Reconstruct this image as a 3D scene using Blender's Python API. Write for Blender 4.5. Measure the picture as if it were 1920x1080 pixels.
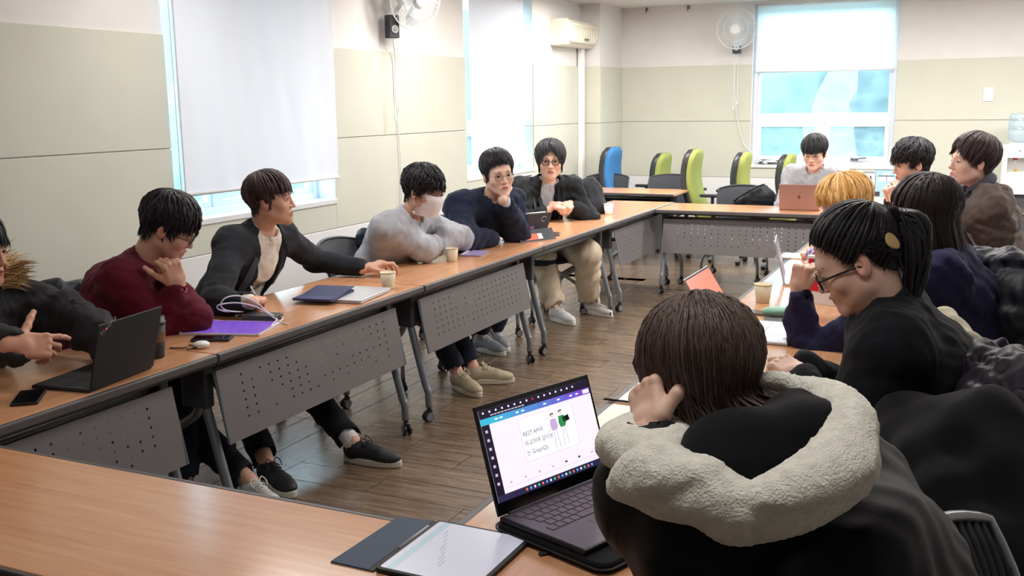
import bpy, bmesh, math, random
import numpy as np
from mathutils import Vector, Matrix

for o in list(bpy.data.objects): bpy.data.objects.remove(o)
scene = bpy.context.scene
C = scene.collection
PI = math.pi
def lin(c):
    c /= 255.0
    return c/12.92 if c <= 0.04045 else ((c+0.055)/1.055)**2.4
def rgb(r, g, b): return (lin(r), lin(g), lin(b), 1.0)

# ------------------------------------------------------------------ camera
FPX, YAW, PITCH, ROLL, CAMH = 1891.8, -0.437183, -0.180029, -0.0129854, 1.6
def cam_axes():
    f = np.array([math.sin(YAW)*math.cos(PITCH), math.cos(YAW)*math.cos(PITCH), math.sin(PITCH)])
    r = np.array([math.cos(YAW), -math.sin(YAW), 0.0]); u = np.cross(r, f)
    c, s = math.cos(ROLL), math.sin(ROLL)
    return c*r+s*u, -s*r+c*u, f
CR, CU, CF = cam_axes()
cam_d = bpy.data.cameras.new('camera'); cam = bpy.data.objects.new('camera', cam_d); C.objects.link(cam)
cam_d.sensor_width = 36.0; cam_d.lens = FPX/1920.0*36.0; cam_d.clip_start = 0.02; cam_d.clip_end = 300
cam.matrix_world = Matrix(((CR[0], CU[0], -CF[0], 0), (CR[1], CU[1], -CF[1], 0), (CR[2], CU[2], -CF[2], CAMH), (0, 0, 0, 1)))
scene.camera = cam
def at(px, py, x=None, y=None, z=None):
    """point of the room that a sight line meets on a known plane"""
    d = CR*((px-960)/FPX) - CU*((py-540)/FPX) + CF
    if z is not None: t = (z-CAMH)/d[2]
    elif x is not None: t = x/d[0]
    else: t = y/d[1]
    return np.array([0, 0, CAMH]) + t*d
def v(*a): return np.array(a, float)

# ------------------------------------------------------------------ world, exposure
world = bpy.data.worlds.new('overcast_sky'); scene.world = world; world.use_nodes = True
bg = world.node_tree.nodes['Background']; bg.inputs[0].default_value = (0.86, 0.94, 1.0, 1); bg.inputs[1].default_value = 11.0
vs = scene.view_settings; vs.view_transform = 'Standard'; vs.look = 'None'; vs.gamma = 1.0; vs.exposure = 0.0
vs.use_curve_mapping = False

# ------------------------------------------------------------------ materials
MATS = {}
def mat(name, col, rough=0.5, metal=0.0, noise=0.0, nscale=30.0, bump=0.0, bscale=None, spec=0.5, stretch=None, col2=None, sheen=0.0, trans=0.0, emit=None, estr=0.0, coat=0.0):
    if name in MATS: return MATS[name]
    m = bpy.data.materials.new(name); m.use_nodes = True; MATS[name] = m
    nt = m.node_tree; N = nt.nodes; b = N['Principled BSDF']
    b.inputs['Base Color'].default_value = col; b.inputs['Roughness'].default_value = rough
    b.inputs['Metallic'].default_value = metal; b.inputs['Specular IOR Level'].default_value = spec
    if sheen: b.inputs['Sheen Weight'].default_value = sheen
    if trans: b.inputs['Transmission Weight'].default_value = trans
    if coat: b.inputs['Coat Weight'].default_value = coat
    if emit: b.inputs['Emission Color'].default_value = emit; b.inputs['Emission Strength'].default_value = estr
    m.diffuse_color = col
    if noise or bump:
        tc = N.new('ShaderNodeTexCoord'); mp = N.new('ShaderNodeMapping'); nt.links.new(tc.outputs['Object'], mp.inputs[0])
        if stretch: mp.inputs['Scale'].default_value = stretch
        if noise:
            n = N.new('ShaderNodeTexNoise'); n.inputs['Scale'].default_value = nscale; n.inputs['Detail'].default_value = 5
            nt.links.new(mp.outputs[0], n.inputs['Vector'])
            mx = N.new('ShaderNodeMix'); mx.data_type = 'RGBA'
            c2 = col2 or tuple(min(1, c*(1+noise)) for c in col[:3])+(1,)
            c1 = col if col2 else tuple(c*(1-noise) for c in col[:3])+(1,)
            mx.inputs[6].default_value = c1; mx.inputs[7].default_value = c2
            rp = N.new('ShaderNodeMapRange'); rp.inputs[1].default_value = 0.3; rp.inputs[2].default_value = 0.7
            nt.links.new(n.outputs['Fac'], rp.inputs[0]); nt.links.new(rp.outputs[0], mx.inputs[0])
            nt.links.new(mx.outputs[2], b.inputs['Base Color'])
        if bump:
            n2 = N.new('ShaderNodeTexNoise'); n2.inputs['Scale'].default_value = bscale or nscale; n2.inputs['Detail'].default_value = 4
            nt.links.new(mp.outputs[0], n2.inputs['Vector'])
            bp = N.new('ShaderNodeBump'); bp.inputs['Strength'].default_value = bump; bp.inputs['Distance'].default_value = 0.004
            nt.links.new(n2.outputs['Fac'], bp.inputs['Height']); nt.links.new(bp.outputs[0], b.inputs['Normal'])
    return m

# ------------------------------------------------------------------ object helpers
def tag(o, label=None, cat=None, group=None, kind=None):
    if label: o['label'] = label
    if cat: o['category'] = cat
    if group: o['group'] = group
    if kind: o['kind'] = kind
    return o
def thing(name, label, cat, loc=(0, 0, 0), rz=0.0, group=None):
    o = bpy.data.objects.new(name, None); C.objects.link(o); o.location = loc; o.rotation_euler = (0, 0, rz)
    o.empty_display_size = 0.1
    return tag(o, label, cat, group)
def link(name, me, m=None, parent=None, smooth=False):
    o = bpy.data.objects.new(name, me); C.objects.link(o)
    if m is not None:
        for mm in (m if isinstance(m, (list, tuple)) else [m]): me.materials.append(mm)
    if smooth: me.polygons.foreach_set('use_smooth', [True]*len(me.polygons))
    if parent is not None: o.parent = parent
    return o
def copy_tree(o, parent=None):
    c = o.copy(); C.objects.link(c); c.parent = parent
    for ch in list(o.children): copy_tree(ch, c)
    return c
def frame_for(t):
    t = t/np.linalg.norm(t); a = np.array([0, 0, 1.0]) if abs(t[2]) < 0.9 else np.array([1.0, 0, 0])
    n = np.cross(a, t); n /= np.linalg.norm(n); return t, n, np.cross(t, n)
class MB:
    def __init__(s): s.V = []; s.F = []; s.M = []; s.mi = 0
    def face(s, f): s.F.append(tuple(f)); s.M.append(s.mi)
    def add(s, V, F):
        n = len(s.V); s.V += [tuple(map(float, p)) for p in V]
        for f in F: s.face([i+n for i in f])
        return s
    def box(s, x0, x1, y0, y1, z0, z1, M=None):
        P = [(x0, y0, z0), (x1, y0, z0), (x1, y1, z0), (x0, y1, z0), (x0, y0, z1), (x1, y0, z1), (x1, y1, z1), (x0, y1, z1)]
        if M is not None: P = [M(p) for p in P]
        return s.add(P, [(0, 3, 2, 1), (4, 5, 6, 7), (0, 1, 5, 4), (1, 2, 6, 5), (2, 3, 7, 6), (3, 0, 4, 7)])
    def prism(s, poly, z0, z1, M=None):
        n = len(poly); P = [(x, y, z0) for x, y in poly]+[(x, y, z1) for x, y in poly]
        if M is not None: P = [M(p) for p in P]
        return s.add(P, [tuple(range(n-1, -1, -1)), tuple(range(n, 2*n))]+[(i, (i+1) % n, n+(i+1) % n, n+i) for i in range(n)])
    def tube(s, path, r, n=8, closed=False, flat=1.0, caps=True):
        path = [np.array(p, float) for p in path]; m = len(path)
        rs = r if isinstance(r, (list, tuple, np.ndarray)) else [r]*m
        V = []; prev = None
        for i, p in enumerate(path):
            if closed: t = path[(i+1) % m]-path[i-1]
            else: t = path[min(i+1, m-1)]-path[max(i-1, 0)]
            t = t/(np.linalg.norm(t)+1e-12)
            if prev is None: _, a, b = frame_for(t)
            else:
                a = prev-t*np.dot(prev, t); a /= (np.linalg.norm(a)+1e-12); b = np.cross(t, a)
            prev = a
            for k in range(n):
                w = 2*PI*k/n; V.append(p+rs[i]*(math.cos(w)*a+flat*math.sin(w)*b))
        F = []
        for i in range(m if closed else m-1):
            j = (i+1) % m
            for k in range(n): F.append((i*n+k, i*n+(k+1) % n, j*n+(k+1) % n, j*n+k))
        if caps and not closed: F += [tuple(range(n-1, -1, -1)), tuple((m-1)*n+k for k in range(n))]
        return s.add(V, F)
    def lathe(s, prof, c=(0, 0, 0), n=24, axis=2, closed=False):
        V = []; m = len(prof)
        for r, z in prof:
            for k in range(n):
                w = 2*PI*k/n; p = [r*math.cos(w), r*math.sin(w), z]
                if axis == 0: p = [p[2], p[0], p[1]]
                if axis == 1: p = [p[1], p[2], p[0]]
                V.append((p[0]+c[0], p[1]+c[1], p[2]+c[2]))
        F = [(i*n+k, i*n+(k+1) % n, (i+1)*n+(k+1) % n, (i+1)*n+k) for i in range(m-1) for k in range(n)]
        if prof[0][0] > 1e-6: F.append(tuple(range(n-1, -1, -1)))
        if prof[-1][0] > 1e-6: F.append(tuple((m-1)*n+k for k in range(n)))
        return s.add(V, F)
    def mesh(s, name, bevel=0.0, seg=2):
        me = bpy.data.meshes.new(name); me.from_pydata(s.V, [], s.F)
        if any(s.M): me.polygons.foreach_set('material_index', s.M)
        if bevel:
            bm = bmesh.new(); bm.from_mesh(me)
            ed = [e for e in bm.edges if len(e.link_faces) == 2 and e.calc_face_angle(0) > 0.6]
            bmesh.ops.bevel(bm, geom=ed, offset=bevel, segments=seg, affect='EDGES', profile=0.5, clamp_overlap=True)
            bm.to_mesh(me); bm.free()
        me.update(); return me
    def build(s, name, m=None, parent=None, smooth=False, bevel=0.0, seg=2):
        return link(name, s.mesh(name, bevel, seg), m, parent, smooth)
def auto_smooth(o, ang=0.6):
    me = o.data; me.polygons.foreach_set('use_smooth', [True]*len(me.polygons))
    try: me.set_sharp_from_angle(angle=ang)
    except Exception: pass
    return o
def rrect(w, h, r, n=5):
    P = []
    for cx, cy, a0 in ((w/2-r, h/2-r, 0), (-w/2+r, h/2-r, 90), (-w/2+r, -h/2+r, 180), (w/2-r, -h/2+r, 270)):
        for i in range(n+1):
            a = math.radians(a0+90*i/n); P.append((cx+r*math.cos(a), cy+r*math.sin(a)))
    return P
def bez(*P, n=12):
    """smooth curve through points (Catmull-Rom)"""
    P = [np.array(p, float) for p in P]; Q = [2*P[0]-P[1]]+P+[2*P[-1]-P[-2]]; out = []
    for i in range(1, len(Q)-2):
        for k in range(n):
            t = k/n; a, b, c, d = Q[i-1], Q[i], Q[i+1], Q[i+2]
            out.append(0.5*((2*b)+(-a+c)*t+(2*a-5*b+4*c-d)*t*t+(-a+3*b-3*c+d)*t**3))
    out.append(P[-1]); return out
def xform(o, M4):
    """bake an orientation matrix (columns = axes) and a place into an object"""
    o.matrix_local = M4; return o
def axes_matrix(origin, ex, ey, ez):
    return Matrix(((ex[0], ey[0], ez[0], origin[0]), (ex[1], ey[1], ez[1], origin[1]), (ex[2], ey[2], ez[2], origin[2]), (0, 0, 0, 1)))
def text_mesh(s, size, extrude=0.0003, align='CENTER'):
    cu = bpy.data.curves.new('txt', 'FONT'); cu.body = s; cu.size = size; cu.extrude = extrude; cu.align_x = align; cu.align_y = 'CENTER'; cu.resolution_u = 2
    o = bpy.data.objects.new('txt', cu); C.objects.link(o)
    bpy.context.view_layer.update(); dg = bpy.context.evaluated_depsgraph_get()
    me = bpy.data.meshes.new_from_object(o.evaluated_get(dg)); bpy.data.objects.remove(o); me.materials.clear()
    return me
# ================================================================== THE ROOM
WX, BY, CZ = -4.2, 11.66, 2.69          # left wall, back wall, ceiling
RX, NY = 2.3, -2.6                      # right wall, wall behind
WT = 0.26
m_white = mat('wall_white', rgb(222, 219, 217), 0.75, noise=0.03, nscale=4, bump=0.05, bscale=60)
m_panel = mat('wall_panel_sage', rgb(201, 201, 188), 0.7, noise=0.025, nscale=3, bump=0.04, bscale=220)
m_trim = mat('trim_white', rgb(226, 226, 228), 0.5)
m_ceil = mat('ceiling_white', rgb(226, 224, 222), 0.85, bump=0.25, bscale=90)
m_frame = mat('window_frame_white', rgb(222, 226, 236), 0.4)
m_blackpl = mat('black_plastic', rgb(24, 24, 28), 0.45)
m_greypl = mat('grey_plastic', rgb(96, 99, 104), 0.5)
m_whitepl = mat('white_plastic', rgb(232, 232, 232), 0.35)

def floor_mat():
    m = bpy.data.materials.new('wood_vinyl'); m.use_nodes = True; nt = m.node_tree; N = nt.nodes; b = N['Principled BSDF']
    tc = N.new('ShaderNodeTexCoord'); oi = N.new('ShaderNodeObjectInfo')
    mp = N.new('ShaderNodeMapping'); mp.inputs['Scale'].default_value = (1.6, 16, 1)
    nt.links.new(tc.outputs['Object'], mp.inputs[0])
    cb = N.new('ShaderNodeCombineXYZ'); mu = N.new('ShaderNodeMath'); mu.operation = 'MULTIPLY'; mu.inputs[1].default_value = 37
    nt.links.new(oi.outputs['Random'], mu.inputs[0]); nt.links.new(mu.outputs[0], cb.inputs[0]); nt.links.new(mu.outputs[0], cb.inputs[1])
    nt.links.new(cb.outputs[0], mp.inputs['Location'])
    n1 = N.new('ShaderNodeTexNoise'); n1.inputs['Scale'].default_value = 2.2; n1.inputs['Detail'].default_value = 8; n1.inputs['Roughness'].default_value = 0.65
    nt.links.new(mp.outputs[0], n1.inputs['Vector'])
    cr = N.new('ShaderNodeValToRGB'); e = cr.color_ramp.elements
    e[0].position = 0.28; e[0].color = rgb(66, 50, 40); e[1].position = 0.75; e[1].color = rgb(150, 128, 106)
    k = cr.color_ramp.elements.new(0.5); k.color = rgb(112, 92, 74)
    nt.links.new(n1.outputs['Fac'], cr.inputs[0])
    hs = N.new('ShaderNodeHueSaturation'); mr = N.new('ShaderNodeMapRange'); mr.inputs[3].default_value = 0.86; mr.inputs[4].default_value = 1.14
    nt.links.new(oi.outputs['Random'], mr.inputs[0]); nt.links.new(mr.outputs[0], hs.inputs['Value']); nt.links.new(cr.outputs[0], hs.inputs['Color'])
    nt.links.new(hs.outputs[0], b.inputs['Base Color'])
    n2 = N.new('ShaderNodeTexNoise'); n2.inputs['Scale'].default_value = 6; nt.links.new(mp.outputs[0], n2.inputs['Vector'])
    r2 = N.new('ShaderNodeMapRange'); r2.inputs[3].default_value = 0.16; r2.inputs[4].default_value = 0.36
    nt.links.new(n2.outputs['Fac'], r2.inputs[0]); nt.links.new(r2.outputs[0], b.inputs['Roughness'])
    bp = N.new('ShaderNodeBump'); bp.inputs['Strength'].default_value = 0.12; bp.inputs['Distance'].default_value = 0.002
    nt.links.new(n1.outputs['Fac'], bp.inputs['Height']); nt.links.new(bp.outputs[0], b.inputs['Normal'])
    return m
m_floor = floor_mat()
m_gap = mat('floor_joint', rgb(40, 32, 28), 0.7)
fl = tag(MB().box(WX-0.2, RX+0.2, NY-0.2, BY+0.2, -0.12, -0.0035).build('floor', m_gap), kind='structure')
# vinyl planks: a strip along the left row runs with the wall, the rest runs across the room
def plank_mesh(L, W):
    return MB().box(-L/2, L/2, -W/2, W/2, -0.004, 0.0).mesh('plank', 0.0012, 1)
PW, PLEN = 0.19, 0.94
pm = plank_mesh(PLEN-0.003, PW-0.003); pm.materials.append(m_floor)
rnd = random.Random(4)
def plank(x, y, rz):
    o = bpy.data.objects.new('plank', pm); C.objects.link(o); o.location = (x, y, 0); o.rotation_euler = (0, 0, rz); o.parent = fl
Y0P, NR = 2.25, 34
for r in range(NR):                                  # across planks, x from -2.75 to +0.1
    y = Y0P+PW*(r+0.5); off = [0, 0.47, 0.2, 0.68, 0.35][r % 5]
    for c in range(3): plank(-2.75+PLEN*(c+0.5)-0.0+off, y, 0)
for c in range(4):                                   # along planks beside the wall
    x = -2.75-PW*(c+0.5)
    for r in range(7): plank(x, 2.25+PLEN*(r+0.5), PI/2)
rest = MB()                                          # the remaining planks, joined
YF = Y0P+PW*NR; YL = 2.25+PLEN*7
def strip(x0, x1, y0, y1):
    if x1-x0 > 0.01: rest.box(x0+0.0015, x1-0.0015, y0+0.0015, y1-0.0015, -0.004, 0)
for r in range(NR):
    y = Y0P+PW*r; off = [0, 0.47, 0.2, 0.68, 0.35][r % 5]
    strip(-2.75, -2.75+off, y, y+PW); x = -2.75+3*PLEN+off
    while x < RX: strip(x, min(x+PLEN, RX), y, y+PW); x += PLEN
for y_0, y_1, x_0 in ((NY, Y0P, WX), (YF, BY, WX)):
    r = 0; y = y_0
    while y < y_1-0.01:
        x = x_0-(r % 3)*0.31
        while x < RX: strip(max(x, x_0), min(x+PLEN, RX), y, min(y+PW, y_1)); x += PLEN
        y += PW; r += 1
for c in range(8):
    x1 = -2.75-PW*c; x0 = max(x1-PW, WX); strip(x0, x1, YL, YF) if YF > YL+0.01 else None
    if c >= 4: strip(x0, x1, 2.25, YL)
tag(rest.build('plank_field', m_floor, fl), kind='stuff')

# ---- left wall with two window openings
W1 = (4.425, 6.01, 0.945, 2.62); W2 = (8.05, 9.545, 0.95, 2.64)
wl = MB()
xa, xb = WX-WT, WX
for y0, y1, z0, z1 in ((NY-0.2, W1[0], 0, CZ), (W1[1], W2[0], 0, CZ), (W2[1], BY+0.2, 0, CZ), (W1[0], W1[1], 0, W1[2]), (W1[0], W1[1], W1[3], CZ), (W2[0], W2[1], 0, W2[2]), (W2[0], W2[1], W2[3], CZ)):
    wl.box(xa, xb, y0, y1, z0, z1)
wall_left = tag(wl.build('wall_left', m_white), kind='structure')
BWIN = (-2.43, -0.9, 0.885, 2.66)
wb = MB()
for x0, x1, z0, z1 in ((WX, BWIN[0], 0, CZ), (BWIN[1], RX, 0, CZ), (BWIN[0], BWIN[1], 0, BWIN[2]), (BWIN[0], BWIN[1], BWIN[3], CZ)):
    wb.box(x0, x1, BY, BY+WT, z0, z1)
wall_back = tag(wb.build('wall_back', m_white), kind='structure')
wall_right = tag(MB().box(RX, RX+0.2, NY-0.2, BY+0.2, 0, CZ).build('wall_right', m_white), kind='structure')
wall_front = tag(MB().box(WX, RX, NY-0.2, NY, 0, CZ).build('wall_front', m_white), kind='structure')
tag(MB().box(WX-0.2, RX+0.2, NY-0.2, BY+0.2, CZ, CZ+0.12).build('ceiling', m_ceil), kind='structure')
COLX, COLY = -3.975, 10.9
tag(MB().box(WX, COLX, COLY, BY, 0, CZ).build('wall_column', m_white), kind='structure')
# sage wall panels, two courses, and the white band at the foot
ZB, ZS, ZT = 0.742, 1.378, 2.008
PT = 0.012
def panel(parent, x0, x1, y0, y1, z0, z1): MB().box(x0, x1, y0, y1, z0, z1).build('wall_panel', m_panel, parent, bevel=0.0025, seg=1)
g = 0.003
for (y0, y1, full) in ((NY, 0.3, 1), (0.3, 2.6, 1), (2.6, W1[0], 1), (W1[0], W1[1], 0), (W1[1], W2[0], 1), (W2[0], W2[1], 0), (W2[1], COLY-PT, 1)):
    if full:
        panel(wall_left, WX, WX+PT, y0, y1, ZB, ZS-g); panel(wall_left, WX, WX+PT, y0, y1, ZS+g, ZT)
    else: panel(wall_left, WX, WX+PT, y0, y1, ZB, (W1[2] if y0 < 7 else W2[2])-0.025)
# jamb faces of the second window carry the panel colour
for z0, z1 in ((W2[2]+0.0, ZS-g), (ZS+g, ZT)): panel(wall_left, WX-0.17, WX, W2[1]-0.008, W2[1], z0, z1)
for x0, x1, y0, y1 in ((WX, COLX+PT, COLY-PT, COLY), (COLX, COLX+PT, COLY, BY)):
    for z0, z1 in ((ZB, ZS-g), (ZS+g, ZT)): panel(wall_back, x0, x1, y0, y1, z0, z1)
for x0, x1, full in ((COLX+PT, BWIN[0], 1), (BWIN[0], BWIN[1], 0), (BWIN[1], 0.9, 1), (0.9, RX, 1)):
    if full:
        panel(wall_back, x0, x1, BY-PT, BY, ZB, ZS-g); panel(wall_back, x0, x1, BY-PT, BY, ZS+g, ZT)
    else: panel(wall_back, x0, x1, BY-PT, BY, ZB, BWIN[2]-0.02)
tag(MB().box(WX, WX+0.016, NY, COLY-0.016, 0, ZB-0.004).build('baseboard_left', m_trim, bevel=0.003), kind='structure')
tag(MB().box(COLX, RX, BY-0.016, BY, 0, ZB-0.004).build('baseboard_back', m_trim, bevel=0.003), kind='structure')
tag(MB().box(WX, COLX+0.016, COLY-0.016, COLY, 0, ZB-0.004).box(COLX, COLX+0.016, COLY, BY, 0, ZB-0.004).build('baseboard_column', m_trim), kind='structure')
tag(MB().box(0.13, RX, BY-0.022, BY-0.0161, 0, 0.09).build('trim_1', mat('skirting_grey', rgb(196, 194, 190), 0.5), None), kind='structure')

# ---- windows
def glass_mat():
    m = bpy.data.materials.new('window_glass'); m.use_nodes = True; nt = m.node_tree; N = nt.nodes
    N.remove(N['Principled BSDF']); out = N['Material Output']
    tr = N.new('ShaderNodeBsdfTransparent'); tr.inputs[0].default_value = (0.78, 0.94, 1.0, 1)
    gl = N.new('ShaderNodeBsdfGlossy'); gl.inputs['Roughness'].default_value = 0.02; gl.inputs[0].default_value = (0.8, 0.9, 1, 1)
    tl = N.new('ShaderNodeBsdfTranslucent'); tl.inputs[0].default_value = (0.60, 0.76, 0.88, 1)
    n = N.new('ShaderNodeTexNoise'); n.inputs['Scale'].default_value = 5; n.inputs['Detail'].default_value = 6
    mr = N.new('ShaderNodeMapRange'); mr.inputs[1].default_value = 0.35; mr.inputs[2].default_value = 0.7; mr.inputs[3].default_value = 0.06; mr.inputs[4].default_value = 0.16
    nt.links.new(n.outputs['Fac'], mr.inputs[0])
    m1 = N.new('ShaderNodeMixShader'); nt.links.new(mr.outputs[0], m1.inputs[0]); nt.links.new(tr.outputs[0], m1.inputs[1]); nt.links.new(tl.outputs[0], m1.inputs[2])
    m2 = N.new('ShaderNodeMixShader'); m2.inputs[0].default_value = 0.06; nt.links.new(m1.outputs[0], m2.inputs[1]); nt.links.new(gl.outputs[0], m2.inputs[2])
    nt.links.new(m2.outputs[0], out.inputs['Surface']); return m
m_glass = glass_mat()
def window(name, M, w, h, mull, transom, gl_th=0.006):
    """w,h opening; M maps (u along, v depth outwards, z) to the room; mull list of (u,z0,z1); transom z"""
    root = tag(bpy.data.objects.new(name, None), kind='structure'); C.objects.link(root)
    fr = MB(); f = 0.05
    for u0, u1, z0, z1 in ((0, f, 0, h), (w-f, w, 0, h), (f, w-f, 0, f), (f, w-f, h-f, h)): fr.box(u0, u1, 0, 0.07, z0, z1, M)
    for z in transom: fr.box(f, w-f, 0.0, 0.07, z-0.035, z+0.035, M)
    for u, z0, z1 in mull: fr.box(u-0.035, u+0.035, 0.0, 0.07, z0, z1, M)
    fr.build('window_frame', m_frame, root, bevel=0.003, seg=1)
    return root
def sash(root, M, u0, u1, z0, z1, fw=0.035, v0=0.012):
    s = MB()
    for a, b, c, d in ((u0, u0+fw, z0, z1), (u1-fw, u1, z0, z1), (u0+fw, u1-fw, z0, z0+fw), (u0+fw, u1-fw, z1-fw, z1)): s.box(a, b, v0, v0+0.045, c, d, M)
    so = s.build('sash', m_frame, root, bevel=0.003, seg=1)
    MB().box(u0+fw-0.004, u1-fw+0.004, v0+0.02, v0+0.026, z0+fw-0.004, z1-fw+0.004, M).build('pane', m_glass, so)
def ML(y0, z0, x): return lambda p: (x-p[1], y0+p[0], z0+p[2])
def MBk(x0, z0, y): return lambda p: (x0+p[0], y+p[1], z0+p[2])
M1 = ML(W1[0], W1[2], WX-0.14); w, h = W1[1]-W1[0], W1[3]-W1[2]
win1 = window('window_1', M1, w, h, [(0.52, 0.05, h-0.05)], [])
sash(win1, M1, 0.05, 0.485, 0.05, h-0.05); sash(win1, M1, 0.555, w-0.05, 0.05, h-0.05)
M2 = ML(W2[0], W2[2], WX-0.16); w, h = W2[1]-W2[0], W2[3]-W2[2]
win2 = window('window_2', M2, w, h, [(w/2, 0.05, 0.43)], [0.43])
sash(win2, M2, 0.05, w-0.05, 0.465, h-0.05); sash(win2, M2, 0.05, w/2-0.035, 0.05, 0.395); sash(win2, M2, w/2+0.035, w-0.05, 0.05, 0.395)
M3 = MBk(BWIN[0], BWIN[2], BY+0.06); w, h = BWIN[1]-BWIN[0], BWIN[3]-BWIN[2]
zt = 1.395-BWIN[2]
win3 = window('window_3', M3, w, h, [(w*0.505, 0.05, zt-0.035)], [zt])
sash(win3, M3, 0.05, w-0.05, zt+0.035, h-0.05, 0.03)
sash(win3, M3, 0.05, w*0.505-0.035, 0.05, zt-0.035, 0.05, -0.004); sash(win3, M3, w*0.505+0.035, w-0.05, 0.05, zt-0.035, 0.05, -0.004)
hd = MB(); hx, hz = -1.28, 0.957
hd.box(hx-0.055, hx+0.02, BY+0.035, BY+0.055, hz-0.012, hz+0.014); hd.tube([(hx-0.03, BY+0.035, hz), (hx-0.03, BY+0.012, hz), (hx+0.03, BY+0.008, hz+0.012), (hx+0.11, BY+0.008, hz+0.02)], 0.008, 6)
hd.build('window_handle', mat('handle_metal', rgb(120, 124, 128), 0.35, 0.8), win3)
for nm, bx in (('trim_2', (WX-0.17, WX+0.02, W1[0]-0.01, W1[1]+0.01, W1[2]-0.028, W1[2]+0.008)), ('trim_3', (WX-0.19, WX+0.018, W2[0]-0.01, W2[1]+0.01, W2[2]-0.028, W2[2]+0.008)), ('trim_4', (BWIN[0]-0.02, BWIN[1]+0.02, BY-0.03, BY+0.06, BWIN[2]-0.03, BWIN[2]+0.006))):
    tag(MB().box(*bx).build(nm, mat('sill_white', rgb(218, 220, 222), 0.55, noise=0.05, nscale=12), bevel=0.004), 'white painted window sill', kind='structure')

# ---- roller blinds
def blind_mat(name, col, tr):
    m = bpy.data.materials.new(name); m.use_nodes = True; nt = m.node_tree; N = nt.nodes; N.remove(N['Principled BSDF'])
    d = N.new('ShaderNodeBsdfDiffuse'); d.inputs[0].default_value = col
    t = N.new('ShaderNodeBsdfTranslucent'); t.inputs[0].default_value = col
    mx = N.new('ShaderNodeMixShader'); mx.inputs[0].default_value = tr
    nt.links.new(d.outputs[0], mx.inputs[1]); nt.links.new(t.outputs[0], mx.inputs[2]); nt.links.new(mx.outputs[0], N['Material Output'].inputs['Surface'])
    return m
def blind(label, M, w, z0, z1, m, wrinkle, chain_u):
    root = thing('roller_blind', label, 'blind', M((0, 0, 0)))
    o = np.array(M((0, 0, 0))); ML_ = lambda p: tuple(np.array(M(p))-o)
    nu, nz = 40, 60; r = random.Random(int(w*1000)); V = []; F = []
    cr = [(r.uniform(0, w), r.uniform(z0, z1), r.uniform(-1, 1), r.uniform(0.03, 0.12), r.uniform(0.3, 1)) for _ in range(26)]
    for j in range(nz+1):
        for i in range(nu+1):
            u, z = w*i/nu, z0+(z1-z0)*j/nz
            d = wrinkle*(0.5*math.sin(u*9+z*1.3)+0.4*math.sin(u*17-z*2.1+1)+0.25*math.sin(u*31+z*5))
            for cu, cz, a, s, k in cr:
                q = (u-cu)+a*(z-cz)*0.5; d += wrinkle*0.9*k*math.exp(-(q/s*3)**2-((z-cz)/0.22)**2)
            V.append((u, -0.004+d, z))
    n = len(V); V += [(u, d+0.0012, z) for u, d, z in V]
    for j in range(nz):
        for i in range(nu):
            a = j*(nu+1)+i; q = (a, a+1, a+nu+2, a+nu+1); F += [q]
    b = MB().add([ML_(p) for p in V[:n]], F)
    b.build('fabric', m, root, smooth=True)
    MB().tube([ML_((-0.004, -0.004, z0-0.006)), ML_((w+0.004, -0.004, z0-0.006))], 0.011, 8).build('bottom_bar', m_trim, root, smooth=True)
    MB().tube([ML_((-0.01, 0.022, z1+0.0)), ML_((w+0.01, 0.022, z1+0.0))], 0.026, 12).build('roller_tube', m_trim, root, smooth=True)
    if chain_u is not None:
        ch = MB(); zb = z0-0.12 if chain_u[1] is None else chain_u[1]
        uu = chain_u[0]
        for du in (0, 0.035): ch.tube([ML_((uu+du, -0.01, z1)), ML_((uu+du, -0.01, zb))], 0.0028, 5)
        ch.tube([ML_((uu+0.0175-0.0175*math.cos(a), -0.01, zb-0.02*math.sin(a))) for a in np.linspace(0, PI, 7)], 0.0028, 5)
        ch.build('bead_chain', mat('chain_white', rgb(205, 212, 220), 0.4), root)
    return root
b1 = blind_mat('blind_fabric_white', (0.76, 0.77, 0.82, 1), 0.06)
b3 = blind_mat('blind_fabric_brightened', (0.93, 0.94, 0.95, 1), 0.85)  # paler, more translucent copy: the far blind's daylight glow is put into the fabric
blind('long white roller blind pulled down over the window behind the person in the dark blazer', lambda p: (WX+0.045-p[1], 4.462+p[0], p[2]), 1.535, 1.115, 2.64, b1, 0.006, (-0.03, 1.02))
blind('narrow white roller blind on the window beside the wall air conditioner', lambda p: (WX-0.06-p[1], 8.27+p[0], p[2]), 1.18, 1.03, 2.60, b1, 0.002, (-0.1, 1.08))
blind('white roller blind half lowered over the window in the far wall', lambda p: (-2.385+p[0], BY-0.01+p[1], p[2]), 1.455, 1.925, 2.64, b3, 0.002, (1.445, 1.08))

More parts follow.
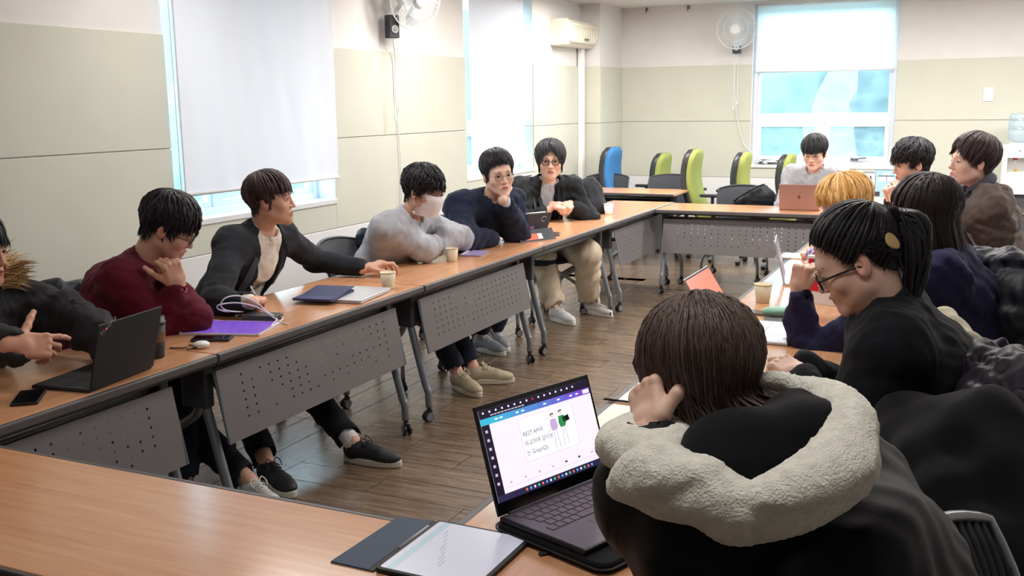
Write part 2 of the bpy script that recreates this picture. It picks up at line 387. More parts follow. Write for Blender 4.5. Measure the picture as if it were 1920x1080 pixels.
# ---- lamps: ceiling fixtures over the far part of the room (the two near ones are added as low fill)
m_diff = mat('lamp_diffuser', rgb(250, 250, 245), 0.5, emit=(1, 0.97, 0.92, 1), estr=3.0)
m_diff0 = mat('lamp_diffuser_off', rgb(220, 220, 218), 0.5)
def ceiling_lamp(x, y, power, label):
    r = thing('ceiling_lamp', label, 'ceiling lamp', (x, y, CZ))
    f = MB()
    for a, b, c, d in ((-0.63, -0.6, -0.17, 0.17), (0.6, 0.63, -0.17, 0.17), (-0.6, 0.6, -0.17, -0.14), (-0.6, 0.6, 0.14, 0.17)): f.box(a, b, c, d, -0.045, 0)
    f.build('housing', m_whitepl, r, bevel=0.003)
    MB().box(-0.6, 0.6, -0.14, 0.14, -0.03, -0.022).build('diffuser', m_diff if power else m_diff0, r)
    if power:
        L = bpy.data.lights.new('lamp_light', 'AREA'); L.shape = 'RECTANGLE'; L.size = 1.15; L.size_y = 0.26; L.energy = power; L.color = (1.0, 0.965, 0.92)
        lo = bpy.data.objects.new('lamp_light', L); C.objects.link(lo); lo.parent = r; lo.location = (0, 0, -0.05)
for i, (x, y, p) in enumerate(((-3.0, 9.6, 66), (-0.6, 9.6, 76), (-3.0, 6.9, 52), (-0.6, 6.9, 58), (-3.0, 4.2, 22), (-0.6, 4.2, 26), (1.5, 9.6, 72), (1.5, 6.9, 40), (-3.0, 1.4, 3), (-0.6, 1.4, 12))):
    ceiling_lamp(x, y, p, ['flat ceiling lamp above the chairs by the air conditioner', 'flat ceiling lamp in front of the far window', 'flat ceiling lamp above the far end of the left tables', 'flat ceiling lamp above the far end of the right tables', 'flat ceiling lamp above the middle of the left tables', 'flat ceiling lamp above the middle of the right tables', 'flat ceiling lamp by the water dispenser', 'flat ceiling lamp by the right wall', 'added dim fill lamp above the near left table', 'added dim fill lamp above the camera end of the right tables'][i])

# ---- outdoors: wooded slope seen through the panes
m_tree = mat('tree_leaves', rgb(92, 108, 102), 0.9, noise=0.25, nscale=1.2)
tag(MB().box(-60, 40, -40, 70, -3.2, -3.0).build('ground', mat('ground_green', rgb(84, 92, 74), 0.9), None), kind='structure')
hv = MB(); nx_, nr_ = 60, 8; HV = []                  # wooded slope behind the trees, bending round the building
for j in range(nr_+1):
    for i in range(nx_+1):
        a = math.radians(30+150*i/nx_); R_ = 36+j*5; k = 1+0.06*math.sin(i*1.7)+0.05*math.sin(i*0.6+j)
        HV.append((-4+R_*math.cos(a), 2+R_*math.sin(a), -3.0+9.5*k*math.sin(min(1, j/5)*PI/2)+0.5*math.sin(i*2.3+j*1.9)*(j > 0)))
hv.add(HV, [(j*(nx_+1)+i, j*(nx_+1)+i+1, (j+1)*(nx_+1)+i+1, (j+1)*(nx_+1)+i) for j in range(nr_) for i in range(nx_)])
tag(hv.build('hill', m_tree, None, smooth=True), kind='structure')
def blob_tree(x, y, h, r, seed, label):
    rr = random.Random(seed); t = thing('tree', label, 'tree', (x, y, -3.0), 0, 'trees outside the windows')
    MB().tube([(0, 0, 0), (0.05, 0.03, h*0.35), (0, 0, h*0.6)], [0.2, 0.14, 0.06], 7).build('trunk', mat('bark', rgb(84, 70, 60), 0.9), t)
    V = []; F = []
    nu, nv = 26, 16
    for j in range(nv+1):
        for i in range(nu):
            a, b_ = 2*PI*i/nu, PI*j/nv
            k = 1+0.16*math.sin(3*a+seed)*math.sin(2*b_)+0.14*math.sin(5*a+b_*4+seed)+rr.uniform(-.1, .1)
            V.append((r*k*math.sin(b_)*math.cos(a), r*k*math.sin(b_)*math.sin(a), h*0.62+h*0.4*k*math.cos(b_)))
    for j in range(nv):
        for i in range(nu): F.append((j*nu+i, (j+1)*nu+i, (j+1)*nu+(i+1) % nu, j*nu+(i+1) % nu))
    MB().add(V, F).build('crown', m_tree, t, smooth=True)
i = 0
for x, y, h, r in ((-11, 30, 8.2, 1.9), (-6.2, 28, 7.6, 1.9), (-1.4, 31, 8.6, 1.9), (3.4, 29, 7.8, 1.9), (8.2, 31, 8.4, 1.9), (-16, 21.8, 7.4, 1.9), (-16, 26.6, 8.0, 1.9), (-17, 32, 7.2, 1.9), (-15, 17, 6.6, 1.8), (-15, 38, 8.3, 1.9)):
    blob_tree(x, y, h, r, i, 'hazy green tree standing outside the windows'); i += 1
# ================================================================== TABLES
def wood_mat():
    m = bpy.data.materials.new('beech_laminate'); m.use_nodes = True; nt = m.node_tree; N = nt.nodes; b = N['Principled BSDF']
    tc = N.new('ShaderNodeTexCoord'); mp = N.new('ShaderNodeMapping'); mp.inputs['Scale'].default_value = (1.2, 14, 3); nt.links.new(tc.outputs['Object'], mp.inputs[0])
    n = N.new('ShaderNodeTexNoise'); n.inputs['Scale'].default_value = 3; n.inputs['Detail'].default_value = 7; n.inputs['Roughness'].default_value = 0.6; nt.links.new(mp.outputs[0], n.inputs['Vector'])
    cr = N.new('ShaderNodeValToRGB'); e = cr.color_ramp.elements; e[0].position = 0.25; e[0].color = rgb(196, 138, 98); e[1].position = 0.8; e[1].color = rgb(220, 170, 130)
    nt.links.new(n.outputs['Fac'], cr.inputs[0]); nt.links.new(cr.outputs[0], b.inputs['Base Color']); b.inputs['Roughness'].default_value = 0.2; b.inputs['Specular IOR Level'].default_value = 0.7
    return m
m_wood = wood_mat()
m_edge = mat('table_edge_grey', rgb(88, 84, 84), 0.45)
m_edge_d = mat('table_edge_dark', rgb(44, 42, 44), 0.5)
m_panelmetal = mat('modesty_panel_metal', rgb(124, 120, 122), 0.42, 0.35)
m_leg = mat('leg_metal_grey', rgb(138, 145, 152), 0.35, 0.55)
m_brk = mat('bracket_dark_grey', rgb(66, 68, 74), 0.45)
m_caster = mat('caster_black', rgb(26, 27, 30), 0.4)
m_capgrey = mat('caster_cap_grey', rgb(128, 130, 134), 0.45)
TH = 0.72; TL, TD = 1.5, 0.6
def holes_panel(L, H, nx, nz, hs):
    """perforated sheet: a grid of quads, every hole an open quad"""
    mx, mz = 0.13, 0.075
    xs = [-L/2]; cxs = np.linspace(-L/2+mx, L/2-mx, nx)
    for c in cxs: xs += [c-hs/2, c+hs/2]
    xs.append(L/2); zs = [0.0]; czs = np.linspace(mz, H-0.045, nz)
    for c in czs: zs += [c-hs/2, c+hs/2]
    zs.append(H)
    V = []; F = []; W = len(xs)
    for t in (0, 0.0016):
        for z in zs:
            for x in xs: V.append((x, t, z))
    n = W*len(zs)
    def q(i, j, s): a = s*n+j*W+i; f = (a, a+1, a+W+1, a+W); return f if s == 0 else f[::-1]
    for j in range(len(zs)-1):
        for i in range(W-1):
            hole = i % 2 == 1 and j % 2 == 1
            if not hole: F += [q(i, j, 0), q(i, j, 1)]
            else:
                a = j*W+i; c = [a, a+1, a+W+1, a+W]
                for k in range(4): F.append((c[k], c[(k+1) % 4], c[(k+1) % 4]+n, c[k]+n))
    return MB().add(V, F)
def caster(root, x, y, ang, r=0.026):
    """fork, two wheels and hub caps under a leg end; part > sub-parts"""
    c = MB(); ca, sa = math.cos(ang), math.sin(ang)
    M = lambda p: (x+p[0]*ca-p[1]*sa, y+p[0]*sa+p[1]*ca, p[2])
    c.box(-0.018, 0.016, -0.008, 0.008, 0.02, 0.062, M); c.tube([(x, y, 0.055), (x, y, 0.085)], 0.012, 8)
    cc = c.build('caster', m_caster, root, bevel=0.002, seg=1)
    for s in (-1, 1):
        w = MB(); V = []
        prof = [(r*0.5, 0.007), (r*0.92, 0.007), (r, 0.010), (r, 0.018), (r*0.9, 0.021), (r*0.5, 0.021)]
        n = 14
        for q, t in prof:
            for k in range(n): a = 2*PI*k/n; V.append(M((-0.008+q*math.cos(a), s*t, r+q*math.sin(a))))
        F = [(i*n+k, i*n+(k+1) % n, (i+1)*n+(k+1) % n, (i+1)*n+k) for i in range(len(prof)-1) for k in range(n)]
        w.add(V, F); w.build('wheel', m_caster, cc, smooth=True)
        h = MB(); V = [M((-0.008+r*0.78*math.cos(2*PI*k/n), s*0.0222, r+r*0.78*math.sin(2*PI*k/n))) for k in range(n)]+[M((-0.008+r*0.78*math.cos(2*PI*k/n), s*0.012, r+r*0.78*math.sin(2*PI*k/n))) for k in range(n)]
        h.add(V, [tuple(range(n)), tuple(range(2*n-1, n-1, -1))]+[(k, (k+1) % n, n+(k+1) % n, n+k) for k in range(n)]); h.build('wheel_cap', m_capgrey, cc)
    return cc
pan_me = holes_panel(1.28, 0.285, 19, 6, 0.0085).mesh('modesty_panel'); pan_me.materials.append(m_panelmetal)
def make_table(panel=True):
    """local frame: x along the table, y from the sitter's side (0) to the inner side (TD)"""
    t = thing('folding_table', 'x', 'table')
    L, D = TL-0.004, TD
    top = MB().box(-L/2, L/2, 0.012, D-0.022, TH-0.024, TH).build('table_top', m_wood, t, bevel=0.002, seg=1)
    MB().box(-L/2, L/2, D-0.022, D, TH-0.03, TH-0.001).build('edge_band', m_edge, top, bevel=0.005)
    MB().box(-L/2, L/2, D-0.03, D-0.012, TH-0.040, TH-0.030).build('edge_rail', m_edge_d, top)
    MB().box(-L/2, L/2, 0, 0.012, TH-0.026, TH-0.001).build('edge_band', m_edge, top, bevel=0.004)
    MB().box(-L/2+0.1, L/2-0.2, 0.12, D-0.14, TH-0.115, TH-0.111).build('book_shelf', m_brk, t)
    MB().tube([(-L/2+0.06, D-0.15, TH-0.09), (L/2-0.17, D-0.15, TH-0.09)], 0.021, 10).build('cross_beam', m_leg, t, smooth=True)
    for x in (-L/2+0.05, L/2-0.17):
        fr = MB().box(x-0.024, x+0.024, D-0.22, D-0.10, TH-0.23, TH-0.024).build('pivot_bracket', m_brk, t, bevel=0.008)
        MB().tube([(x+0.026, D-0.14, TH-0.16), (x+0.030, D-0.14, TH-0.16)], 0.02, 10).build('pivot_cap', m_caster, fr)
        P = bez((x, D-0.13, TH-0.20), (x, D-0.085, 0.34), (x, D-0.045, 0.19), (x, D-0.03, 0.15), (x, D-0.028, 0.075), n=5)
        MB().tube(P, 0.019, 10).build('leg', m_leg, t, smooth=True)
        P = bez((x+0.03, D-0.16, TH-0.18), (x+0.03, D-0.20, TH-0.27), (x+0.03, D-0.27, TH-0.32), (x+0.03, 0.13, 0.275), (x+0.03, 0.06, 0.22), (x+0.03, 0.045, 0.14), (x+0.03, 0.045, 0.075), n=5)
        MB().tube(P, 0.019, 10).build('leg', m_leg, t, smooth=True)
        caster(t, x, D-0.028, 0.5 if x < 0 else -0.9); caster(t, x+0.03, 0.045, 0.3)
    if panel:
        p = bpy.data.objects.new('modesty_panel', pan_me); C.objects.link(p); p.parent = t
        p.location = (-0.055, D-0.022, 0.355); p.rotation_euler = (math.radians(10), 0, 0)
        MB().tube([(-0.055-0.64, D-0.022, 0.355), (-0.055-0.64, D-0.08, 0.632)], 0.006, 6).build('panel_edge', m_leg, t)
        MB().tube([(-0.055+0.64, D-0.022, 0.355), (-0.055+0.64, D-0.08, 0.632)], 0.006, 6).build('panel_edge', m_leg, t)
    return t
TA = make_table(True); TB = make_table(False)
used = {True: False, False: False}
def place_table(x, y, rz, label, panel=True):
    src = TA if panel else TB
    o = src if not used[panel] else copy_tree(src); used[panel] = True
    o.location = (x, y, 0); o.rotation_euler = (0, 0, rz); o['label'] = label; o['group'] = 'folding tables set in a closed ring'
    return o
XI = -2.48                                        # inner edge of the left row
# left row: sitter's side at x = XI-TD, inner side towards the room => local y -> +x, local x -> -y... use rz=-90deg
for k, (y0, lab, pn) in enumerate(((1.275, 'beech folding table with the open black laptop and tumbler on it', True), (2.78, 'beech folding table with the purple tablet and the blazer person behind it', True), (4.29, 'beech folding table where the masked person folds his arms', True), (5.795, 'beech folding table without a front panel under the open book', False), (7.295, 'beech folding table at the far end of the left row, turning the corner', True))):
    # mirrored so that the long inset leg frame stands at the far end
    o = place_table(XI-TD, y0+TL/2, -PI/2, lab, pn); 
    o.scale = (-1, 1, 1)
YF1 = 8.14
place_table(XI+0.008+TL/2, YF1+TD, PI, 'beech folding table at the far side of the ring with the pink laptop').scale = (-1, 1, 1)
XR = -0.98
for k, (y0, lab) in enumerate(((1.275, 'beech folding table nearest the camera on the right, under the lit laptop'), (2.78, 'beech folding table on the right under the silver laptop with the orange screen'), (4.285, 'beech folding table on the right with a paper cup of coffee at its near end'), (5.79, 'beech folding table on the right where the taupe jacket person sits, at the far end'))):
    place_table(XR+TD, y0+TL/2, PI/2, lab)
place_table(XI+0.006+TL/2, 1.245, 0, 'empty beech folding table across the front of the picture').scale = (1, (1.765-1.245)/TD, 1)
place_table(-3.26, 9.56, 0, 'small beech folding table standing behind the ring, near the blue chair').scale = (0.72, 1, 1)

# ================================================================== CHAIRS
m_mesh = mat('chair_mesh_charcoal', rgb(52, 55, 62), 0.75, bump=0.4, bscale=420)
m_cush = mat('seat_cushion_black', rgb(26, 29, 36), 0.9, bump=0.2, bscale=300)
m_rim = mat('chair_rim_grey', rgb(46, 48, 52), 0.4)
m_rimsilver = mat('chair_rim_silver', rgb(150, 154, 160), 0.3, 0.8)
def back_pt(u, w, W, H, sq=2.6):
    """u in -1..1 across, w in 0..1 up; rounded trapezoid curved backwards"""
    hw = W*(0.80+0.20*math.sin(min(1, w*1.25)*PI/2))
    top = 1-0.10*abs(u)**sq
    z = H*w*top
    return u*hw, -0.06*(1-u*u)*1.0-0.10*w*w, z
def mesh_chair(name='mesh_chair', rim=None, arms=False, ribs=False):
    t = thing(name, 'x', 'chair')
    W, H = 0.235, 0.325; z0 = 0.50; nu, nw = 16, 10
    V = []; F = []
    pts = {}
    def bp(u, w):
        x, y, z = back_pt(u, w, W, H); return (x, -0.22+y, z0+z)
    if not ribs:
        b = MB()
        for off in (0.004, -0.004):
            b_v = [tuple(np.array(bp(-1+2*i/nu, j/nw))+v(0, off, 0)) for j in range(nw+1) for i in range(nu+1)]
            fl_ = [(j*(nu+1)+i, j*(nu+1)+i+1, (j+1)*(nu+1)+i+1, (j+1)*(nu+1)+i) for j in range(nw) for i in range(nu)]
            b.add(b_v, fl_ if off < 0 else [f[::-1] for f in fl_])
        back = b.build('backrest_mesh', m_mesh, t, smooth=True)
    else:
        back = None
        for k in range(24):
            u = -0.96+1.92*k/23
            o = MB().tube([np.array(bp(u+0.03*math.sin(w*5), w)) for w in np.linspace(0.0, 0.99, 9)], [0.006]*9, 5).build('backrest_rib', m_mesh, t, smooth=True)
            back = back or o
    loop = [bp(-1, w) for w in np.linspace(0, 1, 9)]+[bp(u, 1) for u in np.linspace(-0.9, 0.9, 13)]+[bp(1, w) for w in np.linspace(1, 0, 9)]+[bp(u, 0) for u in np.linspace(0.9, -0.9, 9)]
    MB().tube(loop, 0.010, 7, closed=True).build('back_frame', rim or m_rim, t, smooth=True)
    # seat cushion: rounded, waterfall front
    V = []; n = 28; prof = [(0.0, 0.0), (0.7, 0.0), (0.94, 0.010), (1.0, 0.028), (0.95, 0.048), (0.75, 0.055), (0.0, 0.050)]
    for q, z in prof:
        for k in range(n):
            a = 2*PI*k/n; e = 3.2
            cx, sx = math.cos(a), math.sin(a); rr = (abs(cx)**e+abs(sx)**e)**(-1/e)
            V.append((0.225*q*rr*cx, 0.02+0.215*q*rr*sx, 0.415+z-0.012*max(0, sx)*q))
    F = [(i*n+k, i*n+(k+1) % n, (i+1)*n+(k+1) % n, (i+1)*n+k) for i in range(len(prof)-1) for k in range(n)]
    MB().add(V, F).build('seat', m_cush, t, smooth=True)
    MB().tube([(-0.12, -0.0, 0.40), (0.12, 0.0, 0.40)], 0.016, 8).tube([(0, -0.16, 0.405), (0, 0.16, 0.405)], 0.016, 8).build('seat_frame', m_leg, t, smooth=True)
    for s in (-1, 1):
        MB().tube(bez((s*0.12, -0.15, 0.41), (s*0.17, -0.23, 0.44), (s*0.185, -0.245, 0.52), (s*0.19, -0.26, 0.60), n=5), 0.012, 8).build('back_support', m_leg, t, smooth=True)
        for f in (-1, 1):
            P = bez((s*0.03, f*0.03, 0.39), (s*0.12, f*0.10, 0.33), (s*0.22, f*0.19, 0.24), (s*0.25, f*0.215, 0.18), (s*0.255, f*0.22, 0.08), n=5)
            MB().tube(P, 0.0125, 8).build('leg', m_leg, t, smooth=True)
            caster(t, s*0.255, f*0.22, s*f*0.9+0.4, 0.025)
        if arms:
            P = bez((s*0.13, -0.02, 0.40), (s*0.26, -0.02, 0.42), (s*0.285, -0.04, 0.52), (s*0.285, -0.04, 0.635), n=5)
            MB().tube(P, 0.012, 8).build('arm_support', m_leg, t, smooth=True)
            MB().prism([(s*0.285+x*0.5, -0.02+y) for x, y in rrect(0.09, 0.26, 0.03)], 0.635, 0.655).build('armrest', m_rim, t, bevel=0.005)
    return t
chairs = {}
def place_chair(kind, x, y, rz, label, group=None):
    if kind not in chairs:
        o = mesh_chair(rim=m_rimsilver if kind == 'silver' else None, arms=kind == 'arms', ribs=kind == 'silver'); chairs[kind] = o
    else: o = copy_tree(chairs[kind])
    o.location = (x, y, 0); o.rotation_euler = (0, 0, rz); o['label'] = label
    o['group'] = group or 'charcoal mesh chairs around the tables'
    return o
# local +y is where the sitter faces
def face(deg): return math.radians(deg-90)
place_chair('plain', -3.36, 2.98, face(20), 'charcoal mesh chair the person in the maroon sweater sits on')
place_chair('plain', -3.42, 3.78, face(12), 'charcoal mesh chair the person in the dark blazer sits on')
place_chair('plain', -3.14, 4.98, face(4), 'charcoal mesh chair the masked person sits on')
place_chair('plain', -3.18, 6.10, face(-20), 'charcoal mesh chair the person in the navy pullover sits on')
place_chair('plain', -3.05, 7.0, face(-25), 'charcoal mesh chair with visible seat under the person with the open book')
place_chair('plain', -3.36, 2.15, face(10), 'charcoal mesh chair the person in the fur hood parka sits on')
place_chair('plain', -3.72, 10.3, face(-80), 'charcoal mesh chair behind the backpack of the person with the book')
place_chair('plain', -3.08, 10.38, face(-90), 'charcoal mesh chair at the small table, between the blue and green chairs')
place_chair('plain', -2.02, 9.15, face(-90), 'charcoal mesh chair with a black backpack at the far table')
place_chair('plain', -1.28, 9.2, face(-92), 'charcoal mesh chair behind the pink laptop')
place_chair('plain', 0.17, 6.45, face(190), 'charcoal mesh chair the person in the taupe jacket sits on')
place_chair('plain', 0.02, 7.4, face(205), 'charcoal mesh chair the person with clasped hands sits on')
place_chair('plain', -0.02, 5.2, face(180), 'charcoal mesh chair the plaid shirt person sits on')
place_chair('arms', 0.16, 4.05, face(172), 'charcoal chair with armrests hung with a dark puffer jacket')
place_chair('arms', 0.13, 2.78, face(185), 'charcoal chair with armrests behind the person in the black cardigan')
place_chair('silver', 0.10, 1.62, face(165), 'silver rimmed mesh chair of the person in the fleece hood jacket', 'silver rimmed chairs in front')
place_chair('silver', 0.30, 1.56, face(-14), 'silver rimmed ribbed chair back at the bottom edge of the picture', 'silver rimmed chairs in front').scale = (1, 1, 1.1)

# high-backed office chairs along the far wall
def office_chair(key, col):
    t = thing('office_chair', 'x', 'chair')
    mf = mat('fabric_'+key, col, 0.85, bump=0.15, bscale=400)
    prof = [(0.0, 0.05), (0.25, 0.075), (0.55, 0.045), (0.85, 0.05), (1.0, 0.09)]
    def back(y_off, m, name, par, sx=1.0):
        V = []; nw = 12; poly = rrect(0.40*sx, 0.085, 0.035, 3); n = len(poly)
        for j in range(nw+1):
            w = j/nw; k = (1-0.16*w)*(0.55+0.45*min(1, (1-w)*9)) if w > 0.9 else (1-0.16*w)
            yb = -0.20-0.10*w-0.05*math.sin(w*PI)+0.05*w*w
            for (x, y) in poly: V.append((x*k*(1+0.06*math.sin(w*PI)), yb+y*(0.9 if w < 0.95 else 0.6)+y_off, 0.52+0.60*w))
        F = [(j*n+k, j*n+(k+1) % n, (j+1)*n+(k+1) % n, (j+1)*n+k) for j in range(nw) for k in range(n)]+[tuple(range(n-1, -1, -1)), tuple(nw*n+k for k in range(n))]
        return MB().add(V, F).build(name, m, par, smooth=True)
    b = back(0, mf, 'backrest', t)
    back(-0.05, m_rim, 'back_shell', t, 1.04)
    MB().prism(rrect(0.47, 0.46, 0.09), 0.43, 0.52, lambda p: (p[0], p[1]+0.03, p[2])).build('seat', mf, t, bevel=0.02, seg=3)
    MB().box(-0.05, 0.05, -0.24, -0.1, 0.40, 0.44).tube([(0, -0.22, 0.42), (0, -0.30, 0.50), (0, -0.30, 0.75)], 0.025, 8).build('back_bracket', m_rim, t)
    for s in (-1, 1):
        MB().tube(bez((s*0.2, 0, 0.44), (s*0.29, 0, 0.47), (s*0.30, 0, 0.56), (s*0.30, 0, 0.66), n=4), 0.017, 8).build('arm_support', m_rim, t, smooth=True)
        MB().prism([(s*0.30+x, y) for x, y in rrect(0.085, 0.26, 0.035)], 0.66, 0.69).build('armrest', m_rim, t, bevel=0.008)
    MB().lathe([(0.03, 0.1), (0.03, 0.3), (0.022, 0.3), (0.022, 0.43)], n=12).build('gas_lift', m_blackpl, t)
    for k in range(5):
        a = 2*PI*k/5; st = MB().tube([(0, 0, 0.14), (0.30*math.cos(a), 0.30*math.sin(a), 0.09)], [0.03, 0.018], 8).build('base_arm', m_blackpl, t, smooth=True)
        MB().lathe([(0.005, -0.02), (0.026, -0.02), (0.026, 0.02), (0.005, 0.02)], (0.31*math.cos(a), 0.31*math.sin(a), 0.027), 12, axis=1).build('caster', m_caster, st)
    return t
grn = rgb(150, 158, 82); blu = rgb(58, 122, 178)
oc = office_chair('blue', blu); oc.location = (-3.47, 10.70, 0); oc.rotation_euler = (0, 0, face(-4)); oc['label'] = 'tall blue office chair by the column in the far corner'; oc['group'] = 'tall office chairs along the far wall'
og = office_chair('lime', grn)
for i, (x, y, d, dz, lab) in enumerate(((-2.98, 11.0, -4, 0.93, 'lowest lime green office chair, next after the blue one'), (-2.43, 10.28, -2, 1.0, 'tall lime green office chair standing fully clear of the far window'), (-1.86, 10.0, 0, 0.99, 'lime green office chair at the left edge of the far window'), (-1.54, 10.62, -2, 0.95, 'lime green office chair half hidden behind the person with the pink laptop'))):
    o = og if i == 0 else copy_tree(og)
    o.location = (x, y, 0); o.scale = (1, 1, dz); o.rotation_euler = (0, 0, face(d)); o['label'] = lab; o['group'] = 'tall office chairs along the far wall'
# ================================================================== BODIES: signed-distance shapes meshed with surface nets
def nrm(a): a = np.asarray(a, float); return a/(np.linalg.norm(a)+1e-12)
def P_rc(a, b, r1, r2, k=0.02, op='u', lat=None, ls=1.0, rip=None):
    """tapered capsule; lat/ls widen it along an axis; rip = (amplitude, cycles, phase) ripples cloth along it"""
    a = np.asarray(a, float); b = np.asarray(b, float)
    rm = max(r1, r2)*max(1, ls)+(rip[0] if rip else 0)
    def fn(X, Y, Z):
        dx, dy, dz = X-a[0], Y-a[1], Z-a[2]; ba = b-a
        if lat is not None:
            q = (dx*lat[0]+dy*lat[1]+dz*lat[2])*(1-1/ls); dx = dx-q*lat[0]; dy = dy-q*lat[1]; dz = dz-q*lat[2]
            ba = ba-lat*np.dot(ba, lat)*(1-1/ls)
        L2 = ba@ba+1e-9
        t = np.clip((dx*ba[0]+dy*ba[1]+dz*ba[2])/L2, 0, 1)
        ex, ey, ez = dx-t*ba[0], dy-t*ba[1], dz-t*ba[2]
        r = r1+(r2-r1)*t
        if rip:
            an = (ex*1.3+ey*0.7-ez)/(r+0.01)
            r = r+rip[0]*(np.exp(-((t-rip[3])/0.34)**2) if len(rip) > 3 else 1.0)*np.sin(2*PI*rip[1]*t+rip[2]+2.2*an+1.6*np.sin(7*t+rip[2]))*(0.55+0.45*np.sin(3.1*an+rip[2]*2))
        return np.sqrt(ex*ex+ey*ey+ez*ez)-r
    return (op, fn, np.minimum(a, b)-rm, np.maximum(a, b)+rm, k)
def P_el(c, rad, ax=None, k=0.02, op='u'):
    c = np.asarray(c, float); rad = np.asarray(rad, float); A = np.eye(3) if ax is None else np.array([nrm(q) for q in ax])
    rm = rad.max()
    def fn(X, Y, Z):
        d = (X-c[0], Y-c[1], Z-c[2]); k0 = 0; k1 = 0
        for i in range(3):
            q = d[0]*A[i][0]+d[1]*A[i][1]+d[2]*A[i][2]
            k0 = k0+(q/rad[i])**2; k1 = k1+(q/rad[i]**2)**2
        k0 = np.sqrt(k0); return k0*(k0-1)/(np.sqrt(k1)+1e-9)
    return (op, fn, c-rm, c+rm, k)
def P_bx(c, half, ax, r, k=0.01, op='u'):
    c = np.asarray(c, float); A = np.array([nrm(q) for q in ax]); rm = np.linalg.norm(half)+r
    def fn(X, Y, Z):
        d = (X-c[0], Y-c[1], Z-c[2]); o = 0; m = -9
        for i in range(3):
            q = np.abs(d[0]*A[i][0]+d[1]*A[i][1]+d[2]*A[i][2])-half[i]+r
            o = o+np.maximum(q, 0)**2; m = np.maximum(m, q)
        return np.sqrt(o)+np.minimum(m, 0)-r
    return (op, fn, c-rm, c+rm, k)
def P_plane(p, n, k=0.004):
    p = np.asarray(p, float); n = nrm(n)
    return ('i', lambda X, Y, Z: (X-p[0])*n[0]+(Y-p[1])*n[1]+(Z-p[2])*n[2], None, None, k)
def folds(seed, amp, wl, dirs=5):
    r = np.random.RandomState(seed); D = r.randn(dirs, 3); D /= np.linalg.norm(D, axis=1)[:, None]; E = r.randn(dirs, 3); E /= np.linalg.norm(E, axis=1)[:, None]; ph = r.rand(dirs)*6.28
    def fn(p):
        n = 0
        for i in range(dirs):
            w = 2*PI/(wl*(0.7+0.25*i)); q = np.sin(w*(p@D[i])+1.9*np.sin(w*0.43*(p@E[i])+ph[i])+ph[i]); n = n+np.sign(q)*np.abs(q)**1.3
        return amp*n/math.sqrt(dirs)
    return fn
def sdf_mesh(prims, h, noise=None):
    lo = np.min([p[2] for p in prims if p[0] == 'u'], axis=0)-3*h-0.004; hi = np.max([p[3] for p in prims if p[0] == 'u'], axis=0)+3*h+0.004
    n = np.ceil((hi-lo)/h).astype(int)+1
    D = np.full(n, 0.2, np.float32); ax = [(lo[i]+h*np.arange(n[i])).astype(np.float32) for i in range(3)]
    for op, fn, a, b, k in prims:
        if a is None: sl = (slice(None),)*3
        else:
            i0 = np.maximum(np.floor((a-k-2*h-lo)/h).astype(int), 0); i1 = np.minimum(np.ceil((b+k+2*h-lo)/h).astype(int)+1, n)
            if (i1 <= i0).any(): continue
            sl = tuple(slice(i0[j], i1[j]) for j in range(3))
        d = fn(ax[0][sl[0]][:, None, None], ax[1][sl[1]][None, :, None], ax[2][sl[2]][None, None, :])
        A = D[sl]
        if op == 'u': q = np.maximum(k-np.abs(A-d), 0); D[sl] = np.minimum(A, d)-q*q/(4*k)
        else:
            if op == 's': d = -d
            q = np.maximum(k-np.abs(A-d), 0); D[sl] = np.maximum(A, d)+q*q/(4*k)
    if noise is not None:
        I = np.argwhere(np.abs(D) < 4*h+0.012); p = lo+h*I
        D[I[:, 0], I[:, 1], I[:, 2]] -= noise(p).astype(np.float32)
    S = D < 0
    c = [S[i:n[0]-1+i, j:n[1]-1+j, l:n[2]-1+l] for i in (0, 1) for j in (0, 1) for l in (0, 1)]
    an = c[0].copy(); al = c[0].copy()
    for q in c[1:]: an |= q; al &= q
    cells = np.argwhere(an & ~al); idx = np.full(n-1, -1, np.int32); idx[cells[:, 0], cells[:, 1], cells[:, 2]] = np.arange(len(cells))
    cor = [(i, j, l) for i in (0, 1) for j in (0, 1) for l in (0, 1)]
    val = np.stack([D[cells[:, 0]+i, cells[:, 1]+j, cells[:, 2]+l] for i, j, l in cor], 1)
    acc = np.zeros((len(cells), 3)); cnt = np.zeros(len(cells))
    for a in range(8):
        for b in range(a+1, 8):
            if sum(abs(cor[a][q]-cor[b][q]) for q in range(3)) != 1: continue
            va, vb = val[:, a], val[:, b]; m = (va < 0) != (vb < 0)
            t = np.where(m, va/(va-vb+1e-12), 0)[:, None]
            acc += m[:, None]*(np.array(cor[a])*(1-t)+np.array(cor[b])*t); cnt += m
    V = lo+h*(cells+acc/cnt[:, None]); F = []
    for axn in range(3):
        o = [q for q in range(3) if q != axn]
        sl0 = [slice(None)]*3; sl1 = [slice(None)]*3; sl0[axn] = slice(0, n[axn]-1); sl1[axn] = slice(1, n[axn])
        A, B = S[tuple(sl0)], S[tuple(sl1)]
        E = np.argwhere(A != B); E = E[(E[:, o[0]] > 0) & (E[:, o[1]] > 0) & (E[:, o[0]] < n[o[0]]-1) & (E[:, o[1]] < n[o[1]]-1)]
        ins = A[E[:, 0], E[:, 1], E[:, 2]]
        q = []
        for d0, d1 in ((-1, -1), (0, -1), (0, 0), (-1, 0)):
            e = E.copy(); e[:, o[0]] += d0; e[:, o[1]] += d1; q.append(idx[e[:, 0], e[:, 1], e[:, 2]])
        q = np.stack(q, 1); flip = ins if axn != 1 else ~ins
        q[~flip] = q[~flip][:, ::-1]; F.append(q)
    return V, np.concatenate(F)
def join_np(parts):
    V = []; F = []; n = 0
    for a, b in parts: V.append(a); F.append(b+n); n += len(a)
    return np.concatenate(V), np.concatenate(F)
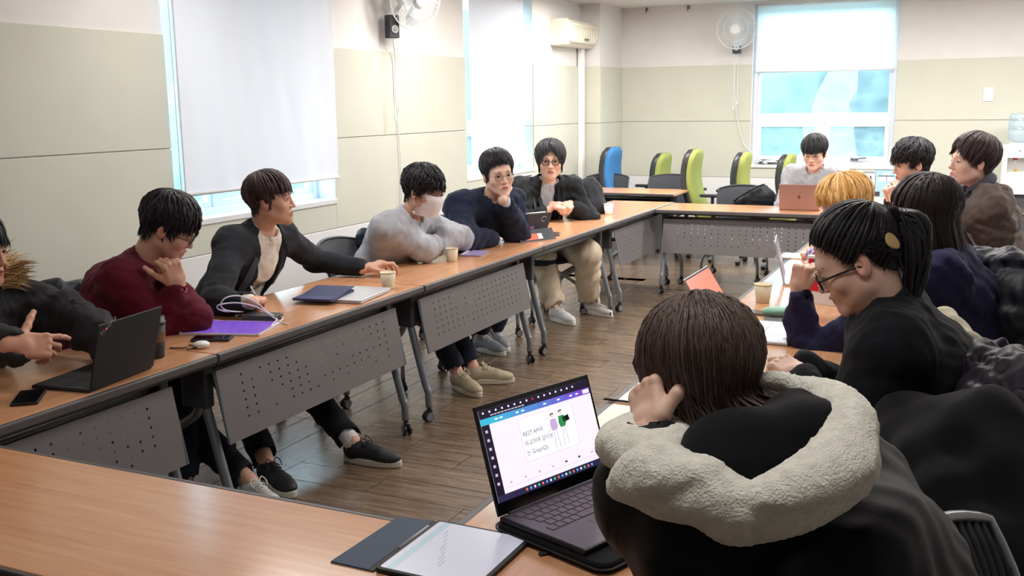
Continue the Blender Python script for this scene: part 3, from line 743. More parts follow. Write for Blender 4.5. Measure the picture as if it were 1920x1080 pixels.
def np_mesh(name, V, F, attrs=None):
    me = bpy.data.meshes.new(name); V = np.asarray(V, np.float32); F = np.asarray(F, np.int32); k = F.shape[1]
    me.vertices.add(len(V)); me.vertices.foreach_set('co', V.ravel())
    me.loops.add(F.size); me.loops.foreach_set('vertex_index', F.ravel())
    me.polygons.add(len(F)); me.polygons.foreach_set('loop_start', np.arange(0, F.size, k, dtype=np.int32))
    try: me.polygons.foreach_set('loop_total', np.full(len(F), k, np.int32))
    except Exception: pass
    me.polygons.foreach_set('use_smooth', np.ones(len(F), bool))
    me.update(calc_edges=True)
    for an, data in (attrs or {}).items():
        at_ = me.attributes.new(an, 'FLOAT', 'POINT'); at_.data.foreach_set('value', np.asarray(data, np.float32))
    return me

# ---- skin and hair materials
def skin_mat(name, col, lip):
    m = bpy.data.materials.new(name); m.use_nodes = True; nt = m.node_tree; N = nt.nodes; b = N['Principled BSDF']
    a = N.new('ShaderNodeAttribute'); a.attribute_name = 'lip'; a2 = N.new('ShaderNodeAttribute'); a2.attribute_name = 'blush'
    n = N.new('ShaderNodeTexNoise'); n.inputs['Scale'].default_value = 40; n.inputs['Detail'].default_value = 4
    mx0 = N.new('ShaderNodeMix'); mx0.data_type = 'RGBA'; mx0.inputs[6].default_value = tuple(c*0.93 for c in col[:3])+(1,); mx0.inputs[7].default_value = tuple(min(1, c*1.06) for c in col[:3])+(1,)
    nt.links.new(n.outputs['Fac'], mx0.inputs[0])
    mx1 = N.new('ShaderNodeMix'); mx1.data_type = 'RGBA'; mx1.inputs[7].default_value = (col[0]*1.0, col[1]*0.62, col[2]*0.58, 1)
    nt.links.new(a2.outputs['Fac'], mx1.inputs[0]); nt.links.new(mx0.outputs[2], mx1.inputs[6])
    mx2 = N.new('ShaderNodeMix'); mx2.data_type = 'RGBA'; mx2.inputs[7].default_value = lip
    nt.links.new(a.outputs['Fac'], mx2.inputs[0]); nt.links.new(mx1.outputs[2], mx2.inputs[6]); nt.links.new(mx2.outputs[2], b.inputs['Base Color'])
    b.inputs['Roughness'].default_value = 0.5; b.inputs['Subsurface Weight'].default_value = 0.0
    return m
skins = {'fair': skin_mat('skin_fair', rgb(230, 190, 170), rgb(194, 118, 110)), 'mid': skin_mat('skin_medium', rgb(214, 166, 142), rgb(178, 102, 94)), 'tan': skin_mat('skin_warm', rgb(206, 150, 124), rgb(166, 92, 84))}
def hair_mat(name, col, col2, rough=0.5):
    m = bpy.data.materials.new(name); m.use_nodes = True; nt = m.node_tree; N = nt.nodes; b = N['Principled BSDF']
    a = N.new('ShaderNodeAttribute'); a.attribute_name = 'strand'; mx = N.new('ShaderNodeMix'); mx.data_type = 'RGBA'
    mx.inputs[6].default_value = col; mx.inputs[7].default_value = col2; nt.links.new(a.outputs['Fac'], mx.inputs[0]); nt.links.new(mx.outputs[2], b.inputs['Base Color'])
    b.inputs['Roughness'].default_value = rough; b.inputs['Specular IOR Level'].default_value = 0.4; return m
hairs = {'black': hair_mat('hair_black', rgb(20, 19, 23), rgb(44, 42, 48)), 'brown': hair_mat('hair_dark_brown', rgb(40, 28, 30), rgb(74, 54, 54)), 'ash': hair_mat('hair_ash_brown', rgb(62, 50, 48), rgb(108, 88, 80)), 'blond': hair_mat('hair_blond', rgb(196, 128, 52), rgb(240, 206, 140), 0.45), 'reddish': hair_mat('hair_brown_black', rgb(22, 20, 25), rgb(52, 36, 40))}
m_eye = mat('eye_white', rgb(236, 232, 230), 0.25)
m_iris = mat('eye_iris', rgb(30, 20, 18), 0.15)
m_glassrim = mat('glasses_black', rgb(20, 18, 20), 0.3); m_glassmetal = mat('glasses_metal', rgb(120, 104, 84), 0.3, 0.8)
def lens_mat():
    m = bpy.data.materials.new('spectacle_lens'); m.use_nodes = True; nt = m.node_tree; N = nt.nodes; N.remove(N['Principled BSDF'])
    t = N.new('ShaderNodeBsdfTransparent'); t.inputs[0].default_value = (0.96, 0.97, 0.98, 1); g_ = N.new('ShaderNodeBsdfGlossy'); g_.inputs['Roughness'].default_value = 0.03
    mx = N.new('ShaderNodeMixShader'); mx.inputs[0].default_value = 0.07; nt.links.new(t.outputs[0], mx.inputs[1]); nt.links.new(g_.outputs[0], mx.inputs[2]); nt.links.new(mx.outputs[0], N['Material Output'].inputs[0]); return m
m_lens = lens_mat()

# ---- hand
FING = [(0.029, 0.090, (0.043, 0.026, 0.021), 0.0086), (0.0098, 0.095, (0.047, 0.030, 0.022), 0.0090), (-0.0100, 0.090, (0.043, 0.028, 0.021), 0.0085), (-0.0285, 0.081, (0.034, 0.021, 0.018), 0.0075)]
POSE = {
 'relaxed': dict(c=[(25, 30, 18), (30, 34, 20), (34, 36, 22), (36, 38, 24)], sp=4, th=(38, 20, 18)),
 'fist': dict(c=[(75, 95, 55), (80, 98, 58), (82, 98, 58), (84, 96, 56)], sp=0, th=(22, 42, 40)),
 'flat': dict(c=[(6, 10, 6), (5, 9, 6), (8, 11, 6), (12, 14, 8)], sp=6, th=(42, 8, 6)),
 'curl': dict(c=[(48, 58, 34), (54, 64, 36), (58, 66, 38), (60, 66, 38)], sp=1, th=(30, 30, 26)),
 'pen': dict(c=[(52, 50, 26), (62, 64, 34), (74, 80, 44), (78, 84, 46)], sp=0, th=(30, 26, 22)),
 'clasp': dict(c=[(62, 78, 40), (66, 80, 42), (68, 80, 42), (70, 78, 40)], sp=0, th=(26, 34, 30)),
 'chin': dict(c=[(70, 92, 50), (78, 96, 56), (80, 96, 56), (82, 94, 54)], sp=1, th=(34, 2, 4)),
 'claw': dict(c=[(12, 44, 32), (16, 46, 34), (22, 46, 34), (28, 44, 32)], sp=7, th=(50, 22, 24)),
 'gesture': dict(c=[(14, 16, 12), (34, 38, 26), (46, 50, 32), (52, 52, 34)], sp=5, th=(58, -8, 6)),
}
def hand(wr, d, dors, side, pose, sc=1.0, h=0.0026):
    p = POSE[pose]; ts = -1 if side == 'R' else 1
    y = nrm(d); z = nrm(np.asarray(dors, float)-y*np.dot(dors, y)); x = np.cross(y, z)
    pr_ = [P_bx((0, 0.052, 0), (0.039, 0.046, 0.0135), np.eye(3), 0.0125, 0.012), P_rc((0, -0.024, 0), (0, 0.022, 0), 0.0235, 0.022, 0.016, lat=v(1, 0, 0), ls=1.25),
           P_el((ts*0.024, 0.034, -0.010), (0.018, 0.030, 0.015), None, 0.012)]
    for i, (fx, fy, ln, r) in enumerate(FING):
        pr_.append(P_el((ts*fx, fy-0.005, 0.0055), (0.0088, 0.0105, 0.0098), None, 0.006)); a = 0; b = np.array([ts*fx, fy-0.006, 0.0]); sp = math.radians(p['sp']*(1.5-i))*ts
        for j in range(3):
            a += math.radians(p['c'][i][j]); dd = np.array([math.sin(sp)*math.cos(a), math.cos(sp)*math.cos(a), -math.sin(a)])
            e = b+dd*ln[j]; pr_.append(P_rc(b, e, r*(1-0.06*j), r*(0.95-0.07*j), 0.005 if j else 0.008)); b = e
    o, c1, c2 = [math.radians(q) for q in p['th']]; b = np.array([ts*0.030, 0.020, -0.006])
    A = o; dn = 0.30
    for j, (L, r) in enumerate(((0.044, 0.0125), (0.033, 0.0108), (0.026, 0.0095))):
        if j == 1: A -= c1; dn += 0.25*math.sin(c1)
        if j == 2: A -= c2; dn += 0.3*math.sin(c2)
        dd = nrm(np.array([ts*math.sin(A), math.cos(A), -dn])); e = b+dd*L; pr_.append(P_rc(b, e, r, r*0.92, 0.008)); b = e
    V, F = sdf_mesh(pr_, h)
    V = V*sc; return np.asarray(wr)+V[:, 0:1]*x+V[:, 1:2]*y+V[:, 2:3]*z, F
def grip_point(wr, d, dors, dy=0.09, dz=-0.03):
    y = nrm(d); z = nrm(np.asarray(dors, float)-y*np.dot(dors, y)); return np.asarray(wr)+dy*y+dz*z

# ---- head
def head_frame(yaw, pitch, roll=0):
    y, p, r = map(math.radians, (yaw, pitch, roll))
    f = v(math.cos(y)*math.cos(p), math.sin(y)*math.cos(p), math.sin(p)); x = nrm(np.cross(f, v(0, 0, 1))); u = np.cross(x, f)
    c, s = math.cos(r), math.sin(r)
    return c*x+s*u, f, -s*x+c*u       # local x (viewer's: person's right), y forward, z up
def head_mesh(h, nb, jaw=1.0, cheek=1.0, eye=0.0042, nose=1.0, neck_r=0.054, mouth=0.0):
    I = np.eye(3); J = jaw
    pr_ = [P_el((0, -0.014, 0.036), (0.0745, 0.093, 0.079)), P_el((0, 0.026, -0.028), (0.0635*cheek, 0.064, 0.086), None, 0.03),
           P_rc((0.046*J, 0.004, -0.062), (0.010*J, 0.069, -0.099), 0.021, 0.016, 0.03), P_rc((-0.046*J, 0.004, -0.062), (-0.010*J, 0.069, -0.099), 0.021, 0.016, 0.03),
           P_el((0, 0.070, -0.098), (0.020, 0.017, 0.016), None, 0.02), P_el((0.043*cheek, 0.055, -0.030), (0.022, 0.020, 0.020), None, 0.025), P_el((-0.043*cheek, 0.055, -0.030), (0.022, 0.020, 0.020), None, 0.025),
           P_rc((-0.034, 0.076, 0.021), (0.034, 0.076, 0.021), 0.012, 0.012, 0.02),
           P_rc(v(0, -0.03, -0.05), v(*nb), neck_r, neck_r*1.1, 0.03),
           P_rc((0, 0.088, 0.006), (0, 0.1005*1, -0.030), 0.0066, 0.0090*nose, 0.010), P_el((0, 0.1015, -0.0345), (0.0105*nose, 0.0105, 0.0090), None, 0.006),
           P_el((0.0115*nose, 0.0925, -0.0375), (0.0068, 0.0085, 0.0068), None, 0.006), P_el((-0.0115*nose, 0.0925, -0.0375), (0.0068, 0.0085, 0.0068), None, 0.006),
           P_el((0, 0.080, -0.068), (0.026, 0.014, 0.018), None, 0.014)]
    for s in (-1, 1):
        pr_ += [P_el((s*0.031, 0.0975, 0.001), (0.019, 0.016, 0.0115), None, 0.012, 's'), P_el((s*0.031, 0.0735, -0.0005), (0.0165, 0.0140, 0.0128), None, 0.006)]
        if eye: pr_.append(P_el((s*0.031, 0.0895, -0.0015), (0.0135, 0.0125, eye), ((1, 0, s*0.10), (0, 1, 0), (-s*0.10, 0, 1)), 0.0012, 's'))
    pr_ += [P_rc((-0.017, 0.0885, -0.0625), (0, 0.0935, -0.0610), 0.0042, 0.0056, 0.004), P_rc((0.017, 0.0885, -0.0625), (0, 0.0935, -0.0610), 0.0042, 0.0056, 0.004),
            P_rc((-0.015, 0.0875, -0.0715-mouth), (0.015, 0.0875, -0.0715-mouth), 0.0060, 0.0060, 0.004)]
    if mouth: pr_.append(P_el((0, 0.095, -0.0665-mouth/2), (0.014, 0.012, mouth*0.7), None, 0.002, 's'))
    else: pr_.append(P_rc((-0.021, 0.096, -0.0668), (0.021, 0.096, -0.0668), 0.0021, 0.0021, 0.003, 's'))
    for s in (-1, 1):
        A = ((s*0.94, -0.34, 0), (s*0.34, 0.94, 0.12), (0, -0.12, 1))
        pr_ += [P_el((s*0.0775, -0.012, -0.012), (0.0095, 0.0185, 0.0300), A, 0.008), P_el((s*0.086, -0.004, -0.008), (0.0060, 0.0105, 0.0180), A, 0.005, 's')]
    V, F = sdf_mesh(pr_, h)
    lip = np.clip(1.25-np.sqrt(((V[:, 0])/0.021)**2+((V[:, 2]+0.0668+mouth/2)/(0.0105+mouth/2))**2), 0, 0.45)/0.45*(V[:, 1] > 0.078)
    g = lambda cx, cz, r: np.exp(-((V[:, 0]-cx)**2+(V[:, 2]-cz)**2)/r**2)*(V[:, 1] > 0.03)
    bl = np.clip(0.30*g(0.04, -0.028, 0.02)+0.30*g(-0.04, -0.028, 0.02)+0.34*g(0, -0.036, 0.014)+0.5*np.exp(-((np.abs(V[:, 0])-0.085)/0.010)**2)*(np.abs(V[:, 2]+0.012) < 0.04), 0, 0.5)
    return V, F, lip, bl

# ---- hair: a streaked shell over the scalp plus tapered locks
HC = v(0, -0.014, 0.030)
def _rtable():
    """distance from HC to the bare head and neck along every direction (no ears, no nose)"""
    pr_ = [P_el((0, -0.014, 0.036), (0.0745, 0.093, 0.079)), P_el((0, 0.026, -0.028), (0.0635, 0.064, 0.086), None, 0.03), P_rc((0.046, 0.004, -0.062), (0.010, 0.069, -0.099), 0.021, 0.016, 0.03), P_rc((-0.046, 0.004, -0.062), (-0.010, 0.069, -0.099), 0.021, 0.016, 0.03), P_rc((-0.034, 0.076, 0.021), (0.034, 0.076, 0.021), 0.012, 0.012, 0.02), P_rc(v(0, -0.03, -0.05), v(0, -0.05, -0.2), 0.054, 0.06, 0.03)]
    V, F = sdf_mesh(pr_, 0.005); from mathutils.bvhtree import BVHTree as BT
    bt = BT.FromPolygons([tuple(q) for q in V], [tuple(map(int, f)) for f in F]); T = np.zeros((61, 121))
    for i in range(61):
        for j in range(121):
            el, az = -PI/2+PI*i/60, -PI+2*PI*j/120; d = Vector((math.cos(el)*math.sin(az), math.cos(el)*math.cos(az), math.sin(el)))
            h_ = bt.ray_cast(Vector(HC)+d*0.14, -d); T[i, j] = (Vector(HC)+d*0.14-h_[0]).length if h_[0] else 0.05
            T[i, j] = 0.14-T[i, j] if h_[0] else 0.09
    return T
RT = _rtable()
def scalp_r(d):
    el = np.arcsin(np.clip(d[..., 2], -1, 1)); az = np.arctan2(d[..., 0], d[..., 1])
    a = (el+PI/2)/PI*60; b = (az+PI)/(2*PI)*120; i = np.clip(a.astype(int), 0, 59); j = np.clip(b.astype(int), 0, 119); u = a-i; w = b-j
    return RT[i, j]*(1-u)*(1-w)+RT[i+1, j]*u*(1-w)+RT[i, j+1]*(1-u)*w+RT[i+1, j+1]*u*w
class Hair:
    """zt: hairline height against azimuth (0 = face, 90 = ear, 180 = nape), in head units"""
    def __init__(s, zt, vol=0.018, side=0.008, whorl=(0.0, -0.36, 0.93), curl=0.0, seed=0, drift=0.0, messy=0.3, edge=0.25):
        s.zt = zt; s.vol = vol; s.side = side; s.w = nrm(whorl); s.curl = curl; s.seed = seed; s.drift = drift; s.messy = messy; s.edge = edge
        s.f = nrm(v(0, 1, 0)-s.w*s.w[1]); s.s = np.cross(s.f, s.w)
        ph = np.arange(0, 361, 3.0); th = np.arange(20, 151, 1.5); T, Pp = np.meshgrid(th, ph, indexing='ij')
        d = s.dir(T, Pp); p = HC+d*scalp_r(d)[..., None]
        az = np.degrees(np.abs(np.arctan2(p[..., 0], p[..., 1]-HC[1]))); ze = np.interp(az, [q[0] for q in zt], [q[1] for q in zt])
        ok = p[..., 2] > ze; first = np.argmax(~ok, axis=0); first[ok.all(axis=0)] = len(th)-1
        s.tph = ph; s.tth = th[first]
    def dir(s, th, ph):
        t, p = np.radians(th), np.radians(ph)
        return np.multiply.outer(np.cos(t)+0*p, s.w)+np.multiply.outer(np.sin(t)*np.cos(p), s.f)+np.multiply.outer(np.sin(t)*np.sin(p), s.s)
    def tmax(s, ph): return np.interp(np.asarray(ph) % 360, s.tph, s.tth)
    def pt(s, th, ph, lift):
        d = s.dir(np.asarray(th, float), np.asarray(ph, float)); return HC+d*(scalp_r(d)+0.002+np.asarray(lift))[..., None]
    def lift(s, th, ph):
        a = np.clip(np.asarray(th, float)/100, 0, 1.3); fr = np.clip(np.cos(np.radians(ph)), 0, 1); q = np.clip(np.asarray(th, float)/(s.tmax(ph)+1e-6), 0, 1)
        base = s.side+(s.vol-s.side)*np.clip(1-a**2.0*(1-0.25*fr), 0, 1)
        return base*(1-(1-s.edge-(0.5-s.edge*0.5)*fr)*q**3)
    def shell(s, nph=144, nth=26):
        r = np.random.RandomState(s.seed); ph = np.linspace(0, 360, nph, endpoint=False); V = []; S = []
        fr = r.rand(nph); fr2 = np.convolve(np.tile(r.rand(nph), 3), np.ones(5)/5, 'same')[nph:2*nph]
        for j in range(nth+1):
            t = j/nth
            tm = s.tmax(ph); jag = tm*(1+0.05*(fr2-0.5))
            th = jag*min(t, 1.0)
            L = s.lift(th, ph)*(1+0.28*(fr-0.5)*min(1, t*2))
            if j == nth: L = L*0+-0.004; th = th*0.99
            elif j == nth-1: L = L*0.85
            V.append(s.pt(th, ph+s.drift*t, L)); S.append(np.clip(fr*0.7+0.1, 0, 1))
        V.append(s.pt(np.array([0.0]), np.array([0.0]), np.array([s.vol]))); S.append(np.array([0.3]))
        V = np.concatenate(V); S = np.concatenate(S); F = []
        for j in range(nth):
            for k in range(nph): F.append((j*nph+k, (j+1)*nph+k, (j+1)*nph+(k+1) % nph, j*nph+(k+1) % nph))
        return V, np.array(F), S
    def locks(s, n, wid=(0.004, 0.008), over=(-4, 7), phs=None, seg=7, tip=0.004):
        r = random.Random(s.seed+9); P = []
        for i in range(n):
            ph0 = r.uniform(0, 360) if phs is None else r.uniform(*phs)
            tm = float(s.tmax(ph0)); st = r.choice((0.02, 0.15, 0.3, 0.45, 0.6))*tm+r.uniform(0, 8); en = tm+r.uniform(*over)
            if st > en-20: st = en-25
            ww = r.uniform(*wid); dph = r.uniform(-10, 10)*s.messy*2; ex = r.uniform(0, 0.004)*(1+2*s.messy); cp = r.uniform(0, 6.3); pts = []; rs = []
            for j in range(seg+1):
                t = j/seg; th = st+(en-st)*t
                L = float(s.lift(th, ph0))*(1 if t < 0.85 else 0.9)+0.0015+ex*math.sin(t*PI)+(tip*s.messy*2 if j == seg else 0)
                wob = s.curl*math.sin(t*9+cp)
                pts.append(s.pt(np.array(th+wob*8), np.array(ph0+dph*t+s.drift*t+wob*14), np.array(L+wob*0.006))); rs.append(ww*(0.35+0.65*math.sin(min(1, t*1.6+0.25)*PI/2))*(1-t**4*0.85))
            P.append((pts, rs, r.random()))
        return P
def lock_mesh(P, flat=0.35):
    V = []; F = []; S = []
    for pts, rs, sv in P:
        m = MB().tube(pts, rs, 4, flat=flat, caps=False); n = len(V)
        V += m.V; F += [tuple(i+n for i in f) for f in m.F]; S += [sv]*len(m.V)
    return np.array(V), np.array(F), np.array(S)
# ================================================================== PERSON BUILDER
from mathutils.bvhtree import BVHTree
def atd(px, py, dep): return np.array([0, 0, CAMH])+dep*(CR*((px-960)/FPX)-CU*((py-540)/FPX)+CF)
def deg2(d): a = math.radians(d); return v(math.cos(a), math.sin(a), 0)
def ik(a, b, l1, l2, pole):
    d = b-a; D = np.linalg.norm(d)
    if D > (l1+l2)*0.995: k = D/((l1+l2)*0.995); l1 *= k; l2 *= k
    u = d/D; x = (D*D+l1*l1-l2*l2)/(2*D); h = math.sqrt(max(l1*l1-x*x, 1e-6))
    p = np.asarray(pole, float)-a; p = p-u*np.dot(p, u); return a+u*x+nrm(p)*h
eye_m = MB().lathe([(0.0, -0.0118), (0.006, -0.010), (0.0118, 0.0), (0.0104, 0.0055), (0.0075, 0.0091)], n=16, axis=1)
eye_m.mi = 1; eye_m.lathe([(0.0075, 0.0091), (0.0060, 0.0102), (0.0, 0.0120)], n=16, axis=1)
eye_me = eye_m.mesh('eye'); eye_me.materials.append(m_eye); eye_me.materials.append(m_iris); eye_me.polygons.foreach_set('use_smooth', [True]*len(eye_me.polygons))
brow = MB().tube(bez((0.013, 0.0885, 0.0200), (0.028, 0.0880, 0.0245), (0.044, 0.0770, 0.0215), (0.050, 0.070, 0.017), n=4), [0.0026, 0.0033, 0.0036, 0.0036, 0.0036, 0.0035, 0.0034, 0.0033, 0.0032, 0.003, 0.0026, 0.002, 0.0014], 6, flat=0.6)
lash = MB().tube(bez((0.0185, 0.0835, -0.0012), (0.025, 0.0878, 0.0034), (0.033, 0.0880, 0.0045), (0.041, 0.0835, 0.0030), (0.0455, 0.078, -0.0005), n=4), 0.0012, 5)
lash_cl = MB().tube(bez((0.0185, 0.0845, -0.0035), (0.025, 0.0880, -0.0050), (0.033, 0.0884, -0.0056), (0.041, 0.0845, -0.0050), (0.0455, 0.079, -0.0035), n=4), 0.0013, 5)
def mir(mb, s):
    m = MB(); m.add([(s*x, y, z) for x, y, z in mb.V], [f if s > 0 else f[::-1] for f in mb.F]); return m
def shoe_parts(kind):
    """heel at origin, toe towards +y"""
    cols = {'black': (rgb(24, 24, 30), rgb(206, 204, 190), rgb(40, 40, 46)), 'beige': (rgb(176, 162, 138), rgb(206, 198, 178), rgb(214, 204, 180)), 'white': (rgb(212, 212, 212), rgb(226, 224, 218), rgb(236, 236, 236)), 'grey': (rgb(150, 152, 158), rgb(222, 222, 218), rgb(230, 230, 230)), 'dark': (rgb(30, 30, 34), rgb(36, 36, 40), rgb(50, 50, 54))}[kind]
    up = [P_el((0, 0.035, 0.065), (0.036, 0.045, 0.055)), P_rc((0, 0.05, 0.055), (0, 0.17, 0.044), 0.042, 0.038, 0.03), P_el((0, 0.205, 0.036), (0.043, 0.070, 0.034), None, 0.03), P_rc((0, 0.115, 0.082), (0, 0.17, 0.062), 0.018, 0.014, 0.02),
          P_plane((0, 0, 0.022), (0, 0, -1)), P_rc((0, 0.035, 0.09), (0, 0.04, 0.16), 0.030, 0.034, 0.006, 's')]
    V, F = sdf_mesh(up, 0.006)
    me = np_mesh('shoe', V, F); me.materials.append(mat('shoe_'+kind, cols[0], 0.6, bump=0.15, bscale=200))
    out = []
    for i in range(28):
        a = 2*PI*i/28; y = 0.133+0.148*math.sin(a); w = 0.040+0.008*math.sin((y-0.05)*9); out.append((w*math.cos(a)*(1.02), y))
    so = MB().prism(out, 0.0, 0.032).mesh('sole', 0.006); so.materials.append(mat('sole_'+kind, cols[1], 0.55))
    la = MB()
    for i in range(5):
        y = 0.105+i*0.02; z = 0.106-i*0.0085
        la.tube([(-0.026, y, z-0.013), (-0.012, y+0.004, z-0.001), (0.0, y+0.010, z+0.002), (0.012, y+0.004, z-0.001), (0.026, y, z-0.013)], 0.0028, 5)
    la.tube(bez((0, 0.105, 0.108), (0.02, 0.09, 0.125), (0.035, 0.1, 0.11), (0.03, 0.12, 0.095), n=4), 0.0026, 5).tube(bez((0, 0.105, 0.108), (-0.02, 0.09, 0.125), (-0.035, 0.1, 0.11), (-0.03, 0.12, 0.095), n=4), 0.0026, 5)
    lm = la.mesh('laces'); lm.materials.append(mat('laces_'+kind, cols[2], 0.8))
    return me, so, lm
SHOES = {}
SEED = [0]
class Person:
    def __init__(s, label, hc, yaw, pitch, pel, face, roll=0, hs=1.0, neck=(0.05, 0.165), skin='mid', sw=0.185, girth=1.0, bend=0.0, twist=0, h=0.0085, hh=0.003, nsh=None):
        SEED[0] += 1; s.seed = SEED[0]; s.h = h; s.hh = hh
        s.hc = np.asarray(hc, float); s.hs = hs; s.hx, s.hy, s.hz = head_frame(yaw, pitch, roll); s.skin = skins[skin]
        s.P = np.asarray(pel, float); s.F = deg2(face); s.Lt = v(-s.F[1], s.F[0], 0)
        s.N = s.hc-s.F*neck[0]-v(0, 0, neck[1])+(0 if nsh is None else nsh); s.U = nrm(s.N-s.P); s.F2 = nrm(s.F-s.U*np.dot(s.F, s.U))
        tw = math.radians(twist); s.LtS = nrm(s.Lt*math.cos(tw)+s.F2*math.sin(tw)); s.FS = nrm(np.cross(s.LtS, s.U))
        s.sw = sw; s.g = girth
        s.mid = s.P+0.5*(s.N-s.P)-s.F2*bend
        sc = s.N-s.U*0.055-s.F2*0.01
        s.S = {'L': sc+s.LtS*sw, 'R': sc-s.LtS*sw}
        s.root = thing('person', label, 'person', (s.P[0], s.P[1], 0)); s.o = np.array([s.P[0], s.P[1], 0])
        s.hands = set(); s.body = []; s.battr = []; s.arm = {}; s.leg = {}
    def w(s, p): p = np.atleast_2d(p)*s.hs; return s.hc+p[:, 0:1]*s.hx+p[:, 1:2]*s.hy+p[:, 2:3]*s.hz
    def HM(s, p=(0, 0, 0), sx=1): return axes_matrix(s.w(v(*p))[0]-s.o, s.hx*s.hs*sx, s.hy*s.hs, s.hz*s.hs)
    def obj(s, name, V, F, m, parent=None, attrs=None):
        return link(name, np_mesh(name, np.asarray(V)-s.o, F, attrs), m, parent or s.root)
    def mb(s, name, mb, m, parent=None, smooth=True, headlocal=False, bevel=0):
        o = mb.build(name, m, parent or s.root, smooth, bevel)
        if headlocal: o.matrix_local = s.HM()
        else: o.location = tuple(-s.o)
        return o
    def arms(s, side, wr, d, dors, pose, elbow=None, pole=None, l1=0.29, l2=0.25, sc=1.0, hand_on=True):
        wr = np.asarray(wr, float); S = s.S[side]
        if elbow is None: elbow = ik(S, wr, l1, l2, S+v(0, 0, -0.4)+(s.Lt*0.15 if side == 'L' else -s.Lt*0.15) if pole is None else np.asarray(pole, float))
        s.arm[side] = (S, np.asarray(elbow, float), wr)
        if hand_on:
            s.hands.add(side)
            V, F = hand(wr, d, dors, side, pose, sc, min(0.003, s.hh)); s.body.append((V, F)); s.battr.append((np.zeros(len(V)), np.full(len(V), 0.06)))
        return s
    def legs(s, side, ankle, toe, shoe='dark', knee=None, sock=None):
        sg = 1 if side == 'L' else -1; H = s.P+s.Lt*sg*0.095-v(0, 0, 0.02); A = np.asarray(ankle, float)
        K = ik(H, A, 0.42, 0.40, H+s.F*0.5+v(0, 0, 0.5)) if knee is None else np.asarray(knee, float)
        s.leg[side] = (H, K, A)
        if shoe:
            if shoe not in SHOES: SHOES[shoe] = shoe_parts(shoe)
            me, so, la = SHOES[shoe]; y = deg2(toe); x = v(y[1], -y[0], 0)
            o = bpy.data.objects.new('shoe', me); C.objects.link(o); o.parent = s.root
            base = A-y*0.04; o.matrix_local = axes_matrix(v(base[0], base[1], A[2]-0.09)-s.o, x, y, v(0, 0, 1))
            for nm, q in (('sole', so), ('laces', la)):
                c = bpy.data.objects.new(nm, q); C.objects.link(c); c.parent = o
        if sock: s.mb('sock', MB().tube([A+v(0, 0, -0.02), A+nrm(K-A)*0.03, A+nrm(K-A)*0.10], [0.044, 0.041, 0.043], 12), sock)
        return s
    def torso(s, t, rip=None):
        P, N, U, L, g, M = s.P, s.N, s.U, s.Lt, s.g, s.mid
        LS = s.LtS; t1 = t
        return [P_rc(P-U*0.02, P+(M-P)*0.7, 0.112*g+t1, 0.104*g+t1, 0.05, lat=L, ls=1.42), P_rc(P+(M-P)*0.7, M+(N-M)*0.45, 0.104*g+t1, 0.112*g+t1, 0.06, lat=nrm(L+LS), ls=1.36), P_rc(M+(N-M)*0.45, N-U*0.075, 0.112*g+t1, 0.074+t1, 0.06, lat=LS, ls=1.55),
                P_rc(s.S['L'], s.S['R'], 0.054+t1, 0.054+t1, 0.05), P_rc(N-U*0.07, N-U*0.0, 0.075+t1*0.6, 0.058+t1*0.5, 0.05), P_rc(N-U*0.015, s.S['L'], 0.045+t1*0.6, 0.045+t1*0.8, 0.05), P_rc(N-U*0.015, s.S['R'], 0.045+t1*0.6, 0.045+t1*0.8, 0.05)]
    def sleeve(s, side, t, cuff=0.96, rip=None, k=0.04, tc=None, wide=1.0):
        S, E, W = s.arm[side]; tc = t*0.8 if tc is None else tc; d = nrm(W-E); e = E+(W-E)*cuff
        rp = (rip, 4.0, s.seed+ord(side), 1.0) if rip else None; rp2 = (rip, 4.5, s.seed*1.7, 0.15) if rip else None
        return [P_rc(S, E, (0.052+t)*wide, (0.043+t)*wide, k+0.02, rip=rp), P_rc(E, e-d*0.02, (0.044+t)*wide, 0.030+tc, 0.025, rip=rp2)]
    def cuffcut(s, side, r=0.029, cuff=0.96):
        S, E, W = s.arm[side]; d = nrm(W-E); e = E+(W-E)*cuff
        return [P_rc(e-d*0.03, e+d*0.09, r, r+0.006, 0.005, 's'), ]
    def garment(s, name, m, t, sides=('L', 'R'), rip=0.0, amp=0.004, wl=0.11, cuff=0.96, cut=None, neckcut=0.062, hem=None, extra=None, tc=None, wide=1.0, h=None, parent=None):
        pr_ = s.torso(t)
        for q in sides: pr_ += s.sleeve(q, t, cuff, rip, tc=tc, wide=wide)
        if extra: pr_ += extra
        d = nrm(s.hc-s.hz*0.06*s.hs-s.N)
        pr_.append(P_rc(s.N-d*0.03, s.N+d*0.2, neckcut, neckcut+0.02, 0.006, 's'))
        for q in [q for q in sides if q in s.hands]: pr_ += s.cuffcut(q, 0.026+(tc or t*0.8)*0.30, cuff)
        if cut: pr_ += cut
        if hem is not None: pr_.append(P_plane(s.P+s.U*hem, -s.U))
        V, F = sdf_mesh(pr_, h or s.h, (lambda q: folds(s.seed*7+len(name), amp*1.25, wl)(q)+folds(s.seed*7+50, amp*0.55, wl*0.42)(q)) if amp else None)
        o = s.obj(name, V, F, m, parent); s.bvh = BVHTree.FromPolygons([tuple(q) for q in V], [tuple(map(int, f)) for f in F]); s.last = o
        return o
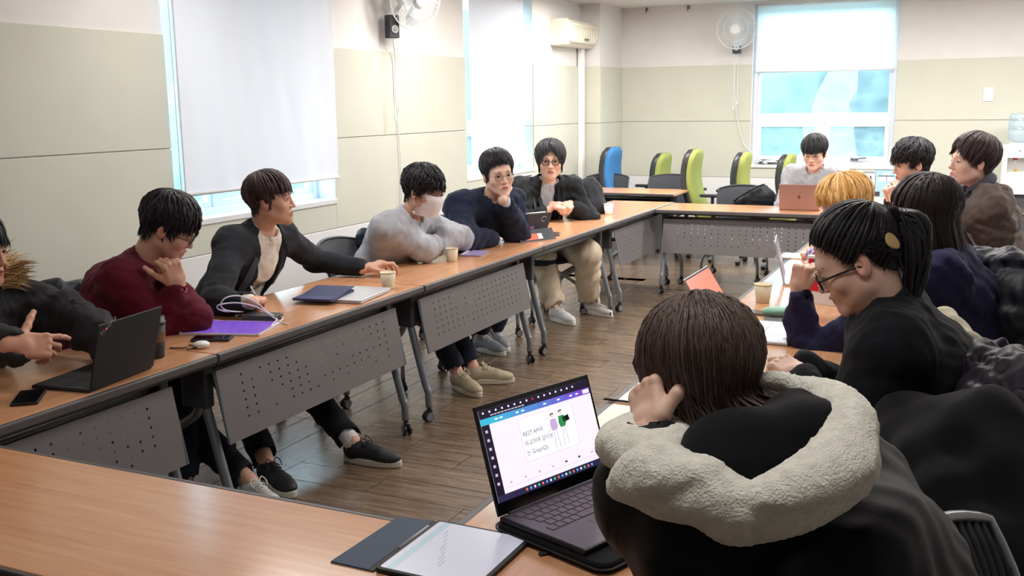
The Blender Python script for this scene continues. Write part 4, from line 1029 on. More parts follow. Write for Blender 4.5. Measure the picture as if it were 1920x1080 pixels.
    def trousers(s, m, t=0.012, amp=0.003, cuff=0.93, wide=1.0, name='trousers'):
        pr_ = [P_rc(s.P-v(0, 0, 0.02), s.P+s.U*0.10, 0.115*s.g+t, 0.104*s.g+t, 0.05, lat=s.Lt, ls=1.42)]
        for q in s.leg:
            H, K, A = s.leg[q]; e = K+(A-K)*cuff
            pr_ += [P_rc(H, K, 0.086+t, (0.062+t)*wide, 0.04, rip=(0.003, 3, 1)), P_rc(K, e, (0.062+t)*wide, (0.047+t)*wide, 0.03, rip=(0.004, 4, s.seed))]
            pr_ += [P_rc(e-nrm(A-K)*-0.015, A+nrm(A-K)*0.1, (0.048+t)*wide, (0.06+t)*wide, 0.004, 's')]
        V, F = sdf_mesh(pr_, s.h*1.15, folds(s.seed*5+3, amp, 0.12)); return s.obj(name, V, F, m)
    def finish(s, jaw=1.0, cheek=1.0, eye=0.0042, nose=1.0, neck_r=0.053, mouth=0.0, hair='black', lids=False):
        # one continuous figure: head and neck, hands, trunk and limbs
        nb = s.N-s.U*0.03-s.hc; nb = v(nb@s.hx, nb@s.hy, nb@s.hz)/s.hs
        V, F, lip, bl = head_mesh(s.hh, nb, jaw, cheek, eye, nose, neck_r/s.hs*1.0, mouth); V = s.w(V)
        pr_ = s.torso(-0.016)
        for q in s.arm:
            S, E, W = s.arm[q]; pr_ += [P_rc(S, E, 0.044, 0.036, 0.03), P_rc(E, W, 0.036, 0.0255, 0.02)]
        for q in s.leg:
            H, K, A = s.leg[q]; pr_ += [P_rc(H, K, 0.074, 0.05, 0.03), P_rc(K, A, 0.05, 0.036, 0.02)]
        V2, F2 = sdf_mesh(pr_, 0.014)
        Vj, Fj = join_np([(V, F), (V2, F2)]+s.body)
        L = np.concatenate([lip, np.zeros(len(V2))]+[a for a, _ in s.battr]); B = np.concatenate([bl, np.zeros(len(V2))]+[b for _, b in s.battr])
        s.obj('body', Vj, Fj, s.skin, None, {'lip': L, 'blush': B})
        for sg in (-1, 1):
            if eye:
                o = bpy.data.objects.new('eye', eye_me); C.objects.link(o); o.parent = s.root; o.matrix_local = s.HM((sg*0.031, 0.0742, -0.0008))
            s.mb('eyelashes', mir(lash_cl if lids else lash, sg), hairs['black'], headlocal=True); s.mb('eyebrow', mir(brow, sg), hairs[hair], headlocal=True)
        return s
    def hair(s, H, color, n=260, extra=None, name='hair', **kw):
        V, F, S = H.shell(); Lk = H.locks(n, **kw); V2, F2, S2 = lock_mesh(Lk, 0.6)
        V = s.w(V); V2 = s.w(V2); parts = [(V, F), (V2, F2)]; A = [S, S2]
        if extra:
            V3, F3, S3 = lock_mesh(extra, 0.7); parts.append((V3, F3)); A.append(S3)
        Vj, Fj = join_np(parts); return s.obj(name, Vj, Fj, hairs[color], None, {'strand': np.concatenate(A)})
    def glasses(s, m, r=(0.0215, 0.0185), y=0.1015, tube=0.0016, z=-0.004, sq=2.4):
        g_ = MB(); 
        def lp(sg):
            out = []
            for i in range(22):
                a = 2*PI*i/22; c, q = math.cos(a), math.sin(a); k = (abs(c)**sq+abs(q)**sq)**(-1/sq)
                x = sg*0.033+r[0]*k*c; out.append((x, y-0.18*max(0, abs(x)-0.025)**1.0*1.0, z+r[1]*k*q))
            return out
        for sg in (-1, 1):
            L = lp(sg); g_.tube(L, tube, 6, closed=True)
            g_.tube([(sg*(0.033+r[0]), y-0.18*(0.008+r[0]), z+0.006), (sg*0.071, y-0.03, z+0.006), (sg*0.0795, 0.0, z+0.002), (sg*0.077, -0.02, z-0.01)], tube*1.1, 6)
        g_.tube(bez((-0.0125, y, z+0.003), (0, y+0.003, z+0.006), (0.0125, y, z+0.003), n=4), tube, 6)
        o = s.mb('glasses', g_, m, headlocal=True)
        for sg in (-1, 1):
            L = lp(sg); le = MB().add(L+[(p[0], p[1]-0.0012, p[2]) for p in L], [tuple(range(22)), tuple(range(43, 21, -1))]); q = le.build('lens', m_lens, o)
        return o
    # --- cloth details laid onto the garment built last: (a sideways to the person's left, b up from the chest centre)
    def on(s, a, b, off=0.004):
        c = s.N-s.U*0.24+s.LtS*a+s.U*b; f = s.FS
        hit = s.bvh.ray_cast(Vector(c+f*0.6), Vector(-f)); p = np.array(hit[0]) if hit[0] is not None else c+f*0.12
        return p+f*off
    def patch(s, name, rows, m, off=0.005, th=0.004, parent=None):
        """rows: list of rows of (a,b); a thin cloth piece following the body"""
        nr, nc = len(rows), len(rows[0]); V = [s.on(a, b, off) for r_ in rows for a, b in r_]; V2 = [p-s.FS*(th+off*0.5) for p in V]
        F = [(j*nc+i, j*nc+i+1, (j+1)*nc+i+1, (j+1)*nc+i) for j in range(nr-1) for i in range(nc-1)]; n = len(V)
        F2 = [tuple(q+n for q in f[::-1]) for f in F]; bd = [i for i in range(nc)]+[j*nc+nc-1 for j in range(1, nr)]+[(nr-1)*nc+i for i in range(nc-2, -1, -1)]+[j*nc for j in range(nr-2, 0, -1)]
        F3 = [(bd[i], bd[(i+1) % len(bd)], bd[(i+1) % len(bd)]+n, bd[i]+n) for i in range(len(bd))]
        return s.mb(name, MB().add(V+V2, F+F2+F3), m, parent)
    def strip(s, name, path, w, m, off=0.005, parent=None):
        rows = []
        for i, (a, b) in enumerate(path):
            q0 = path[max(i-1, 0)]; q1 = path[min(i+1, len(path)-1)]; t_ = nrm(v(q1[0]-q0[0], q1[1]-q0[1])); n_ = v(-t_[1], t_[0])
            ww = w[i] if isinstance(w, (list, tuple)) else w; rows.append([(a+n_[0]*ww*k, b+n_[1]*ww*k) for k in (-0.5, 0, 0.5)])
        return s.patch(name, rows, m, off, parent=parent)
    def text(s, txt, size, a, b, m, arc=0.0, parent=None, off=0.0025):
        me = text_mesh(txt, size, 0.0); n = len(me.vertices); co = np.zeros(n*3); me.vertices.foreach_get('co', co); co = co.reshape(-1, 3)
        out = []
        for x, y, z in co:
            if arc: th = x/arc; xx = (arc+y)*math.sin(th); yy = (arc+y)*math.cos(th)-arc
            else: xx, yy = x, y
            out.append(s.on(a-xx, b+yy, off)-s.o)
        me.vertices.foreach_set('co', np.array(out).ravel()); me.update(); return link('print', me, m, parent or s.root)
    def collar(s, m, r=0.066, th=0.009, drop=0.0, name='collar', parent=None, tilt=0.25):
        d = nrm(s.hc-s.hz*0.06*s.hs-s.N); d = nrm(d+s.F*tilt); a = nrm(np.cross(d, s.Lt)); b = np.cross(d, a); c = s.N+d*(0.018-drop)
        return s.mb(name, MB().tube([c+r*(math.cos(q)*a+1.05*math.sin(q)*b) for q in np.linspace(0, 2*PI, 22, endpoint=False)], th, 8, closed=True, flat=1.5), m, parent)
    def cuff(s, side, m, r=0.037, frac=0.95, ln=0.04, parent=None):
        S, E, W = s.arm[side]; d = nrm(W-E); e = E+(W-E)*frac
        return s.mb('cuff', MB().tube([e-d*ln, e-d*ln*0.5, e, e+d*0.004, e], [r+0.003, r, r, r-0.003, r-0.007], 14, caps=False), m, parent)
def fabric(name, col, rough=0.9, amp=0.25, sc=350, noise=0.12): return mat(name, col, rough, noise=noise, nscale=25, bump=amp, bscale=sc, sheen=0.04, spec=0.2)
# ================================================================== THE PEOPLE
up = v(0, 0, 1)
MEN = [(0, 0.026), (48, 0.028), (58, 0.010), (66, -0.020), (74, -0.022), (80, 0.014), (100, 0.018), (110, -0.02), (122, -0.045), (150, -0.062), (180, -0.066)]
f_maroon = fabric('knit_maroon', rgb(92, 22, 42)); f_blazer = fabric('wool_charcoal', rgb(38, 41, 48)); f_cream = fabric('tee_cream', rgb(222, 216, 206), amp=0.1)
f_grey = fabric('sweat_grey', rgb(170, 172, 180)); f_navy = fabric('knit_navy', rgb(34, 40, 62)); f_blackj = fabric('jacket_black', rgb(26, 28, 32), 0.7)
f_black = fabric('cloth_black', rgb(15, 15, 20)); f_jean = fabric('denim_dark', rgb(34, 38, 52)); f_trous = fabric('trousers_black', rgb(26, 27, 32)); f_creamtr = fabric('trousers_cream', rgb(206, 192, 168))
f_parka = fabric('parka_olive_grey', rgb(42, 42, 45), 0.75); f_tee = fabric('tee_grey', rgb(176, 178, 186), amp=0.1); f_taupe = fabric('jacket_taupe', rgb(104, 92, 88), 0.75); f_taupe_d = fabric('collar_slate', rgb(74, 76, 88), 0.8)
f_knitblack = fabric('knit_black', rgb(27, 29, 36), amp=0.6, sc=220); f_navysw = fabric('sweat_navy', rgb(40, 40, 72)); f_fleece = mat('fleece_white', rgb(244, 242, 230), 1.0, noise=0.1, nscale=60, bump=0.9, bscale=260, sheen=0.4, spec=0.1)
f_sock = fabric('sock_white', rgb(222, 218, 220), amp=0.5, sc=120)

# --- person in the dark blazer, speaking
p = Person('person in a dark blazer with one arm stretched over the table', at(508, 374, x=-3.06), 26, 2, (-3.42, 3.80, 0.53), 2, roll=0, neck=(0.055, 0.155), skin='mid', twist=0, hs=1.02)
wr = at(686, 503, z=0.765); p.arms('L', wr, at(742, 486, z=0.80)-wr, v(0.1, 0.1, 1.0), 'claw', elbow=at(590, 488, z=0.80), sc=1.08)
wr = at(474, 566, z=0.79); p.arms('R', wr, at(512, 548, z=0.765)-wr, v(0.2, -0.3, 1), 'pen', elbow=at(402, 560, x=-3.0)+v(0, 0, -0.02))
p.legs('R', at(500, 868, z=0.09)+v(0, 0, 0), -25, 'black'); p.legs('L', at(663, 830, z=0.09), 5, 'black', sock=f_sock)
p.trousers(f_trous)
sh = p.garment('t_shirt', f_cream, 0.004, sides=(), amp=0.003, neckcut=0.060); p.collar(f_cream, 0.064, 0.006, 0.012, parent=sh)
p.text('Re', 0.075, 0.0, 0.01, f_black, parent=sh)
bz = p.garment('blazer', f_blazer, 0.020, rip=0.005, amp=0.003, wl=0.14, neckcut=0.072, cut=[P_bx(p.N-p.U*0.20+p.FS*0.18+p.LtS*0.0, (0.080, 0.15, 0.24), (p.LtS, p.FS, p.U), 0.02, 0.012, 's'), P_bx(p.N-p.U*0.05+p.FS*0.14, (0.075, 0.12, 0.08), (p.LtS, p.FS, p.U), 0.02, 0.012, 's')])
for sg in (-1, 1):
    p.strip('lapel', [(sg*0.075, 0.225), (sg*0.104, 0.16), (sg*0.116, 0.08), (sg*0.106, 0.0), (sg*0.086, -0.12)], [0.03, 0.06, 0.07, 0.055, 0.02], fabric('lapel_charcoal', rgb(52, 55, 64)), 0.007, parent=bz)
p.patch('pocket_flap', [[(-0.13, -0.02), (-0.05, -0.035)], [(-0.13, 0.0), (-0.05, -0.012)]], f_blazer, 0.004, parent=bz)
p.mb('button', MB().lathe([(0, 0), (0.007, 0), (0.007, 0.003), (0, 0.003)], p.on(0.10, -0.12, 0.004), 10, axis=0), m_whitepl, bz)
for q in 'LR': p.cuff(q, f_cream, 0.034, 0.965, 0.03)
p.finish(jaw=1.05, eye=0.0044, mouth=0.005, nose=1.05)
p.hair(Hair([(0, 0.036), (30, 0.030), (48, 0.034)]+MEN[2:], 0.022, 0.012, seed=3, drift=10), 'brown', 300)
wr_ = at(474, 566, z=0.79); g_ = grip_point(wr_, at(512, 548, z=0.765)-wr_, v(0.2, -0.3, 1), 0.095, -0.012)
tag(MB().tube([g_+v(-0.03, -0.01, 0.07), g_+v(0.015, 0.005, -0.035)], [0.0042, 0.0035], 8).build('pen', m_whitepl), 'white pen in the fist of the person in the blazer', 'pen')

# --- person in the maroon sweater, chin on hand
p = Person('person in a maroon sweater looking down with the chin in one hand', at(318, 425, x=-2.97), 36, -30, (-3.38, 2.98, 0.53), 28, roll=-4, neck=(0.115, 0.15), skin='mid', bend=0.04, hs=1.04)
wr = at(333, 533, x=-2.86); p.arms('R', wr, at(312, 478, x=-2.86)-wr+v(0, 0, 0.01), v(0.75, -0.35, 0.3), 'chin', elbow=at(308, 612, x=-2.93), sc=1.05)
wr = at(338, 545, x=-2.94); p.arms('L', wr, v(0.1, -0.3, 1), v(1, 0.3, 0), 'fist', elbow=at(366, 596, z=0.775))
p.legs('L', at(470, 905, z=0.09), -20, 'white'); p.legs('R', v(-2.85, 2.95, 0.09), -10, 'white'); p.trousers(f_jean)
g1 = p.garment('sweater', f_maroon, 0.020, rip=0.004, amp=0.004, cuff=0.93, neckcut=0.066); p.collar(f_maroon, 0.068, 0.010, parent=g1)
for q in 'LR': p.cuff(q, f_maroon, 0.038, 0.93, 0.045, parent=g1)
p.finish(lids=True, eye=0.0); p.hair(Hair(MEN, 0.024, 0.010, seed=5, messy=0.8, curl=0.3), 'black', 420, over=(-4, 10)); p.glasses(m_glassrim, z=-0.010)

# --- person in the grey sweatshirt with a face mask
p = Person('person in a light grey sweatshirt and white face mask with folded arms', at(795, 357, x=-2.84), 0, -14, (-3.24, 4.98, 0.53), 0, neck=(0.10, 0.16), skin='mid', bend=0.04, hs=1.06, sw=0.19)
p.arms('R', at(856, 450, z=0.81), v(0.2, 1, 0), v(0, -0.2, 1), 'fist', elbow=at(794, 467, z=0.80), hand_on=False)
p.arms('L', at(828, 436, z=0.875), v(0.2, -1, 0), v(0, 0, 1), 'fist', elbow=at(864, 447, z=0.81), hand_on=False)
p.legs('R', at(858, 700, z=0.09), -30, 'beige'); p.legs('L', at(888, 690, z=0.09), 25, 'beige'); p.trousers(f_jean)
g1 = p.garment('sweatshirt', f_grey, 0.024, rip=0.007, amp=0.003, wl=0.13, cuff=1.0, neckcut=0.066, wide=1.08); p.collar(f_grey, 0.069, 0.010, parent=g1)
p.mb('chest_badge', MB().lathe([(0, 0), (0.014, 0), (0.014, 0.002), (0, 0.002)], p.on(0.085, 0.03, 0.004), 12, axis=0), m_whitepl, g1)
p.finish(eye=0.0026, lids=True); p.hair(Hair(MEN, 0.026, 0.012, seed=8, messy=0.8, curl=0.7), 'black', 460, over=(-6, 6))
hv, hf, _, _ = head_mesh(0.004, (0, -0.03, -0.2)); hb = BVHTree.FromPolygons([tuple(q) for q in hv], [tuple(map(int, f)) for f in hf]); nu, nw = 20, 12; V = []
for j in range(nw+1):
    t = j/nw; hw = 0.069*(1-0.16*t)
    for i in range(nu+1):
        a = -1+2*i/nu; x = hw*math.sin(a*PI/2*0.98); z = -0.006-0.112*t+0.020*abs(a)**2*(0.5-t)
        hit = hb.ray_cast(Vector((x, 0.3, max(z, -0.105))), Vector((0, -1, 0))); y = hit[0][1] if hit[0] else 0.0
        ym = 0.116*math.cos(a*1.02)**0.8-0.03*max(0, t-0.45)-0.05*max(0, 0.18-t)
        V.append((x, max(y+0.004, ym) if abs(a) < 0.8 else y+0.005, z))
F = [(j*(nu+1)+i, j*(nu+1)+i+1, (j+1)*(nu+1)+i+1, (j+1)*(nu+1)+i) for j in range(nw) for i in range(nu)]
n_ = len(V); mk = MB().add(V+[(x, y-0.002, z) for x, y, z in V], F+[tuple(q+n_ for q in f[::-1]) for f in F])
mo = p.mb('face_mask', mk, mat('mask_white', rgb(236, 230, 236), 0.8, bump=0.1, bscale=200), headlocal=True)
for sg in (-1, 1): p.mb('ear_loop', MB().tube([(sg*0.060, 0.035, -0.012), (sg*0.080, -0.004, 0.018), (sg*0.086, -0.022, 0.0), (sg*0.080, -0.02, -0.035), (sg*0.056, 0.03, -0.105)], 0.0016, 5), m_whitepl, mo).matrix_local = Matrix()
for o in mo.children: o.matrix_local = Matrix()

# --- person in the navy pullover, cheek on hand
p = Person('person in a navy pullover and glasses resting one cheek on a hand', at(934, 326, x=-2.76), -44, -4, (-3.18, 5.98, 0.53), -24, roll=-6, neck=(0.09, 0.17), skin='fair', bend=0.04, hs=1.12, sw=0.205)
wr = at(944, 372, x=-2.70); p.arms('L', wr, at(962, 338, x=-2.72)-wr, v(0.45, -0.25, -0.6), 'curl', elbow=at(970, 438, z=0.77), sc=1.08)
wr = at(932, 448, z=0.765); p.arms('R', wr, v(0.5, 0.6, 0), v(0, 0, 1), 'relaxed', elbow=at(868, 450, z=0.79), hand_on=False)
p.legs('L', at(925, 622, z=0.09), -40, 'grey'); p.legs('R', v(-2.95, 5.80, 0.09), -20, 'grey'); p.trousers(f_jean)
g1 = p.garment('pullover', f_navy, 0.034, rip=0.006, amp=0.005, wl=0.13, cuff=0.9, neckcut=0.066, wide=1.12); p.collar(f_navy, 0.068, 0.016, parent=g1, tilt=0.1)
p.cuff('L', fabric('shirt_stripe', rgb(214, 214, 216), amp=0.1), 0.040, 0.95, 0.04, parent=g1)
p.finish(jaw=1.0, cheek=1.0, eye=0.0040, lids=False); p.hair(Hair([(0, 0.066), (30, 0.060), (46, 0.045)]+MEN[2:], 0.026, 0.006, seed=11, messy=0.5), 'black', 320); p.glasses(m_glassmetal, sq=2.1, tube=0.0012, r=(0.0205, 0.019))

# --- person in the black jacket, hands clasped
p = Person('person in a black jacket and black glasses with hands clasped on a book', at(1032, 301, x=-2.98), -67, -2, (-3.22, 7.25, 0.53), -46, neck=(0.06, 0.17), skin='fair', hs=1.16, sw=0.205)
c_ = at(1062, 386, y=7.02)
for sg, sd in ((-1, 'R'), (1, 'L')): p.arms(sd, c_-p.F*0.085+p.Lt*sg*0.062+v(0, 0, 0.0), p.F*0.8-p.Lt*sg*0.62-v(0, 0, 0.1), v(0, 0, 1)+p.Lt*sg*0.7, 'clasp', sc=1.1, pole=p.S[sd]+p.Lt*sg*0.5-v(0, 0, 0.5))
p.legs('L', at(1104, 566, z=0.09)+v(0, 0, 0.0), -20, 'white', knee=v(-2.64, 6.98, 0.50)); p.legs('R', v(-2.85, 6.85, 0.09), -30, 'white'); p.trousers(f_creamtr, 0.03, 0.006, wide=1.1)
sh = p.garment('t_shirt', f_tee, 0.004, sides=(), amp=0.002, neckcut=0.060); p.collar(f_tee, 0.062, 0.006, 0.008, parent=sh)
bz = p.garment('jacket', f_blackj, 0.028, rip=0.007, amp=0.005, wl=0.12, neckcut=0.078, cut=[P_bx(p.N-p.U*0.20+p.FS*0.18, (0.055, 0.14, 0.24), (p.LtS, p.FS, p.U), 0.02, 0.012, 's')])
for sg in (-1, 1):
    p.strip('collar_flap', [(sg*0.062, 0.25), (sg*0.078, 0.17), (sg*0.084, 0.10)], [0.03, 0.05, 0.02], f_blackj, 0.008, parent=bz)
    p.strip('piping', [(sg*0.125, 0.17), (sg*0.128, 0.08), (sg*0.122, -0.04)], 0.02, fabric('piping_grey', rgb(96, 104, 108)), 0.003, parent=bz)
p.finish(eye=0.0045, jaw=0.96, nose=0.95); p.hair(Hair([(0, 0.074), (14, 0.055), (28, 0.026), (42, 0.004), (58, -0.022), (72, -0.05), (90, -0.055), (110, -0.06), (140, -0.09), (180, -0.095)], 0.026, 0.019, seed=14, messy=0.35, edge=0.55), 'black', 380, over=(-3, 6)); p.glasses(m_glassrim, tube=0.0024, r=(0.022, 0.018))

# --- person at the pink laptop
p = Person('person in a light grey sweatshirt and thin glasses looking down at the pink laptop', at(1527, 286, y=8.86), -96, -16, (-1.30, 9.22, 0.53), -94, neck=(0.07, 0.165), skin='fair', hs=1.12, sw=0.20)
p.arms('L', v(-1.24, 8.66, 0.77), v(-0.2, -1, 0), v(0, 0, 1), 'relaxed'); p.arms('R', v(-1.45, 8.66, 0.77), v(0.2, -1, 0), v(0, 0, 1), 'relaxed')
p.legs('L', v(-1.15, 8.75, 0.09), -90, 'dark'); p.legs('R', v(-1.45, 8.8, 0.09), -100, 'dark'); p.trousers(f_trous)
g1 = p.garment('sweatshirt', f_grey, 0.028, rip=0.006, amp=0.004, neckcut=0.066, cuff=0.94); p.collar(f_grey, 0.069, 0.010, parent=g1)
p.text('RD LITTLE F', 0.036, 0, 0.055, mat('print_grey', rgb(88, 90, 100), 0.8), arc=0.16, parent=g1)
p.finish(eye=0.003, lids=True); p.hair(Hair([(0, 0.024), (50, 0.024)]+MEN[2:], 0.024, 0.014, whorl=(0, -0.2, 0.98), seed=17, messy=0.2, edge=0.4), 'black', 340, over=(-2, 3)); p.glasses(m_glassmetal, tube=0.001, sq=2.1)

# --- person with clasped hands at the far right corner
p = Person('person in black with hands clasped before the face', at(1708, 305, y=6.95), 208, -12, (-0.0, 7.30, 0.53), 205, roll=4, neck=(0.06, 0.165), skin='fair', hs=1.10, sw=0.2)
c_ = at(1668, 352, y=6.85)
p.arms('L', c_+v(0.05, -0.02, -0.09), v(-0.35, 0.1, 1), v(-0.3, -1, 0), 'curl', elbow=at(1690, 395, y=6.9), sc=1.1); p.arms('R', c_+v(0.02, 0.07, -0.09), v(-0.35, -0.25, 1), v(-0.6, 0.8, 0), 'curl', elbow=v(-0.55, 7.1, 0.78), sc=1.1)
p.legs('L', v(-0.5, 7.0, 0.09), 190, 'dark'); p.legs('R', v(-0.55, 7.3, 0.09), 190, 'dark'); p.trousers(f_trous)
p.garment('jacket', f_black, 0.03, rip=0.005, amp=0.004, neckcut=0.07); p.finish(eye=0.0035); p.hair(Hair(MEN, 0.028, 0.014, seed=20, messy=0.8, curl=0.5), 'black', 400, over=(-3, 8))

# --- plaid shirt person in the plaid shirt
def plaid_mat():
    m = bpy.data.materials.new('plaid_shirt'); m.use_nodes = True; nt = m.node_tree; N = nt.nodes; b = N['Principled BSDF']; b.inputs['Roughness'].default_value = 0.85
    tc = N.new('ShaderNodeTexCoord'); sx = N.new('ShaderNodeSeparateXYZ'); mp = N.new('ShaderNodeMapping'); mp.inputs['Rotation'].default_value = (0.3, 0.5, 0.2); nt.links.new(tc.outputs['Object'], mp.inputs[0]); nt.links.new(mp.outputs[0], sx.inputs[0])
    prev = None; cols = [rgb(228, 224, 236), rgb(206, 44, 74), rgb(58, 84, 170), rgb(236, 236, 244)]
    last = None
    for axn, per, off, wd, col in ((0, 0.07, 0.0, 0.35, cols[1]), (1, 0.07, 0.0, 0.35, cols[1]), (0, 0.07, 0.03, 0.25, cols[2]), (1, 0.07, 0.03, 0.25, cols[2]), (2, 0.07, 0.03, 0.3, cols[2]), (0, 0.035, 0.01, 0.1, cols[3]), (2, 0.035, 0.01, 0.1, cols[3])):
        a = N.new('ShaderNodeMath'); a.operation = 'ADD'; a.inputs[1].default_value = off+5; nt.links.new(sx.outputs[axn], a.inputs[0])
        d_ = N.new('ShaderNodeMath'); d_.operation = 'DIVIDE'; d_.inputs[1].default_value = per; nt.links.new(a.outputs[0], d_.inputs[0])
        fr = N.new('ShaderNodeMath'); fr.operation = 'FRACT'; nt.links.new(d_.outputs[0], fr.inputs[0])
        lt = N.new('ShaderNodeMath'); lt.operation = 'LESS_THAN'; lt.inputs[1].default_value = wd; nt.links.new(fr.outputs[0], lt.inputs[0])
        ml = N.new('ShaderNodeMath'); ml.operation = 'MULTIPLY'; ml.inputs[1].default_value = 0.62; nt.links.new(lt.outputs[0], ml.inputs[0])
        mx = N.new('ShaderNodeMix'); mx.data_type = 'RGBA'; mx.inputs[7].default_value = col; nt.links.new(ml.outputs[0], mx.inputs[0])
        if last is None: mx.inputs[6].default_value = cols[0]
        else: nt.links.new(last.outputs[2], mx.inputs[6])
        last = mx
    nt.links.new(last.outputs[2], b.inputs['Base Color']); return m
p = Person('person in a red and blue plaid shirt bent over the table', at(1586, 388, y=5.0), 192, -34, (-0.04, 5.12, 0.53), 176, neck=(0.13, 0.11), skin='fair', bend=0.05, hs=1.12, sw=0.2)
wr = at(1524, 478, z=0.78); p.arms('L', wr, at(1500, 472, z=0.76)-wr, v(0, -0.3, 1), 'pen', sc=1.1); p.arms('R', v(-0.72, 5.35, 0.77), v(-0.8, -0.6, 0), v(0, 0, 1), 'relaxed')
p.legs('L', v(-0.55, 5.0, 0.09), 180, 'dark'); p.legs('R', v(-0.55, 5.25, 0.09), 175, 'dark'); p.trousers(f_trous)
p.garment('shirt', plaid_mat(), 0.022, rip=0.003, amp=0.003, neckcut=0.064); p.finish(eye=0, lids=True)
p.hair(Hair([(0, 0.062), (30, 0.058), (50, 0.044), (62, 0.026), (70, 0.0), (78, -0.012), (86, 0.016), (100, 0.014), (112, -0.04), (140, -0.085), (180, -0.09)], 0.028, 0.016, seed=23, messy=0.8, edge=0.5), 'blond', 420, over=(-6, 5))

# --- person in the taupe jacket
p = Person('person in a taupe jacket looking to the left', at(1822, 303, y=6.2), 206, 4, (0.17, 6.45, 0.53), 196, neck=(0.055, 0.17), skin='fair', hs=1.12, sw=0.18)
p.arms('L', v(-0.45, 6.25, 0.78), v(-1, 0.2, 0), v(0, 0, 1), 'relaxed', sc=1.05); p.arms('R', v(-0.42, 6.55, 0.78), v(-1, -0.2, 0), v(0, 0, 1), 'relaxed')
p.legs('L', v(-0.45, 6.3, 0.09), 185, 'dark'); p.legs('R', v(-0.45, 6.6, 0.09), 190, 'dark'); p.trousers(f_trous)
sh = p.garment('t_shirt', f_tee, 0.006, sides=(), amp=0.002, neckcut=0.060); p.collar(f_tee, 0.064, 0.007, 0.004, parent=sh)
bz = p.garment('jacket', f_taupe, 0.030, rip=0.008, amp=0.006, wl=0.12, neckcut=0.085, cut=[P_bx(p.N-p.U*0.14+p.FS*0.18, (0.05, 0.14, 0.17), (p.LtS, p.FS, p.U), 0.02, 0.015, 's')])
for sg in (-1, 1): p.strip('collar_flap', [(sg*0.055, 0.28), (sg*0.085, 0.20), (sg*0.095, 0.12)], [0.05, 0.08, 0.06], f_taupe_d, 0.012, parent=bz)
dd = nrm(p.hc-p.hz*0.06-p.N); a_ = nrm(np.cross(dd, p.Lt)); b_ = np.cross(dd, a_)
p.mb('jacket_collar', MB().tube([p.N+dd*(0.045+0.012*math.cos(q))+0.088*(math.cos(q)*a_+math.sin(q)*b_) for q in np.linspace(-2.4, 2.4, 20)], 0.020, 8, flat=1.6), f_taupe_d, bz)
p.finish(eye=0.0022, lids=True, nose=1.05); p.hair(Hair([(0, 0.078), (12, 0.060), (28, 0.030), (45, 0.012), (60, -0.012), (74, -0.02), (82, 0.010), (100, 0.010), (112, -0.03), (140, -0.07), (180, -0.075)], 0.032, 0.018, seed=26, messy=0.25, edge=0.4), 'brown', 360, over=(-3, 5))
# --- person in the parka at the left edge
p = Person('person in a dark parka with a fur hood gesturing at the left edge', at(-46, 468, x=-3.02), 14, -6, (-3.38, 2.18, 0.53), 12, neck=(0.06, 0.16), skin='tan', sw=0.20)
wr = at(28, 648, x=-2.72); p.arms('R', wr, at(125, 650, x=-2.66)-wr, v(0.75, -0.55, 0.55), 'gesture', elbow=at(-60, 660, x=-2.95), sc=1.12)
wr = at(225, 655, z=0.78); p.arms('L', wr, v(0.4, -0.5, 0), v(0, 0, 1), 'relaxed', elbow=at(120, 590, x=-2.98))
p.legs('R', v(-2.85, 2.05, 0.09), 0, 'dark'); p.legs('L', v(-2.85, 2.35, 0.09), 0, 'dark'); p.trousers(f_trous)
pk = p.garment('parka', f_parka, 0.042, rip=0.007, amp=0.007, wl=0.13, neckcut=0.078, cuff=0.93)
p.patch('storm_flap', [[(-0.05, -0.02), (0.02, -0.03), (0.10, -0.02)], [(-0.05, 0.06), (0.02, 0.05), (0.11, 0.06)], [(-0.06, 0.13), (0.02, 0.12), (0.10, 0.14)]], f_black, 0.008, parent=pk)
for a_, b_ in ((-0.02, -0.005), (0.07, 0.03), (0.075, 0.115)): p.mb('snap_button', MB().lathe([(0, 0), (0.008, 0), (0.008, 0.004), (0, 0.004)], p.on(a_, b_, 0.012), 10, axis=0), mat('snap_metal', rgb(120, 120, 124), 0.3, 0.9), pk)
dd = nrm(p.hc-p.N); a0 = nrm(np.cross(dd, p.Lt)); b0 = np.cross(dd, a0)
p.mb('hood', MB().tube([p.N+dd*0.03-p.F*0.03+0.10*(math.cos(q)*a0+1.2*math.sin(q)*b0) for q in np.linspace(-2.3, 2.3, 20)], [0.03+0.02*math.cos(q*0.6) for q in np.linspace(-2.3, 2.3, 20)], 10, flat=1.5), f_parka, pk)
fr = random.Random(3); fur = []                      # fur trim: tapered tufts fanning out of the hood edge
for i in range(1300):
    q = fr.uniform(-2.4, 2.4); c_ = p.N+dd*fr.uniform(0.04, 0.12)-p.F*0.02+0.115*(math.cos(q)*a0+1.25*math.sin(q)*b0)
    o_ = nrm(math.cos(q)*a0+1.1*math.sin(q)*b0+dd*fr.uniform(-0.3, 0.9)+v(fr.uniform(-.4, .4), fr.uniform(-.4, .4), fr.uniform(-.4, .4))); L = fr.uniform(0.05, 0.10)
    fur.append(([c_-o_*0.01, c_+o_*L*0.5+v(0, 0, 0.004), c_+o_*L], [0.0045, 0.0035, 0.0006], min(1, max(0, fr.gauss(0.5, 0.3)))))
Vf, Ff, Sf = lock_mesh(fur, 0.6); hairs['fur'] = hair_mat('fur_tan', rgb(140, 104, 66), rgb(232, 200, 150), 0.8)
tag(p.obj('fur_trim', Vf, Ff, hairs['fur'], pk, {'strand': Sf}), 'tan fur hood trim')
p.finish(eye=0.004); p.hair(Hair(MEN, 0.02, 0.01, seed=31), 'black', 220)

